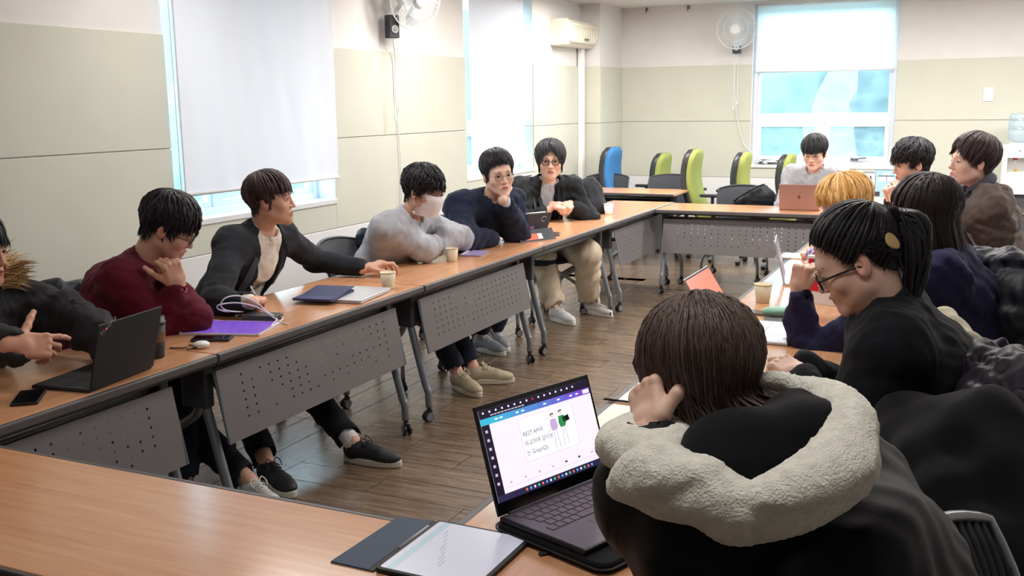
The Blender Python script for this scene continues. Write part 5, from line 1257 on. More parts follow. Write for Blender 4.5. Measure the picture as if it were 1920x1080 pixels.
# --- person with long straight hair in navy
p = Person('person in a navy sweatshirt with one fist raised before the face', at(1732, 400, y=3.9), 170, -12, (0.13, 4.02, 0.53), 176, neck=(0.06, 0.165), skin='fair', hs=1.06, sw=0.18)
wr = at(1496, 545, y=3.74); p.arms('L', wr, at(1506, 490, y=3.74)-wr, v(-0.5, -0.8, 0.1), 'fist', elbow=at(1514, 672, y=3.70), sc=1.0)
p.arms('R', v(-0.56, 4.15, 0.98), v(-0.1, -0.6, 0.8), v(-0.9, 0.2, 0.2), 'fist', elbow=v(-0.40, 4.25, 0.78))
p.legs('L', v(-0.5, 3.85, 0.09), 180, 'dark'); p.legs('R', v(-0.5, 4.1, 0.09), 180, 'dark'); p.trousers(f_jean)
p.garment('sweatshirt', f_navysw, 0.026, rip=0.006, amp=0.005, neckcut=0.066)
p.finish(eye=0.0035)
H = Hair([(0, 0.07), (25, 0.04), (45, 0.0), (60, -0.04), (80, -0.08), (180, -0.10)], 0.018, 0.016, seed=33, messy=0.1, edge=0.8)
rr = random.Random(8); ex = []
def fall(p, H, n, phr, length, out=0.03, spread=0.02, wave=0.0, wid=(0.006, 0.012), seed=1, dirv=None, start=(0.25, 0.6), t_leave=100):
    """locks that leave the head at about ear height and hang down"""
    rr = random.Random(seed); ex = []
    for i in range(n):
        ph = rr.uniform(*phr); L = rr.uniform(*length); pts = []; t0 = rr.uniform(*start)*t_leave
        for k in range(5): th = t0+(t_leave-t0)*k/4; pts.append(p.w(H.pt(np.array(th), np.array(ph), np.array(float(H.lift(th, ph))+rr.uniform(0, 0.005)))[None])[0])
        q = pts[-1]; rad = nrm((q-p.hc)*v(1, 1, 0)); m = 7; jx = v(rr.uniform(-1, 1), rr.uniform(-1, 1), 0)*spread
        for k in range(1, m+1):
            t = k/m; w_ = wave*math.sin(t*8+i)*t
            pts.append(q+v(0, 0, -L*t)+rad*out*t*(1-0.5*t)+jx*t+(dirv*t**1.5 if dirv is not None else 0)+rad*w_)
        ww = rr.uniform(*wid); rs = [ww*(0.6+0.4*min(1, k/3)) for k in range(5)]+[ww*(1-(k/m)**3*0.8) for k in range(1, m+1)]; ex.append((pts, rs, rr.random()))
    return ex
ex = fall(p, H, 620, (62, 298), (0.22, 0.36), out=0.02, dirv=v(0.05, 0.0, 0), seed=4)
p.hair(H, 'reddish', 300, extra=ex)

# --- person in the black cardigan with ponytail and glasses
p = Person('person in a black cardigan and thick black glasses looking down', at(1604, 484, y=2.72), 186, -30, (0.0, 2.82, 0.53), 184, neck=(0.075, 0.145), skin='fair', bend=0.03, hs=1.08, sw=0.19, girth=1.06, h=0.0075, hh=0.0026)
wr = at(1500, 705, y=2.70); p.arms('L', wr, at(1440, 668, y=2.78)-wr, v(0.1, -0.45, 1), 'clasp', sc=1.0)
wr = at(1497, 690, y=2.92); p.arms('R', wr, at(1442, 672, y=2.82)-wr, v(0.1, 0.3, 1), 'clasp')
p.legs('L', v(-0.5, 2.65, 0.09), 180, 'dark'); p.legs('R', v(-0.5, 2.95, 0.09), 180, 'dark'); p.trousers(f_trous)
g1 = p.garment('cardigan', f_knitblack, 0.028, rip=0.006, amp=0.005, wl=0.16, neckcut=0.070, wide=1.1); p.collar(f_cream, 0.060, 0.006, parent=g1); p.collar(f_knitblack, 0.072, 0.014, parent=g1, name='cardigan_band')
p.finish(eye=0, lids=True, cheek=1.06, jaw=1.05)
H = Hair([(0, 0.072), (30, 0.064), (50, 0.042), (62, 0.012), (74, -0.004), (84, 0.012), (100, 0.014), (112, -0.03), (140, -0.066), (180, -0.07)], 0.014, 0.011, seed=36, messy=0.15, edge=0.5, whorl=(0, -0.75, 0.66))
tie = p.w(v(0, -0.125, 0.045))[0]; ex = []; rr = random.Random(5)
for i in range(380):                                  # hair drawn back to the tie, then the tail
    ph = rr.uniform(20, 340); th = rr.uniform(35, 1)+float(H.tmax(ph))*0.5; a = p.w(H.pt(np.array(th), np.array(ph), np.array(float(H.lift(th, ph))+0.002))[None])[0]
    th2 = th*0.6+30; ph2 = ph+(180-ph)*0.55; b = p.w(H.pt(np.array(min(th2, 80)), np.array(ph2), np.array(0.014))[None])[0]
    ex.append(([a, a*0.6+b*0.4+nrm(a*0.5+b*0.5-p.hc)*0.006, b, b*0.3+tie*0.7+nrm(b-p.hc)*0.004, tie], [0.006, 0.008, 0.008, 0.007, 0.004], rr.random()))
back = -p.hy*v(1, 1, 0); back = nrm(back)
for i in range(300):
    j = v(rr.uniform(-1, 1), rr.uniform(-1, 1), rr.uniform(-1, 1)); L = rr.uniform(0.16, 0.27)
    pts = [tie+j*0.008]+[tie+j*(0.012+0.018*math.sin(t*PI))+back*(0.075*math.sin(min(1, t*1.6)*PI/2)-0.03*t)+v(0, 0, 0.02*math.sin(t*5) if t < 0.5 else 0.0)+v(0, 0, -L*t**1.3) for t in np.linspace(0.1, 1, 9)]
    ex.append((pts, [0.004]+[0.007*(1-(t**4)*0.8) for t in np.linspace(0.1, 1, 9)], rr.random()))
p.hair(H, 'black', 240, extra=ex, over=(-8, 1))
sc_ = MB().lathe([(0.014, -0.016), (0.026, -0.012), (0.030, 0), (0.026, 0.012), (0.014, 0.016)], (0, 0, 0), 18, axis=1); o = p.mb('scrunchie', sc_, f_black); o.matrix_local = axes_matrix(tie-p.o, p.hx, p.hy, p.hz)
cl = MB().prism([(0.015*math.cos(a), 0.023*math.sin(a)*(1+0.2*math.cos(a))) for a in np.linspace(0, 2*PI, 20, endpoint=False)], 0, 0.007)
cp_ = p.w(v(-0.066, -0.086, 0.004))[0]; nx_ = nrm(p.w(v(-0.15, -0.14, 0.03))[0]-cp_); o = p.mb('hair_clip', cl, mat('clip_tan', rgb(196, 166, 112), 0.3), bevel=0.002); ux = nrm(np.cross(p.hz, nx_)); o.matrix_local = axes_matrix(cp_+nx_*0.012-p.o, ux, np.cross(nx_, ux), nx_); tag(o, 'tan oval hair clip')
p.glasses(m_glassrim, tube=0.0026, r=(0.023, 0.019), z=-0.012)

# --- person in front with the white fleece hood
p = Person('person seen from behind in a black jacket with a white fleece hood', atd(1308, 698, 1.58), 150, -14, (0.12, 1.36, 0.53), 150, nsh=CR*0.055, neck=(0.04, 0.165), skin='fair', bend=0.05, hs=0.94, sw=0.165, girth=1.05, h=0.007, hh=0.0024)
wr = atd(1218, 808, 1.50); p.arms('L', wr, atd(1212, 735, 1.54)-wr, -CR*0.7-CF*0.6, 'relaxed', elbow=atd(1215, 935, 1.52), sc=0.86)
p.arms('R', v(-0.42, 2.02, 0.77), v(-0.8, 0.3, 0), v(0, 0, 1), 'relaxed', elbow=v(-0.18, 1.86, 0.84))
p.legs('L', v(-0.5, 1.45, 0.09), 150, 'dark'); p.legs('R', v(-0.4, 1.7, 0.09), 150, 'dark'); p.trousers(f_trous)
g1 = p.garment('jacket', fabric('jacket_nylon_black', rgb(15, 15, 22), 0.6, amp=0.1), 0.034, rip=0.005, amp=0.005, wl=0.2, neckcut=0.072, cuff=0.86, wide=1.08)
def fleece(name, pts, rads, parent, flat=1.0, seed=0):
    P_ = bez(*pts, n=6); R_ = np.interp(np.linspace(0, len(rads)-1, len(P_)), range(len(rads)), rads)
    pr_ = [P_rc(P_[i], P_[i+1], R_[i], R_[i+1], 0.02) for i in range(len(P_)-1)]
    V, F = sdf_mesh(pr_, 0.0048, lambda q: folds(seed, 0.0012, 0.013)(q)+folds(seed+1, 0.004, 0.09)(q)); return p.obj(name, V, F, f_fleece, parent)
hood = fleece('fleece_hood_rim', [atd(1166, 912, 1.42), atd(1230, 890, 1.38), atd(1310, 925, 1.33), atd(1400, 962, 1.29), atd(1495, 932, 1.27), atd(1572, 872, 1.30), atd(1600, 800, 1.36), atd(1560, 752, 1.44), atd(1490, 725, 1.50), atd(1430, 716, 1.53)], [0.020, 0.040, 0.038, 0.030, 0.035, 0.036, 0.028, 0.018, 0.011, 0.008], g1, seed=3)
fleece('fleece_front_edge', [atd(1262, 838, 1.45), atd(1240, 868, 1.41), atd(1205, 890, 1.40)], [0.014, 0.026, 0.022], g1, seed=5)
S_, E_, W_ = p.arm['L']; d_ = nrm(W_-E_); a_ = nrm(np.cross(d_, v(0, 0, 1)) if abs(d_[2]) < 0.9 else np.cross(d_, v(1, 0, 0))); b_ = np.cross(d_, a_); cc_ = W_-d_*0.02
ring = [cc_+0.043*(math.cos(q)*a_+math.sin(q)*b_) for q in np.linspace(0, 2*PI, 14)]
fleece('fleece_cuff', ring, [0.022]*14, g1, seed=7)
# black lining inside the hood
lin_ = [P_el(atd(1440, 865, 1.40), (0.105, 0.075, 0.085), (CR, CF, CU), 0.03), P_rc(atd(1350, 860, 1.42), atd(1400, 940, 1.36), 0.05, 0.045, 0.04), P_rc(atd(1500, 790, 1.46), atd(1540, 830, 1.38), 0.05, 0.05, 0.04)]
V, F = sdf_mesh(lin_, 0.008, folds(5, 0.004, 0.12)); p.obj('hood_lining', V, F, f_black, g1)
p.finish(eye=0.003, neck_r=0.05)
H = Hair([(0, 0.024), (30, 0.01), (45, -0.02), (60, -0.06), (80, -0.085), (180, -0.105)], 0.016, 0.014, seed=41, messy=0.25, whorl=(0, -0.1, 1.0), edge=0.7)
R_ = -CR*0
ex = fall(p, H, 700, (75, 285), (0.06, 0.15), out=0.0, dirv=CR*0.05-CF*0.03, seed=6, spread=0.02, wid=(0.002, 0.004), t_leave=118, start=(0.0, 0.7))
ex += fall(p, H, 170, (100, 200), (0.05, 0.10), out=0.0, dirv=CR*0.07-CF*0.05+CU*0.02, seed=7, spread=0.05, wave=0.01, wid=(0.003, 0.006), t_leave=122)
ex += fall(p, H, 70, (270, 330), (0.05, 0.13), out=0.0, seed=9, spread=0.015, wid=(0.002, 0.0035), t_leave=120)
p.hair(H, 'ash', 1300, extra=ex, wid=(0.0014, 0.003))
# ================================================================== WALL FITTINGS
def wall_fan(label, hub, fwd, wall_pt, R, box_pt, cord_to):
    hub = np.asarray(hub, float); f = nrm(fwd); x = nrm(np.cross(f, v(0, 0, 1))); u = np.cross(x, f)
    t = thing('wall_fan', label, 'fan', tuple(hub)); m_w = mat('fan_white', rgb(226, 228, 230), 0.4)
    L = lambda a, b, c: (x*a+u*b+f*c)
    for k in range(3):                                   # grille rings front and back
        MB().tube([L(R*q*math.cos(a), R*q*math.sin(a), c) for a in np.linspace(0, 2*PI, 40, endpoint=False)], 0.005 if q == 1 else 0.0035, 6, closed=True).build('grille_ring', m_w, t) if (q := (1.0, 0.62, 0.3)[k]) and (c := (0.0, 0.05, 0.065)[k]) is not None else None
    w = MB(); wb_ = MB(); n = 72
    for k in range(n):
        a = 2*PI*k/n; ca, sa = math.cos(a), math.sin(a); b = a+0.25; cb, sb = math.cos(b), math.sin(b)
        w.tube([L(0.05*ca, 0.05*sa, 0.07), L(R*0.6*math.cos(a+0.12), R*0.6*math.sin(a+0.12), 0.055), L(R*cb, R*sb, 0.0)], 0.0016, 4, caps=False)
        if k % 2 == 0: wb_.tube([L(R*cb, R*sb, 0.0), L(R*0.6*cb, R*0.6*sb, -0.07), L(0.06*cb, 0.06*sb, -0.09)], 0.0016, 4, caps=False)
    w.build('front_grille', m_w, t); wb_.build('rear_grille', m_w, t)
    for k in range(3):
        a0 = 2*PI*k/3+0.4; V = []; F = []
        for i in range(7):
            r_ = R*(0.16+0.72*i/6); wd = 0.55+0.25*math.sin(i/6*PI)
            for j in range(7): a = a0+wd*(j/6-0.5)*1.5; V.append(L(r_*math.cos(a), r_*math.sin(a), -0.03+0.035*(j/6-0.5)))
        F = [(i*7+j, i*7+j+1, (i+1)*7+j+1, (i+1)*7+j) for i in range(6) for j in range(6)]; n_ = len(V)
        MB().add(V+[p_-f*0.003 for p_ in V], F+[tuple(q+n_ for q in g[::-1]) for g in F]).build('blade', mat('fan_blade', rgb(206, 210, 214), 0.35), t, smooth=True)
    MB().tube([L(0, 0, 0.055), L(0, 0, 0.085), L(0, 0, 0.09)], [0.055, 0.055, 0.045], 20).build('hub_cap', m_w, t)
    MB().tube([L(0, 0, -0.09), L(0, 0, -0.2)], [0.06, 0.05], 16).build('motor_housing', m_w, t)
    o = hub; bp = np.asarray(box_pt, float)
    MB().tube([-f*0.15, (bp-o)*0.5-f*0.1, bp-o], 0.02, 8).build('arm', m_w, t)
    bx = MB().box(-0.045, 0.045, -0.035, 0.035, -0.085, 0.085).build('control_box', mat('fan_box_grey', rgb(62, 64, 70), 0.5), t, bevel=0.006)
    bx.location = tuple(bp-o); bx.rotation_euler = (0, 0, math.atan2(f[1], f[0])-PI/2)
    MB().lathe([(0.0, 0.035), (0.03, 0.035), (0.03, 0.045), (0.0, 0.048)], (0, 0, -0.02), 18, axis=1).build('dial', m_w, bx)
    MB().lathe([(0.0, 0.046), (0.016, 0.046), (0.014, 0.055), (0.0, 0.056)], (0, 0, -0.02), 14, axis=1).build('knob', mat('fan_knob', rgb(190, 194, 198), 0.4), bx)
    pc = MB(); d0 = bp-o
    for k, ln in ((-0.012, 0.52), (0.014, 0.58)):
        q = d0+x*k*1.5+f*0.03+v(0, 0, -0.08); pc.tube([q, q+v(0, 0, -ln)], 0.0022, 5); pc.tube([q+v(0, 0, -ln), q+v(0, 0, -ln-0.035)], 0.006, 7)
    pc.build('pull_cord', m_w, t)
    MB().tube(bez(d0+v(0, 0, -0.08), *[np.asarray(q)-o for q in cord_to], n=8), 0.0045, 6).build('power_cord', m_w, t, smooth=True)
    return t
fc = at(779, -2, x=-3.93); fb_ = at(735, 50, x=-4.12)
wall_fan('white wall fan high on the left wall, cut by the top edge', fc, v(1, -0.45, -0.18), None, 0.225, fb_, [at(741, 110, x=-4.16), at(742, 180, x=-4.17), at(748, 250, x=-4.17), at(753, 340, x=-4.17), at(753, 400, x=-4.17)])
fc = at(1381, 54, y=11.36); fb_ = at(1382, 86, y=11.56)
wall_fan('white wall fan high on the far wall, left of the window', fc, v(0.06, -1, -0.12), None, 0.215, fb_, [at(1378, 140, y=11.62), at(1380, 200, y=11.62), at(1388, 245, y=11.62), at(1400, 278, y=11.62), at(1425, 292, y=11.6)])

# air conditioner and its duct
ac = thing('air_conditioner', 'cream wall mounted air conditioner in the far left corner', 'air conditioner', (WX, 10.45, 2.20)); m_ac = mat('ac_cream', rgb(232, 226, 208), 0.4)
prof = [(0.0, 0.0), (0.14, 0.0), (0.20, 0.05), (0.225, 0.13), (0.20, 0.23), (0.15, 0.275), (0.0, 0.28)]; n = len(prof)
V = [(x, -0.44, z) for x, z in prof]+[(x, 0.40, z) for x, z in prof]
MB().add(V, [tuple(range(n)), tuple(range(2*n-1, n-1, -1))]+[(i, (i+1) % n, n+(i+1) % n, n+i)[::-1] for i in range(n)]).build('body', m_ac, ac, bevel=0.012, seg=3)
MB().box(0.15, 0.212, -0.30, 0.34, 0.035, 0.052).build('outlet_flap', mat('ac_flap', rgb(206, 200, 184), 0.45), ac, bevel=0.003)
MB().box(0.2, 0.2275, 0.02, 0.12, 0.070, 0.085).build('display', mat('ac_display', rgb(90, 92, 84), 0.3), ac)
for k in range(9): MB().box(0.205, 0.226, -0.30+k*0.075, -0.285+k*0.075, 0.12, 0.21).build('grille_slat', mat('ac_slat', rgb(196, 190, 176), 0.5), ac)
MB().box(0.0, 0.205, -0.445, -0.435, 0.01, 0.27).build('side_panel', m_ac, ac)
tag(MB().box(WX+0.012, WX+0.07, 10.76, 10.85, 0.3, 2.22).build('pipe_duct', mat('duct_white', rgb(236, 236, 234), 0.5), bevel=0.012), 'white pipe duct running down the wall under the air conditioner', 'duct')
sw = thing('wall_switch', 'small white switch plate on the far wall above the water dispenser', 'switch', tuple(at(1853, 177, y=BY-0.012)))
MB().prism(rrect(0.095, 0.14, 0.01), 0, 0.010, lambda p: (p[0], -p[2], p[1])).build('plate', m_whitepl, sw, bevel=0.002); MB().prism(rrect(0.05, 0.08, 0.006), 0.010, 0.016, lambda p: (p[0], -p[2], p[1])).build('rocker', m_whitepl, sw)
for i, (px, lab) in enumerate(((1212, 'left'), (1290, 'right'))):
    p0 = at(px, 14, y=BY-0.02); h_ = thing('ceiling_hook', 'small metal hook at the top of the far wall, %s of the two' % lab, 'hook', (p0[0], BY-0.012, 2.655)); mh = mat('hook_metal', rgb(130, 122, 110), 0.4, 0.7)
    MB().box(-0.012, 0.012, -0.006, 0.004, -0.012, 0.03).build('hook_plate', mh, h_); MB().tube(bez((0, -0.006, 0.0), (0, -0.03, -0.01), (0, -0.03, -0.03), (0, -0.012, -0.035), n=4), 0.004, 6).build('hook_bend', mh, h_)
# paper notices
m_paper = mat('paper_white', rgb(238, 238, 240), 0.8); m_ink = mat('ink_dark', rgb(70, 70, 84), 0.8); m_inkr = mat('ink_red', rgb(206, 96, 110), 0.8); m_pblue = mat('paper_blue', rgb(176, 214, 232), 0.8)
def sheet(label, x0, x1, z0, z1, m, mk, y=BY-0.0175):
    t = thing('notice_poster', label, 'poster', (x0, y, z0), group='notices under the far window'); MB().box(0, x1-x0, -0.0012, 0, 0, z1-z0).build('paper', m, t)
    for nm, mm, a, b, c, d in mk:
        MB().box(a*(x1-x0), b*(x1-x0), -0.0018, -0.0012, c*(z1-z0), d*(z1-z0)).build(nm, mm, t)
    return t
pa = at(1604, 316, y=BY-0.018); pb = at(1640, 368, y=BY-0.018); mk = []
mk += [('heading', m_ink, 0.25, 0.95, 0.845, 0.875), ('heading', m_ink, 0.35, 0.95, 0.90, 0.915), ('red_heading', m_inkr, 0.04, 0.28, 0.775, 0.80), ('red_heading', m_inkr, 0.2, 0.5, 0.405, 0.425), ('red_footer', m_inkr, 0.78, 0.98, 0.03, 0.055)]
for r_ in range(2):
    for c_ in range(3): mk += [('pictogram', m_ink, 0.12+c_*0.3, 0.20+c_*0.3, 0.62-r_*0.17+0.02, 0.74-r_*0.17), ('pictogram', m_ink, 0.08+c_*0.3, 0.25+c_*0.3, 0.60-r_*0.17, 0.62-r_*0.17)]
for c_ in range(2): mk += [('pictogram', m_ink, 0.42+c_*0.3, 0.52+c_*0.3, 0.16, 0.34), ('pictogram', m_ink, 0.38+c_*0.3, 0.58+c_*0.3, 0.23, 0.25)]
nt_ = sheet('white notice with small pictograms under the far window', pa[0], pb[0], pb[2], pa[2], m_paper, mk)
MB().tube([((pb[0]-pa[0])*(0.12+0.07*math.cos(a)), -0.002, (pa[2]-pb[2])*(0.87+0.04*math.sin(a))) for a in np.linspace(0, 2*PI, 16, endpoint=False)], 0.004, 4, closed=True).build('round_logo', mat('ink_plum', rgb(110, 60, 90), 0.8), nt_)
pa = at(1642, 314, y=BY-0.018); pb = at(1684, 370, y=BY-0.018)
sheet('pale blue poster with a drawing, right of the white notice', pa[0], pb[0], pb[2], pa[2], m_pblue, [('drawing', m_ink, 0.12, 0.8, 0.70, 0.73), ('drawing', m_paper, 0.14, 0.46, 0.52, 0.69), ('drawing', m_paper, 0.48, 0.78, 0.52, 0.69), ('drawing', m_ink, 0.47, 0.49, 0.52, 0.82), ('drawing', m_paper, 0.36, 0.6, 0.73, 0.84), ('caption', m_ink, 0.0, 0.22, 0.02, 0.18), ('heading', m_ink, 0.04, 0.2, 0.93, 0.95)])
pa = at(968, 330, x=WX+0.02); pb = at(1001, 356, x=WX+0.02)
nt_ = thing('wall_notice', 'small printed notice on the left wall behind the navy pullover', 'notice', (WX+0.0125, pa[1], pb[2])); wd, hh_ = pb[1]-pa[1], pa[2]-pb[2]; MB().box(0, 0.001, 0, wd, 0, hh_).build('paper', m_paper, nt_)
for r_ in range(5): MB().box(0.001, 0.0016, wd*0.08, wd*(0.92-0.1*(r_ % 2)), hh_*(0.84-r_*0.17), hh_*(0.92-r_*0.17)).build('text_line', m_ink, nt_)
# cables on the sill
rr = random.Random(12); sx = at(1440, 305, y=BY-0.0)
for i, (mm, lab) in enumerate(((m_blackpl, 'black cable tangle lying on the far window sill'), (mat('cable_grey', rgb(110, 116, 116), 0.5), 'grey cable tangle lying on the far window sill'), (m_whitepl, 'white cable tangle lying on the far window sill'))):
    P_ = [v(BWIN[0]+0.06+rr.uniform(0, 0.40), BY+rr.uniform(-0.015, 0.045), BWIN[2]+0.016+rr.uniform(0, 0.05)) for _ in range(11)]
    tag(MB().tube(bez(*P_, n=8), 0.006, 6).build('cable_tangle', mm, smooth=True), lab, 'cable', 'cables on the window sill')

# water dispenser on a low grey stand
wp = v(0.33, 11.28, 0); ztab = 0.70
st = thing('dispenser_stand', 'low grey stand under the water dispenser', 'stand', tuple(wp)); m_st = mat('stand_grey', rgb(150, 152, 156), 0.5, 0.3)
MB().box(-0.36, 0.5, -0.27, 0.27, ztab-0.03, ztab).build('top', mat('stand_top', rgb(206, 208, 212), 0.45), st, bevel=0.004); MB().box(-0.30, 0.46, -0.24, -0.21, ztab-0.16, ztab-0.03).build('drawer_rail', m_brk, st); MB().box(-0.30, 0.46, -0.2, -0.18, 0.22, ztab-0.17).build('front_panel', m_st, st)
for sx_, sy in ((-0.32, -0.22), (0.46, -0.22), (-0.32, 0.22), (0.46, 0.22)): MB().box(sx_-0.02, sx_+0.02, sy-0.02, sy+0.02, 0, ztab-0.03).build('leg', m_leg, st)
for k in (0.0, 0.18): MB().lathe([(0, 0), (0.012, 0), (0.012, 0.008), (0, 0.01)], (-0.05+k, -0.25, ztab-0.1), 10, axis=1).build('screw_cap', m_leg, st)
wc = thing('water_dispenser', 'white water dispenser with an upturned bottle by the far wall', 'water dispenser', (wp[0], wp[1], ztab))
zb = 0.44
b_ = MB().box(-0.17, 0.17, -0.02, 0.2, 0, zb); b_.box(-0.17, -0.125, -0.16, -0.02, 0, zb); b_.box(0.125, 0.17, -0.16, -0.02, 0, zb); b_.box(-0.125, 0.125, -0.16, -0.02, zb-0.12, zb); b_.box(-0.125, 0.125, -0.16, -0.02, 0, 0.03)
b_.build('body', m_whitepl, wc, bevel=0.004)
for k, (mm) in ((-0.055, mat('tap_red', rgb(206, 70, 70), 0.4)), (0.055, mat('tap_dark', rgb(60, 66, 74), 0.4))):
    tp = MB().tube([(k, -0.02, zb-0.145), (k, -0.07, zb-0.145), (k, -0.075, zb-0.19)], 0.012, 8).build('tap', m_whitepl, wc, smooth=True); MB().box(k-0.022, k+0.022, -0.095, -0.05, zb-0.142, zb-0.125).build('tap_lever', mm, tp)
MB().lathe([(0, 0), (0.016, 0), (0.016, 0.003), (0, 0.003)], (-0.045, -0.0235, zb-0.25), 12, axis=1).build('sticker', mat('sticker_yellow', rgb(232, 196, 70), 0.5), wc)
for k in (-0.02, 0.03): MB().box(k-0.014, k+0.014, -0.1615, -0.16, zb-0.055, zb-0.048).build('printed_mark', m_ink, wc)
m_bottle = bpy.data.materials.new('bottle_plastic'); m_bottle.use_nodes = True; nt = m_bottle.node_tree; N = nt.nodes; N.remove(N['Principled BSDF'])
t_ = N.new('ShaderNodeBsdfTransparent'); t_.inputs[0].default_value = (0.80, 0.90, 0.95, 1); d_ = N.new('ShaderNodeBsdfDiffuse'); d_.inputs[0].default_value = rgb(206, 222, 230); g_ = N.new('ShaderNodeBsdfGlossy'); g_.inputs['Roughness'].default_value = 0.08
m1 = N.new('ShaderNodeMixShader'); m1.inputs[0].default_value = 0.4; m2 = N.new('ShaderNodeMixShader'); m2.inputs[0].default_value = 0.10
nt.links.new(t_.outputs[0], m1.inputs[1]); nt.links.new(d_.outputs[0], m1.inputs[2]); nt.links.new(m1.outputs[0], m2.inputs[1]); nt.links.new(g_.outputs[0], m2.inputs[2]); nt.links.new(m2.outputs[0], N['Material Output'].inputs[0])
wb2 = thing('water_bottle', 'large clear water bottle upside down on the dispenser', 'bottle', (wp[0]+0.0, wp[1]+0.02, ztab+zb))
MB().lathe([(0.05, 0.0), (0.06, 0.02), (0.125, 0.05), (0.135, 0.07), (0.135, 0.13), (0.128, 0.14), (0.128, 0.15), (0.135, 0.16), (0.135, 0.22), (0.128, 0.23), (0.128, 0.24), (0.135, 0.25), (0.133, 0.29), (0.115, 0.31), (0.0, 0.31)], (0, 0, 0), 28).build('bottle_shell', m_bottle, wb2, smooth=True)
MB().lathe([(0.10, -0.002), (0.12, 0.0), (0.12, 0.02), (0.10, 0.024)], (0, 0, 0), 24).build('neck_collar', m_whitepl, wb2)

# ================================================================== THINGS ON THE TABLES
m_cup = mat('paper_cup', rgb(226, 214, 184), 0.7); m_cupw = mat('paper_cup_white', rgb(238, 238, 236), 0.6); m_coffee = mat('coffee', rgb(96, 60, 36), 0.2)
def cup(p_, label, m, sc=1.0, coffee=False):
    t = thing('paper_cup', label, 'cup', (p_[0], p_[1], TH), group='paper cups on the tables'); t.scale = (sc,)*3
    MB().lathe([(0.0, 0.004), (0.0235, 0.004), (0.0245, 0.0), (0.0255, 0.002), (0.0340, 0.072), (0.0325, 0.072), (0.0235, 0.008), (0.0, 0.008)], n=24).build('cup_wall', m, t, smooth=True)
    MB().tube([(0.0345*math.cos(a), 0.0345*math.sin(a), 0.072) for a in np.linspace(0, 2*PI, 24, endpoint=False)], 0.0016, 6, closed=True).build('rim', m, t, smooth=True)
    if coffee: MB().lathe([(0.0, 0.034), (0.0275, 0.034)], n=20).build('drink', m_coffee, t)
cup(at(728, 541, z=TH), 'cream paper cup near the hand of the person in the blazer', m_cup, 1.12); cup(at(848, 490, z=TH), 'cream paper cup in front of the masked person', m_cup, 1.05); cup(at(1141, 402, z=TH), 'white paper cup past the open book', m_cupw, 1.15); cup(at(1430, 567, z=TH), 'cream paper cup with coffee on the right tables', m_cup, 1.15, True)

m_scr_off = mat('screen_black', rgb(12, 12, 16), 0.12); m_key = mat('key_dark', rgb(30, 30, 34), 0.5); m_pad = mat('touchpad', rgb(60, 60, 64), 0.4)
def emis(name, col, s=1.0):
    if name in MATS: return MATS[name]
    return mat(name, tuple(c*0.3 for c in col[:3])+(1,), 0.25, emit=col, estr=s)
def laptop(label, hinge, user_deg, w, d, ang, m_body, m_lid, m_deck, m_scr, keym, single_keys=False, bez_=0.006, thick=0.012, chin=0.014, bezel=None):
    """hinge = centre of the hinge line; user_deg = direction from hinge to the user; ang = lid angle from the deck"""
    t = thing('laptop', label, 'laptop', tuple(hinge), math.radians(user_deg)+PI/2)     # local -y points to the user
    base = MB().box(-w/2, w/2, -d, 0, 0, thick).build('base', m_body, t, bevel=0.004)
    MB().box(-w/2+0.004, w/2-0.004, -d+0.004, -0.008, thick-0.0005, thick+0.0006).build('deck', m_deck, base)
    kw = w*0.86; rows = 5; kh = d*0.48/rows; cols = 14; km = MB().box(-kw/cols/2+0.0013, kw/cols/2-0.0013, -kh/2+0.0013, kh/2-0.0013, 0, 0.0014).mesh('key', 0.0005, 1); km.materials.append(keym); allk = MB()
    for r_ in range(rows):
        off = [0, 0.3, 0.5, 0.8, 0.2][r_]*kw/cols
        for c_ in range(cols-(1 if r_ in (1, 2, 3) else 0)):
            if r_ == 4 and 4 <= c_ <= 8: continue
            x = -kw/2+kw/cols*(c_+0.5)+(off if r_ in (1, 2, 3) else 0); y = -d*0.07-kh*(r_+0.5)
            if single_keys: o = bpy.data.objects.new('key', km); C.objects.link(o); o.parent = base; o.location = (x, y, thick+0.0006)
            else: allk.box(x-kw/cols/2+0.0013, x+kw/cols/2-0.0013, y-kh/2+0.0013, y+kh/2-0.0013, thick+0.0006, thick+0.002)
    y = -d*0.07-kh*4.5; sp = MB().box(-kw/cols*3+0.0013, kw/cols*2-0.0013, y-kh/2+0.0013, y+kh/2-0.0013, thick+0.0006, thick+0.002)
    if single_keys: sp.build('space_bar', keym, base)
    else: allk.add(sp.V, sp.F); allk.build('keyboard', keym, base)
    MB().box(-w*0.16-0.01, w*0.16-0.01, -d+0.012, -d*0.62, thick+0.0004, thick+0.0009).build('touchpad', m_pad if m_deck is not m_lid else m_deck, base)
    a = math.radians(ang); uy, uz = -math.cos(a), math.sin(a)            # lid direction from hinge
    ny, nz = -math.sin(a), -math.cos(a)                                  # screen normal (towards user)
    M = lambda p: (p[0], uy*p[1]+ny*p[2], thick*0.6+uz*p[1]+nz*p[2])
    lid = MB().box(-w/2, w/2, 0.003, d, -0.006, 0.0, M).build('lid', m_lid, t, bevel=0.002)
    MB().box(-w/2+0.002, w/2-0.002, 0.006, d-0.002, 0.0, 0.0006, M).build('screen_bezel', bezel or m_scr_off, lid)
    scr = MB().box(-w/2+bez_, w/2-bez_, chin, d-bez_-0.003, 0.0006, 0.0010, M).build('screen', m_scr, lid)
    MB().tube([(-w*0.42, 0, thick*0.7), (w*0.42, 0, thick*0.7)], 0.005, 8).build('hinge', m_body, t)
    return t, lid, scr, M
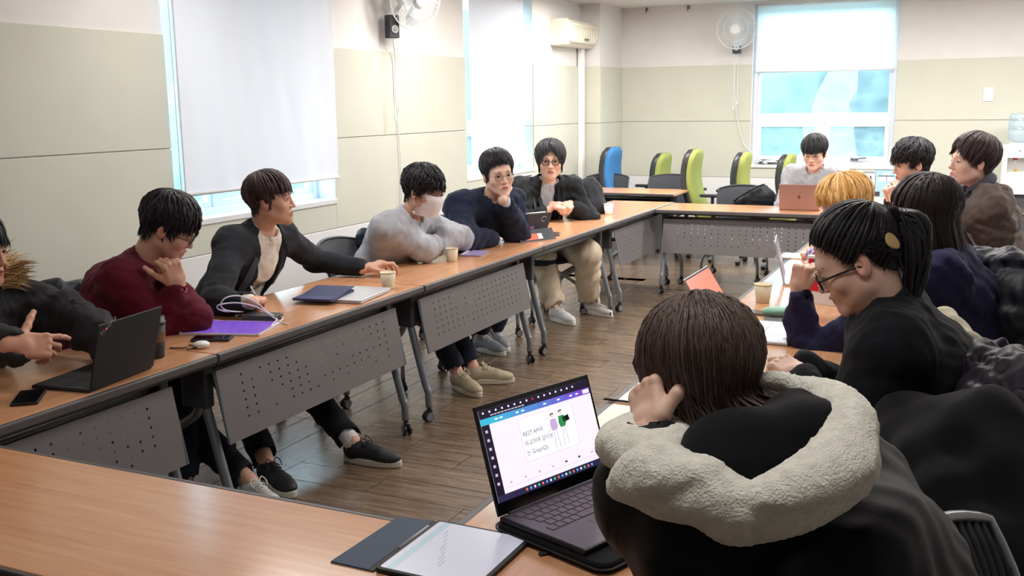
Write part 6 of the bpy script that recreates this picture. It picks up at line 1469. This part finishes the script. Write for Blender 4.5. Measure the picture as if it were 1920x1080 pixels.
# black business laptop at the left
m_tp = mat('laptop_black', rgb(26, 26, 28), 0.6)
t, lid, scr, M = laptop('open black laptop seen from behind on the near left table', (-2.535, 2.375, TH), 188, 0.318, 0.222, 104, m_tp, m_tp, m_tp, emis('screen_dim', rgb(120, 130, 150), 0.5), m_key)
tm = text_mesh('ThinkPad', 0.021, 0.0003, 'LEFT'); o = link('print', tm, mat('print_silver', rgb(170, 166, 166), 0.4, 0.5), lid)
a = math.radians(104); o.matrix_local = axes_matrix(M((0.145, 0.188, -0.0068)), v(-0.80, 0.60*-math.cos(a)*1.0, 0.60*math.sin(a))*1.0, nrm(v(-0.6, -0.8*-math.cos(a), -0.8*math.sin(a)))*-1, v(0, math.sin(a), math.cos(a)))
dm = MB().lathe([(0, 0), (0.0022, 0), (0.0022, 0.001), (0, 0.001)], n=10).build('logo_dot', emis('led_red', (1, 0.05, 0.05, 1), 1.5), lid); dm.matrix_local = axes_matrix(M((0.122, 0.205, -0.0075)), v(1, 0, 0), v(0, math.cos(a), -math.sin(a))*-1, v(0, math.sin(a), math.cos(a)))
# pink laptop at the far table
m_rose = mat('laptop_rose', rgb(168, 130, 122), 0.45, 0.3)
t, lid, scr, M = laptop('pink metal laptop seen from behind at the far table', (-1.34, 8.40, TH), 92, 0.315, 0.22, 107, m_rose, m_rose, m_rose, emis('screen_dim', rgb(120, 130, 150), 0.5), m_key)
lg = MB(); 
for cx, cy, r_ in ((0, 0.112, 0.013), (0, 0.132, 0.004)): lg.prism([(cx+r_*math.cos(q)*(1-0.12*math.cos(2*q)), cy+r_*math.sin(q)) for q in np.linspace(0, 2*PI, 18, endpoint=False)], -0.0066, -0.006, M)
lg.build('logo', mat('logo_dark', rgb(120, 82, 74), 0.3, 0.6), lid)
# silver laptop of the person in navy: orange page
m_sil = mat('laptop_silver', rgb(206, 208, 214), 0.35, 0.3); m_keyw = mat('key_white', rgb(232, 232, 238), 0.5)
t, lid, scr, M = laptop('silver laptop with an orange page on its screen on the right tables', (-0.862, 3.84, TH), 0, 0.36, 0.255, 122, m_sil, m_sil, m_sil, emis('screen_orange', rgb(232, 138, 116), 0.85), m_keyw, bezel=m_tp)
for k in range(3): MB().box(-0.10+k*0.05, -0.065+k*0.05, 0.19, 0.191, 0.0010, 0.0013, M).build('page_line', emis('page_line', rgb(200, 104, 90), 0.7), scr)
for x_, y_ in ((-0.11, -0.235), (0.11, -0.235), (0.09, -0.05), (0.13, -0.06)): MB().box(x_-0.016, x_+0.016, y_-0.008, y_+0.008, 0.0125, 0.0129).build('sticker', mat('sticker_grey', rgb(150, 156, 164), 0.5), [c for c in t.children if c.name.startswith('base')][0])
# foreground laptop with slides
h1, h2 = at(936, 972, z=TH+0.03), at(1146, 887, z=TH+0.03); hc_ = (h1+h2)/2; al = nrm(h2-h1); us = math.degrees(math.atan2(-al[0], al[1])); us = us-180 if False else us
ud = v(al[1], -al[0], 0); udeg = math.degrees(math.atan2(ud[1], ud[0]))
W13 = float(np.linalg.norm(h2-h1))*1.0
m_lapg = mat('laptop_graphite', rgb(38, 36, 46), 0.4, 0.4); m_deckp = mat('deck_graphite', rgb(86, 78, 92), 0.4, 0.4); m_keyp = mat('key_mauve', rgb(92, 78, 92), 0.55)
t13, lid, scr, M = laptop('large open laptop with a slide on screen in front of the fleece hood person', (hc_[0], hc_[1], TH+0.022), udeg, W13, W13*0.655, 108, m_lapg, m_lapg, m_deckp, emis('slide_white', rgb(244, 234, 248), 1.05), m_keyp, single_keys=True, bez_=0.008, chin=0.03)
w_, h_ = W13, W13*0.655; x0, x1, y0, y1 = -w_/2+0.008, w_/2-0.008, 0.03, h_-0.011; sw_, sh_ = x1-x0, y1-y0
def ui(nm, m, a, b, c, d, z=0.0013):                                    # fractions of the screen; a..b left to right for the user
    return MB().box(x0+a*sw_, x0+b*sw_, y1-d*sh_, y1-c*sh_, 0.0010, z, M).build(nm, m, scr)
e_dark = emis('ui_dark', rgb(34, 26, 52), 0.8); e_white = emis('ui_white', rgb(252, 250, 255), 1.1); e_grey = emis('ui_grey', rgb(206, 196, 216), 0.9); e_txt = emis('ui_text', rgb(80, 66, 108), 0.6)
ui('tab_strip', e_dark, 0, 1, 0, 0.095)
for k in range(8): ui('toolbar', emis('bar%d' % k, (lin(60+k*9), lin(190-k*17), lin(224-k*2), 1), 0.95), k/8, (k+1)/8, 0.095, 0.165)
ui('side_bar', e_dark, 0, 0.065, 0.165, 0.93); ui('task_bar', emis('ui_task', rgb(52, 46, 84), 0.8), 0, 1, 0.93, 1.0)
for k in range(16): ui('tab_icon', e_white if k != 8 else emis('ui_red', rgb(240, 60, 60), 1), 0.03+k*0.054, 0.042+k*0.054, 0.025, 0.045, 0.0016)
for k in range(10): ui('address_text', e_grey, 0.09+k*0.03, 0.114+k*0.03, 0.068, 0.080, 0.0016)
ui('share_button', e_white, 0.93, 0.99, 0.108, 0.152, 0.0016)
for k, a in enumerate((0.12, 0.16, 0.30, 0.35, 0.55, 0.68, 0.80, 0.86)): ui('toolbar_icon', e_white, a, a+0.025, 0.122, 0.138, 0.0016)
for k in range(7): ui('side_icon', e_grey, 0.022, 0.042, 0.22+k*0.095, 0.25+k*0.095, 0.0016)
for k in range(18): ui('task_icon', emis('ti%d' % (k % 4), [rgb(240, 120, 80), rgb(90, 180, 240), rgb(236, 236, 244), rgb(90, 200, 140)][k % 4], 1), 0.24+k*0.036, 0.255+k*0.036, 0.952, 0.978, 0.0016)
ui('slide', e_white, 0.30, 0.80, 0.21, 0.69); 
for q in ((0.30, 0.80, 0.21, 0.214), (0.30, 0.80, 0.686, 0.69), (0.30, 0.303, 0.21, 0.69), (0.797, 0.80, 0.21, 0.69)): ui('slide_border', e_grey, *q, 0.0016)
for k in range(7): ui('thumbnail', e_grey, 0.09+k*0.125, 0.115+k*0.125+0.05, 0.80, 0.802, 0.0016); ui('thumbnail_mark', e_txt if k in (4, 5) else e_grey, 0.125+k*0.125, 0.145+k*0.125, 0.82, 0.84, 0.0016)
ui('scroll_line', e_grey, 0.08, 0.97, 0.872, 0.876, 0.0016)
a108 = math.radians(108)
ex_ = v(1, 0, 0); ey_ = v(0, -math.cos(a108), math.sin(a108)); ez_ = v(0, -math.sin(a108), -math.cos(a108))
for i, s_ in enumerate(('REST API와', '비교하며 알아보', '는 GraphQL')):
    me = text_mesh(s_, sh_*0.068, 0.0, 'LEFT'); o = link('slide_text', me, e_txt, scr); o.matrix_local = axes_matrix(M((x0+0.315*sw_, y1-(0.39+i*0.105)*sh_, 0.0019)), ex_, ey_, ez_)
# the two drawn figures of the slide
def fig(nm, m, pts): MB().prism([(x0+a*sw_, y1-b*sh_) for a, b in pts][::-1], 0.0016, 0.0019, M).build(nm, m, scr)
e_blk = emis('ui_black', rgb(24, 20, 28), 0.5); e_grn = emis('ui_green', rgb(52, 150, 90), 0.85); e_lav = emis('ui_lavender', rgb(206, 180, 222), 0.9); e_sk = emis('ui_skin', rgb(244, 214, 210), 0.95)
for cx, cy, top in ((0.60, 0.285, e_lav), (0.68, 0.275, e_grn)):
    fig('drawn_head', e_sk, [(cx+0.013*math.cos(q), cy+0.024*math.sin(q)) for q in np.linspace(0, 2*PI, 12, endpoint=False)]); fig('drawn_hair', e_blk, [(cx-0.017, cy), (cx-0.016, cy-0.026), (cx+0.004, cy-0.034), (cx+0.018, cy-0.022), (cx+0.010, cy-0.012), (cx-0.010, cy-0.010)])
    fig('drawn_shirt', top, [(cx-0.026, cy+0.035), (cx+0.026, cy+0.035), (cx+0.034, cy+0.13), (cx+0.018, cy+0.165), (cx-0.024, cy+0.165), (cx-0.034, cy+0.11)])
    for sg in (-1, 1): fig('drawn_leg', e_grey, [(cx+sg*0.006, cy+0.17), (cx+sg*0.012, cy+0.17), (cx+sg*0.026, cy+0.37), (cx+sg*0.020, cy+0.37)])
fig('drawn_laptop', e_blk, [(0.685, 0.335), (0.745, 0.320), (0.752, 0.385), (0.692, 0.395)])
for k in range(3): fig('drawn_card', e_grey, [(0.525, 0.30+k*0.07), (0.585, 0.29+k*0.07), (0.587, 0.296+k*0.07), (0.527, 0.306+k*0.07)])
# black sleeve under the laptop
po = thing('laptop_sleeve', 'black padded laptop sleeve under the large open laptop', 'sleeve', (hc_[0], hc_[1], TH), math.radians(udeg)+PI/2)
MB().prism([(x+0.012, y-W13*0.33-0.02) for x, y in rrect(W13+0.04, W13*0.655+0.07, 0.03)], 0.0, 0.0215).build('sleeve_body', f_black, po, bevel=0.008, seg=3); MB().tube([(x+0.012, y-W13*0.33-0.02, 0.011) for x, y in rrect(W13+0.045, W13*0.655+0.075, 0.03)], 0.0025, 5, closed=True).build('zip', m_tp, po)
# tablet with cover, bottom edge
ta, tb, tc = at(822, 982, z=TH), at(999, 1016, z=TH), at(800, 1085, z=TH); ex_ = nrm(tb-ta); ey_ = v(-ex_[1], ex_[0], 0); Wt = float(np.linalg.norm(tb-ta))
tt = thing('tablet', 'tablet with a pale page and open slate cover at the bottom edge', 'tablet', tuple(ta)); tt.matrix_world = axes_matrix(ta, ex_, ey_, v(0, 0, 1))
m_slate = mat('cover_slate', rgb(72, 84, 104), 0.75, bump=0.1, bscale=300)
MB().prism([(x+Wt/2, y-0.125) for x, y in rrect(Wt, 0.25, 0.012)], 0.002, 0.010).build('case', m_tp, tt, bevel=0.002); sc_ = MB().prism([(x+Wt/2, y-0.125) for x, y in rrect(Wt-0.018, 0.232, 0.006)], 0.010, 0.0106).build('screen', emis('tablet_page', rgb(200, 200, 216), 0.62), tt)
MB().box(0.022, 0.038, -0.24, -0.010, 0.0106, 0.0109).build('margin_band', emis('tablet_band', rgb(170, 196, 206), 0.6), sc_)
rr = random.Random(2)
for k in range(8):
    y_ = -0.045-k*0.018
    for j in range(rr.randint(2, 5)): MB().box(0.048+k*0.009+j*0.001, 0.049+k*0.009+j*0.001, y_-j*0.009-0.006, y_-j*0.009, 0.0106, 0.0109).build('handwriting', emis('tablet_ink', rgb(120, 120, 150), 0.4), sc_)
cv = MB().prism([(-0.012, 0.004), (-0.095, -0.008), (-0.10, -0.25), (-0.012, -0.25)][::-1], 0.0, 0.004).build('cover', m_slate, tt, bevel=0.0015)
MB().tube([(-0.004, -0.035, 0.007), (-0.004, -0.15, 0.007)], 0.0038, 8).build('stylus', mat('stylus_grey', rgb(150, 152, 162), 0.4), tt, smooth=True); MB().box(-0.012, 0.0, -0.25, 0.0, 0.0, 0.003).build('spine', m_tp, tt)
us_ = thing('usb_stick', 'small black usb stick beside the laptop sleeve', 'usb stick', tuple(at(1022, 1040, z=TH)), 0.9); MB().box(-0.013, 0.010, -0.006, 0.006, 0, 0.006).build('case', m_tp, us_, bevel=0.002); MB().box(0.010, 0.020, -0.004, 0.004, 0.001, 0.005).build('plug', m_leg, us_)
q0, q1 = at(1133, 748, z=TH+0.004), at(1200, 756, z=TH+0.004); pe = thing('pen', 'thin black pen lying across the joint of the right tables', 'pen', tuple(q0)); MB().tube([q0-q0, q1-q0], 0.0035, 8).build('barrel', m_tp, pe); MB().tube([v(0, 0, 0), (q0-q1)*0.05], [0.003, 0.001], 8).build('tip', m_leg, pe)
# phones, tablets, small things on the left row
def slab(name, label, cat, corners_or_c, w, d, h, deg, m_b, m_s, z=TH, r=0.008, inset=0.004):
    t = thing(name, label, cat, (corners_or_c[0], corners_or_c[1], z), math.radians(deg)); MB().prism(rrect(w, d, r), 0, h).build('case', m_b, t, bevel=0.0015); s_ = MB().prism(rrect(w-2*inset, d-2*inset, r*0.7), h, h+0.0005).build('screen', m_s, t); return t, s_
slab('smartphone', 'black smartphone at the left edge of the near left table', 'phone', at(54, 748, z=TH), 0.078, 0.155, 0.009, 40, m_tp, m_scr_off)
t, s_ = slab('tablet', 'tablet with a glowing purple screen in a clear case', 'tablet', (-2.722, 3.135), 0.245, 0.335, 0.008, 107, mat('case_clear', rgb(206, 196, 200), 0.2), emis('screen_purple', rgb(128, 84, 206), 0.75), inset=0.010)
for a_, b_ in ((-0.115, -0.16), (0.115, -0.16), (-0.115, 0.16), (0.115, 0.16)): MB().lathe([(0, 0.0), (0.006, 0.0), (0.006, 0.011), (0, 0.011)], (a_, b_, 0), 10).build('case_corner', mat('case_clear', rgb(206, 196, 200), 0.2), t)
slab('smartphone', 'dark smartphone beside the purple tablet', 'phone', at(398, 637, z=TH), 0.075, 0.15, 0.010, 115, mat('phone_navy', rgb(34, 36, 50), 0.4), m_scr_off)
eb = thing('earbud_case', 'white earbud case in front of the dark smartphone', 'earbud case', tuple(at(378, 652, z=TH))); MB().lathe([(0, 0), (0.022, 0.001), (0.030, 0.008), (0.031, 0.012), (0.030, 0.016), (0.022, 0.023), (0, 0.024)], n=20).build('shell', m_whitepl, eb, smooth=True); MB().tube([(0.0311*math.cos(a), 0.0311*math.sin(a), 0.014) for a in np.linspace(0, 2*PI, 20, endpoint=False)], 0.0006, 4, closed=True).build('lid_seam', m_greypl, eb); MB().box(-0.006, 0.006, -0.032, -0.029, 0.008, 0.011).build('clasp', m_tp, eb)
tag(MB().tube(bez(at(318, 652, z=TH+0.004), at(345, 652, z=TH+0.004), at(355, 647, z=TH+0.004), at(367, 651, z=TH+0.004), at(350, 655, z=TH+0.004), n=6), 0.003, 6).build('earphone_wire', mat('wire_brown', rgb(110, 76, 50), 0.5), smooth=True), 'short brown wire on the table left of the earbud case', 'wire')
bx = thing('power_bank', 'dark grey box shaped power bank near the fist of the blazer person', 'power bank', (-2.715, 3.325, TH), math.radians(12)); MB().box(-0.075, 0.075, -0.04, 0.04, 0, 0.026).build('case', mat('powerbank_grey', rgb(70, 76, 78), 0.5), bx, bevel=0.003); MB().box(0.075, 0.0755, -0.02, 0.01, 0.008, 0.018).build('port', m_tp, bx)
tag(MB().tube(bez(at(517, 590, z=0.735), at(530, 596, z=0.73), at(524, 603, z=0.727), at(508, 612, z=0.727), at(519, 597, z=0.733), at(500, 584, x=-2.66), at(478, 566, x=-2.68), at(450, 555, x=-2.70), at(424, 558, x=-2.72), at(414, 572, x=-2.74), at(428, 583, x=-2.76), at(470, 585, z=0.727), at(440, 586, z=0.727), at(412, 581, x=-2.77), at(410, 572, x=-2.74), at(446, 568, x=-2.70), at(486, 578, x=-2.66), at(520, 600, z=0.73), at(540, 608, z=0.725), n=6), 0.003, 6).build('charging_cable', m_whitepl, smooth=True), 'white charging cable looped beside the power bank', 'cable')
lp = thing('closed_laptop', 'closed silver laptop in front of the blazer person', 'laptop', (-2.655, 3.915, TH), math.radians(98)); MB().prism(rrect(0.345, 0.24, 0.012), 0.002, 0.010).build('base', m_sil, lp, bevel=0.002); MB().prism(rrect(0.345, 0.24, 0.012), 0.0108, 0.017).build('lid', m_sil, lp, bevel=0.002)
t, s_ = slab('tablet', 'tablet in a navy folding cover lying on the closed laptop', 'tablet', (-2.74, 3.80), 0.19, 0.27, 0.010, 10, mat('cover_navy', rgb(40, 50, 92), 0.6), mat('cover_navy_in', rgb(50, 62, 108), 0.6), z=TH+0.0175)
fl2 = MB().box(-0.095, 0.095, -0.135, 0.135, 0.0, 0.004).build('folded_cover', mat('cover_navy', rgb(40, 50, 92), 0.6), t, bevel=0.001); fl2.location = (0.005, 0.0, 0.011); fl2.rotation_euler = (math.radians(4), 0, math.radians(3))
t, s_ = slab('tablet', 'small lavender tablet with a pen before the masked person', 'tablet', (-2.735, 5.33), 0.135, 0.205, 0.008, 10, mat('tablet_lav', rgb(150, 128, 150), 0.4), emis('screen_lav', rgb(170, 150, 190), 0.55)); MB().tube([(-0.05, -0.1, 0.012), (-0.055, 0.06, 0.012)], 0.0042, 8).build('stylus', m_whitepl, t, smooth=True)
# tablet on its folding stand, seen from behind
q0, q1 = at(966, 454, z=TH), at(1032, 446, z=TH); c_ = (q0+q1)/2; al = nrm(q1-q0); nr = v(al[1], -al[0], 0); Wd = float(np.linalg.norm(q1-q0))
ts = thing('folio_tablet', 'tablet leaning on a grey folding cover before the navy pullover', 'tablet', tuple(c_)); ts.matrix_world = axes_matrix(c_, al, -nr, v(0, 0, 1))   # local y points to the user
Mt = lambda p: (p[0], -0.02+p[1]*0+p[2]*0.9-math.sin(0.42)*p[1]*-0.35+0.04-p[1]*0.0, p[1]*0.94)
lean = lambda p: (p[0], 0.055-p[1]*0.40+p[2], p[1]*0.917)
MB().box(-Wd/2, Wd/2, 0.0, 0.19, 0.0, 0.008, lean).build('tablet_body', mat('folio_grey', rgb(74, 74, 84), 0.6), ts, bevel=0.002); MB().box(-Wd/2+0.006, Wd/2-0.006, 0.006, 0.184, 0.008, 0.0085, lean).build('screen', emis('screen_dim', rgb(120, 130, 150), 0.5), ts)
MB().box(-Wd/2, Wd/2, 0, 0.085, 0, 0.004, lambda p: (p[0], -0.055+p[1]*0.55-p[2], p[1]*0.84)).build('stand_flap', mat('folio_slate', rgb(66, 70, 80), 0.65), ts); MB().box(-Wd/2, Wd/2, -0.055, 0.14, 0, 0.003).build('stand_base', mat('folio_slate', rgb(66, 70, 80), 0.65), ts)
MB().box(-Wd/2+0.02, Wd*0.14, 0.012, 0.055, 0.004, 0.0045, lambda p: (p[0], -0.055+p[1]*0.55-p[2], p[1]*0.84)).build('orange_sticker', mat('sticker_orange', rgb(226, 96, 56), 0.5), ts); MB().box(Wd*0.03, Wd*0.15, 0.015, 0.052, 0.0046, 0.005, lambda p: (p[0], -0.055+p[1]*0.55-p[2], p[1]*0.84)).build('white_sticker', m_whitepl, ts)
MB().prism([(x-0.03, y+0.085) for x, y in rrect(0.12, 0.022, 0.010)], -0.001, 0.0, lean).build('pink_sticker', mat('sticker_pink', rgb(196, 130, 180), 0.5), ts); MB().tube([lean((Wd*0.3+0.022*math.cos(q), 0.145+0.018*math.sin(q), -0.002)) for q in np.linspace(0, 5.2, 14)], 0.0016, 5).build('round_mark', m_whitepl, ts)
MB().tube([lean((-Wd*0.32, 0.196, 0.004)), lean((Wd*0.3, 0.196, 0.004))], 0.0045, 8).build('stylus', m_whitepl, ts, smooth=True)
slab('smartphone', 'dark smartphone lying past the leaning tablet', 'phone', at(1040, 440, z=TH), 0.072, 0.15, 0.009, 20, m_greypl, m_scr_off)
# open book
bk = thing('open_book', 'thick open book with a dark red cover under clasped hands', 'book', tuple(at(1088, 404, z=TH)), math.radians(-62)); m_pg = mat('book_pages', rgb(236, 232, 228), 0.8)
for sg, hh_ in ((-1, 0.032), (1, 0.016)):
    V = []; nn = 9
    for y in (-0.12, 0.12):
        for i in range(nn): t_ = i/(nn-1); V.append((sg*0.165*t_, y, 0.006+hh_*(0.55+0.45*math.sin(t_*PI*0.9+0.3))))
        for i in range(nn): t_ = i/(nn-1); V.append((sg*0.165*t_, y, 0.004))
    F = []; k = 2*nn
    for i in range(nn-1): F += [(i, i+1, k+i+1, k+i), (nn+i, nn+i+1, k+nn+i+1, k+nn+i)]; F += [(i, i+1, nn+i+1, nn+i), (k+i, k+i+1, k+nn+i+1, k+nn+i)]
    F += [(nn-1, 2*nn-1, k+2*nn-1, k+nn-1)]
    MB().add(V, F).build('page_block', m_pg, bk, smooth=False)
MB().box(-0.172, 0.0, -0.126, 0.126, 0.0, 0.004).build('cover', mat('book_cover', rgb(120, 56, 48), 0.5), bk); MB().box(0.0, 0.172, -0.126, 0.126, 0.0, 0.004).build('cover', mat('book_cover', rgb(120, 56, 48), 0.5), bk)
MB().add([(0.10, -0.12, 0.03), (0.165, -0.12, 0.018), (0.25, -0.11, 0.035), (0.10, 0.12, 0.03), (0.165, 0.12, 0.018), (0.25, 0.11, 0.035)], [(0, 1, 4, 3), (1, 2, 5, 4)]).build('lifted_flap', mat('book_cover', rgb(120, 56, 48), 0.5), bk)
# right row: small things
slab('smartphone', 'dark smartphone beside the paper cup on the right tables', 'phone', at(1420, 588, z=TH), 0.075, 0.15, 0.008, 80, m_greypl, mat('screen_grey', rgb(90, 84, 80), 0.2))
ms = thing('pencil_case', 'mint green pencil case beside the silver laptop', 'pencil case', tuple(at(1458, 592, z=TH)), math.radians(10)); V, F = sdf_mesh([P_el((0, 0, 0.018), (0.055, 0.032, 0.020)), P_rc((-0.05, 0, 0.014), (0.05, 0, 0.014), 0.012, 0.018, 0.02), P_plane((0, 0, 0), (0, 0, -1))], 0.005); link('case', np_mesh('case', V, F), mat('mint_case', rgb(140, 196, 174), 0.5), ms); MB().tube([(-0.05, 0, 0.031), (0, 0, 0.039), (0.05, 0, 0.033)], 0.002, 5).build('zip', m_whitepl, ms)
slab('mouse_mat', 'small dark card under the mint pencil case', 'card', at(1470, 601, z=TH), 0.10, 0.16, 0.003, 100, mat('card_dark', rgb(48, 56, 60), 0.6), mat('card_dark', rgb(48, 56, 60), 0.6))
t, lid, scr, M = laptop('thin silver laptop seen edge on before the plaid shirt person', (-0.86, 5.05, TH), 9, 0.30, 0.21, 104, m_sil, m_sil, m_sil, emis('screen_dim', rgb(120, 130, 150), 0.5), m_keyw)
c_ = at(1537, 517, y=4.5); zc = c_[2]
rb = thing('red_box', 'white and red box standing on the right tables before the plaid shirt person', 'box', (c_[0], c_[1], TH), math.radians(-14)); hb_ = (zc-TH)+0.085
MB().box(-0.06, 0.075, 0, 0.035, 0, hb_).build('carton', m_paper, rb, bevel=0.002); MB().box(-0.052, 0.04, -0.001, 0, hb_-0.155, hb_-0.012).build('red_panel', mat('cover_red', rgb(214, 26, 48), 0.45), rb)
for s_, sz, x_, z_ in (('Single', 0.030, -0.030, hb_-0.075), ('let', 0.034, 0.004, hb_-0.115)):
    o = link('print', text_mesh(s_, sz, 0.0002), m_paper, rb); o.matrix_local = axes_matrix(v(x_, -0.0014, z_), v(0, 0, -1), v(1, 0, 0), v(0, -1, 0))
for k in range(2): MB().box(0.018+k*0.008, 0.021+k*0.008, -0.0014, -0.001, hb_-0.14, hb_-0.06).build('print_line', m_paper, rb)
# notebook and clear folder
nb_ = thing('writing_pad', 'white writing pad under the hand of the plaid shirt person', 'notepad', tuple(at(1500, 482, z=TH)), math.radians(85)); MB().box(-0.09, 0.09, -0.12, 0.12, 0, 0.008).build('pages', m_paper, nb_, bevel=0.001); MB().box(-0.09, 0.09, 0.105, 0.12, 0.008, 0.010).build('binding', m_greypl, nb_)
wpn = thing('pen', 'white pen beside the silver laptop with the orange page', 'pen', tuple(at(1404, 583, z=TH+0.004)), 0.3); MB().tube([(-0.06, 0, 0), (0.06, 0, 0)], 0.004, 8).build('barrel', m_whitepl, wpn); MB().tube([(0.06, 0, 0), (0.07, 0, 0)], [0.003, 0.001], 8).build('tip', m_leg, wpn)
# tumbler
tu = thing('takeaway_cup', 'black takeaway cup with a lid behind the black laptop', 'cup', (-2.66, 2.655, TH)); MB().lathe([(0, 0), (0.030, 0), (0.031, 0.004), (0.042, 0.125), (0, 0.125)], n=24).build('cup_wall', mat('cup_black', rgb(34, 32, 34), 0.6), tu, smooth=True)
MB().lathe([(0.0, 0.125), (0.0445, 0.125), (0.0455, 0.131), (0.042, 0.135), (0.040, 0.150), (0.036, 0.154), (0.034, 0.150), (0.0, 0.149)], n=24).build('lid', mat('lid_black', rgb(30, 30, 34), 0.35), tu, smooth=True); MB().lathe([(0.0365, 0.06), (0.0405, 0.095)], n=24).build('paper_band', mat('band_brown', rgb(120, 84, 52), 0.8), tu)

# ================================================================== BAGS AND COATS
def soft(name, label, cat, prims, h, m, amp, wl, seed, loc, extra=None):
    loc = np.asarray(loc, float); t = thing(name, label, cat, tuple(loc)); V, F = sdf_mesh(prims, h, folds(seed, amp, wl)); link('shell', np_mesh('shell', V-loc, F), m, t); return t
m_puff = fabric('puffer_dark', rgb(30, 34, 44), 0.5, 0.15); m_puffp = fabric('puffer_plum', rgb(40, 35, 48), 0.5, 0.15); m_coatc = fabric('coat_cream', rgb(214, 206, 184), 0.85); m_bag = fabric('bag_black', rgb(32, 34, 40), 0.6)
def puffy(a, b, r1, r2, cyc, amp=0.012, k=0.02): return P_rc(a, b, r1, r2, k, rip=(amp, cyc, 0.7))
# backpack beside the person with the book
c_ = at(1104, 366, y=7.75); t = soft('backpack', 'black backpack standing beside the person with the open book', 'backpack', [P_el(c_, (0.11, 0.12, 0.15), None, 0.03), P_el(c_+v(0.04, -0.05, -0.10), (0.13, 0.12, 0.12), None, 0.05), P_rc(c_+v(0.05, 0, -0.35), c_, 0.12, 0.1, 0.05)], 0.011, m_bag, 0.006, 0.1, 3, c_*v(1, 1, 0)+v(0, 0, 0.47))
o = MB().tube(bez(c_+v(-0.06, -0.06, 0.10), c_+v(-0.09, -0.12, 0.17), c_+v(0.0, -0.14, 0.12), c_+v(0.05, -0.13, 0.0), n=5), 0.014, 6, flat=0.5).build('strap', m_bag, t, smooth=True); o.location = tuple(-np.array(t.location))
# backpack on the chair at the far table
c_ = at(1415, 372, y=9.02); t = soft('backpack', 'black backpack hanging on the empty chair at the far table', 'backpack', [P_el(c_+v(0.05, 0, 0.0), (0.13, 0.10, 0.11), None, 0.03), P_rc(c_+v(-0.14, 0, -0.05), c_+v(0.1, 0, 0.05), 0.05, 0.05, 0.04), P_rc(c_+v(0.04, 0, -0.25), c_+v(0.04, 0, 0), 0.10, 0.1, 0.05)], 0.011, m_bag, 0.007, 0.09, 5, c_*v(1, 1, 0)+v(0, 0, 0.47))
o = MB().tube(bez(c_+v(-0.16, -0.1, -0.02), c_+v(-0.08, -0.13, 0.04), c_+v(0.04, -0.12, 0.11), c_+v(0.09, -0.06, 0.13), n=5), 0.014, 6, flat=0.5).build('strap', m_puff, t, smooth=True); o.location = tuple(-np.array(t.location))
# coat behind the person in maroon, coat behind the masked person
A, B = at(95, 560, x=-3.42), at(190, 565, x=-3.42); soft('padded_coat', 'dark padded coat bunched between the parka person and the maroon sweater', 'coat', [puffy(A, B, 0.07, 0.09, 3), P_rc(A+v(0, 0, -0.25), A, 0.09, 0.07, 0.05), P_rc(B+v(0, 0, -0.3), B, 0.1, 0.09, 0.05)], 0.011, m_puff, 0.008, 0.09, 8, ((A+B)/2)*v(1, 1, 0)+v(0, 0, 0.4))
A, B = at(690, 452, x=-3.42), at(730, 448, x=-3.42); soft('padded_coat', 'dark coat hung over the chair of the masked person', 'coat', [P_rc(A, B, 0.075, 0.085, 0.04), P_rc(A+v(0.0, 0.05, -0.3), A, 0.08, 0.075, 0.05), P_rc(B+v(0, 0, -0.3), B, 0.08, 0.085, 0.05)], 0.011, m_puff, 0.008, 0.1, 9, ((A+B)/2)*v(1, 1, 0)+v(0, 0, 0.4))
# puffer on the chair of the person in navy
G = lambda px, py, y: at(px, py, y=y)
A = G(1855, 520, 3.95); soft('puffer_jacket', 'dark puffer jacket on the chair behind the person in navy', 'jacket', [puffy(G(1835, 500, 4.2), G(1905, 515, 4.0), 0.075, 0.09, 2.5), puffy(G(1850, 560, 4.05), G(1915, 560, 3.9), 0.09, 0.10, 2), puffy(G(1850, 610, 3.95), G(1905, 600, 3.85), 0.08, 0.09, 2), P_rc(G(1860, 700, 4.0), G(1870, 590, 4.0), 0.10, 0.09, 0.05)], 0.009, m_puff, 0.008, 0.08, 12, A*v(1, 1, 0)+v(0, 0, 0.5))
# cream coat and plum puffer on the chair of the person in the cardigan
A = G(1800, 640, 3.05); soft('cream_coat', 'cream coat draped behind the person in the black cardigan', 'coat', [P_rc(G(1772, 605, 3.15), G(1800, 660, 3.05), 0.05, 0.06, 0.04), P_rc(G(1800, 660, 3.05), G(1815, 760, 3.0), 0.06, 0.07, 0.04)], 0.009, m_coatc, 0.006, 0.09, 13, A*v(1, 1, 0)+v(0, 0, 0.5))
A = G(1870, 720, 2.5); soft('puffer_jacket', 'plum black puffer jacket on the chair by the right edge', 'jacket', [puffy(G(1845, 690, 2.7), G(1900, 720, 2.55), 0.07, 0.08, 2), puffy(G(1850, 745, 2.55), G(1930, 730, 2.45), 0.07, 0.085, 2.4), puffy(G(1840, 790, 2.5), G(1930, 790, 2.4), 0.08, 0.09, 2), P_rc(G(1850, 900, 2.4), G(1880, 800, 2.4), 0.11, 0.1, 0.05), P_rc(G(1760, 960, 2.4), G(1860, 900, 2.4), 0.10, 0.1, 0.06)], 0.008, m_puffp, 0.008, 0.07, 14, A*v(1, 1, 0)+v(0, 0, 0.5))
A = G(1800, 950, 2.1); soft('long_coat', 'long black coat hanging down at the lower right', 'coat', [P_rc(G(1720, 820, 2.35), G(1700, 1050, 2.1), 0.11, 0.13, 0.06), P_rc(G(1840, 830, 2.25), G(1850, 1080, 2.0), 0.12, 0.14, 0.06), P_rc(G(1770, 880, 2.2), G(1790, 1100, 2.0), 0.12, 0.14, 0.06)], 0.011, f_black, 0.01, 0.15, 15, A*v(1, 1, 0)+v(0, 0, 0.3))
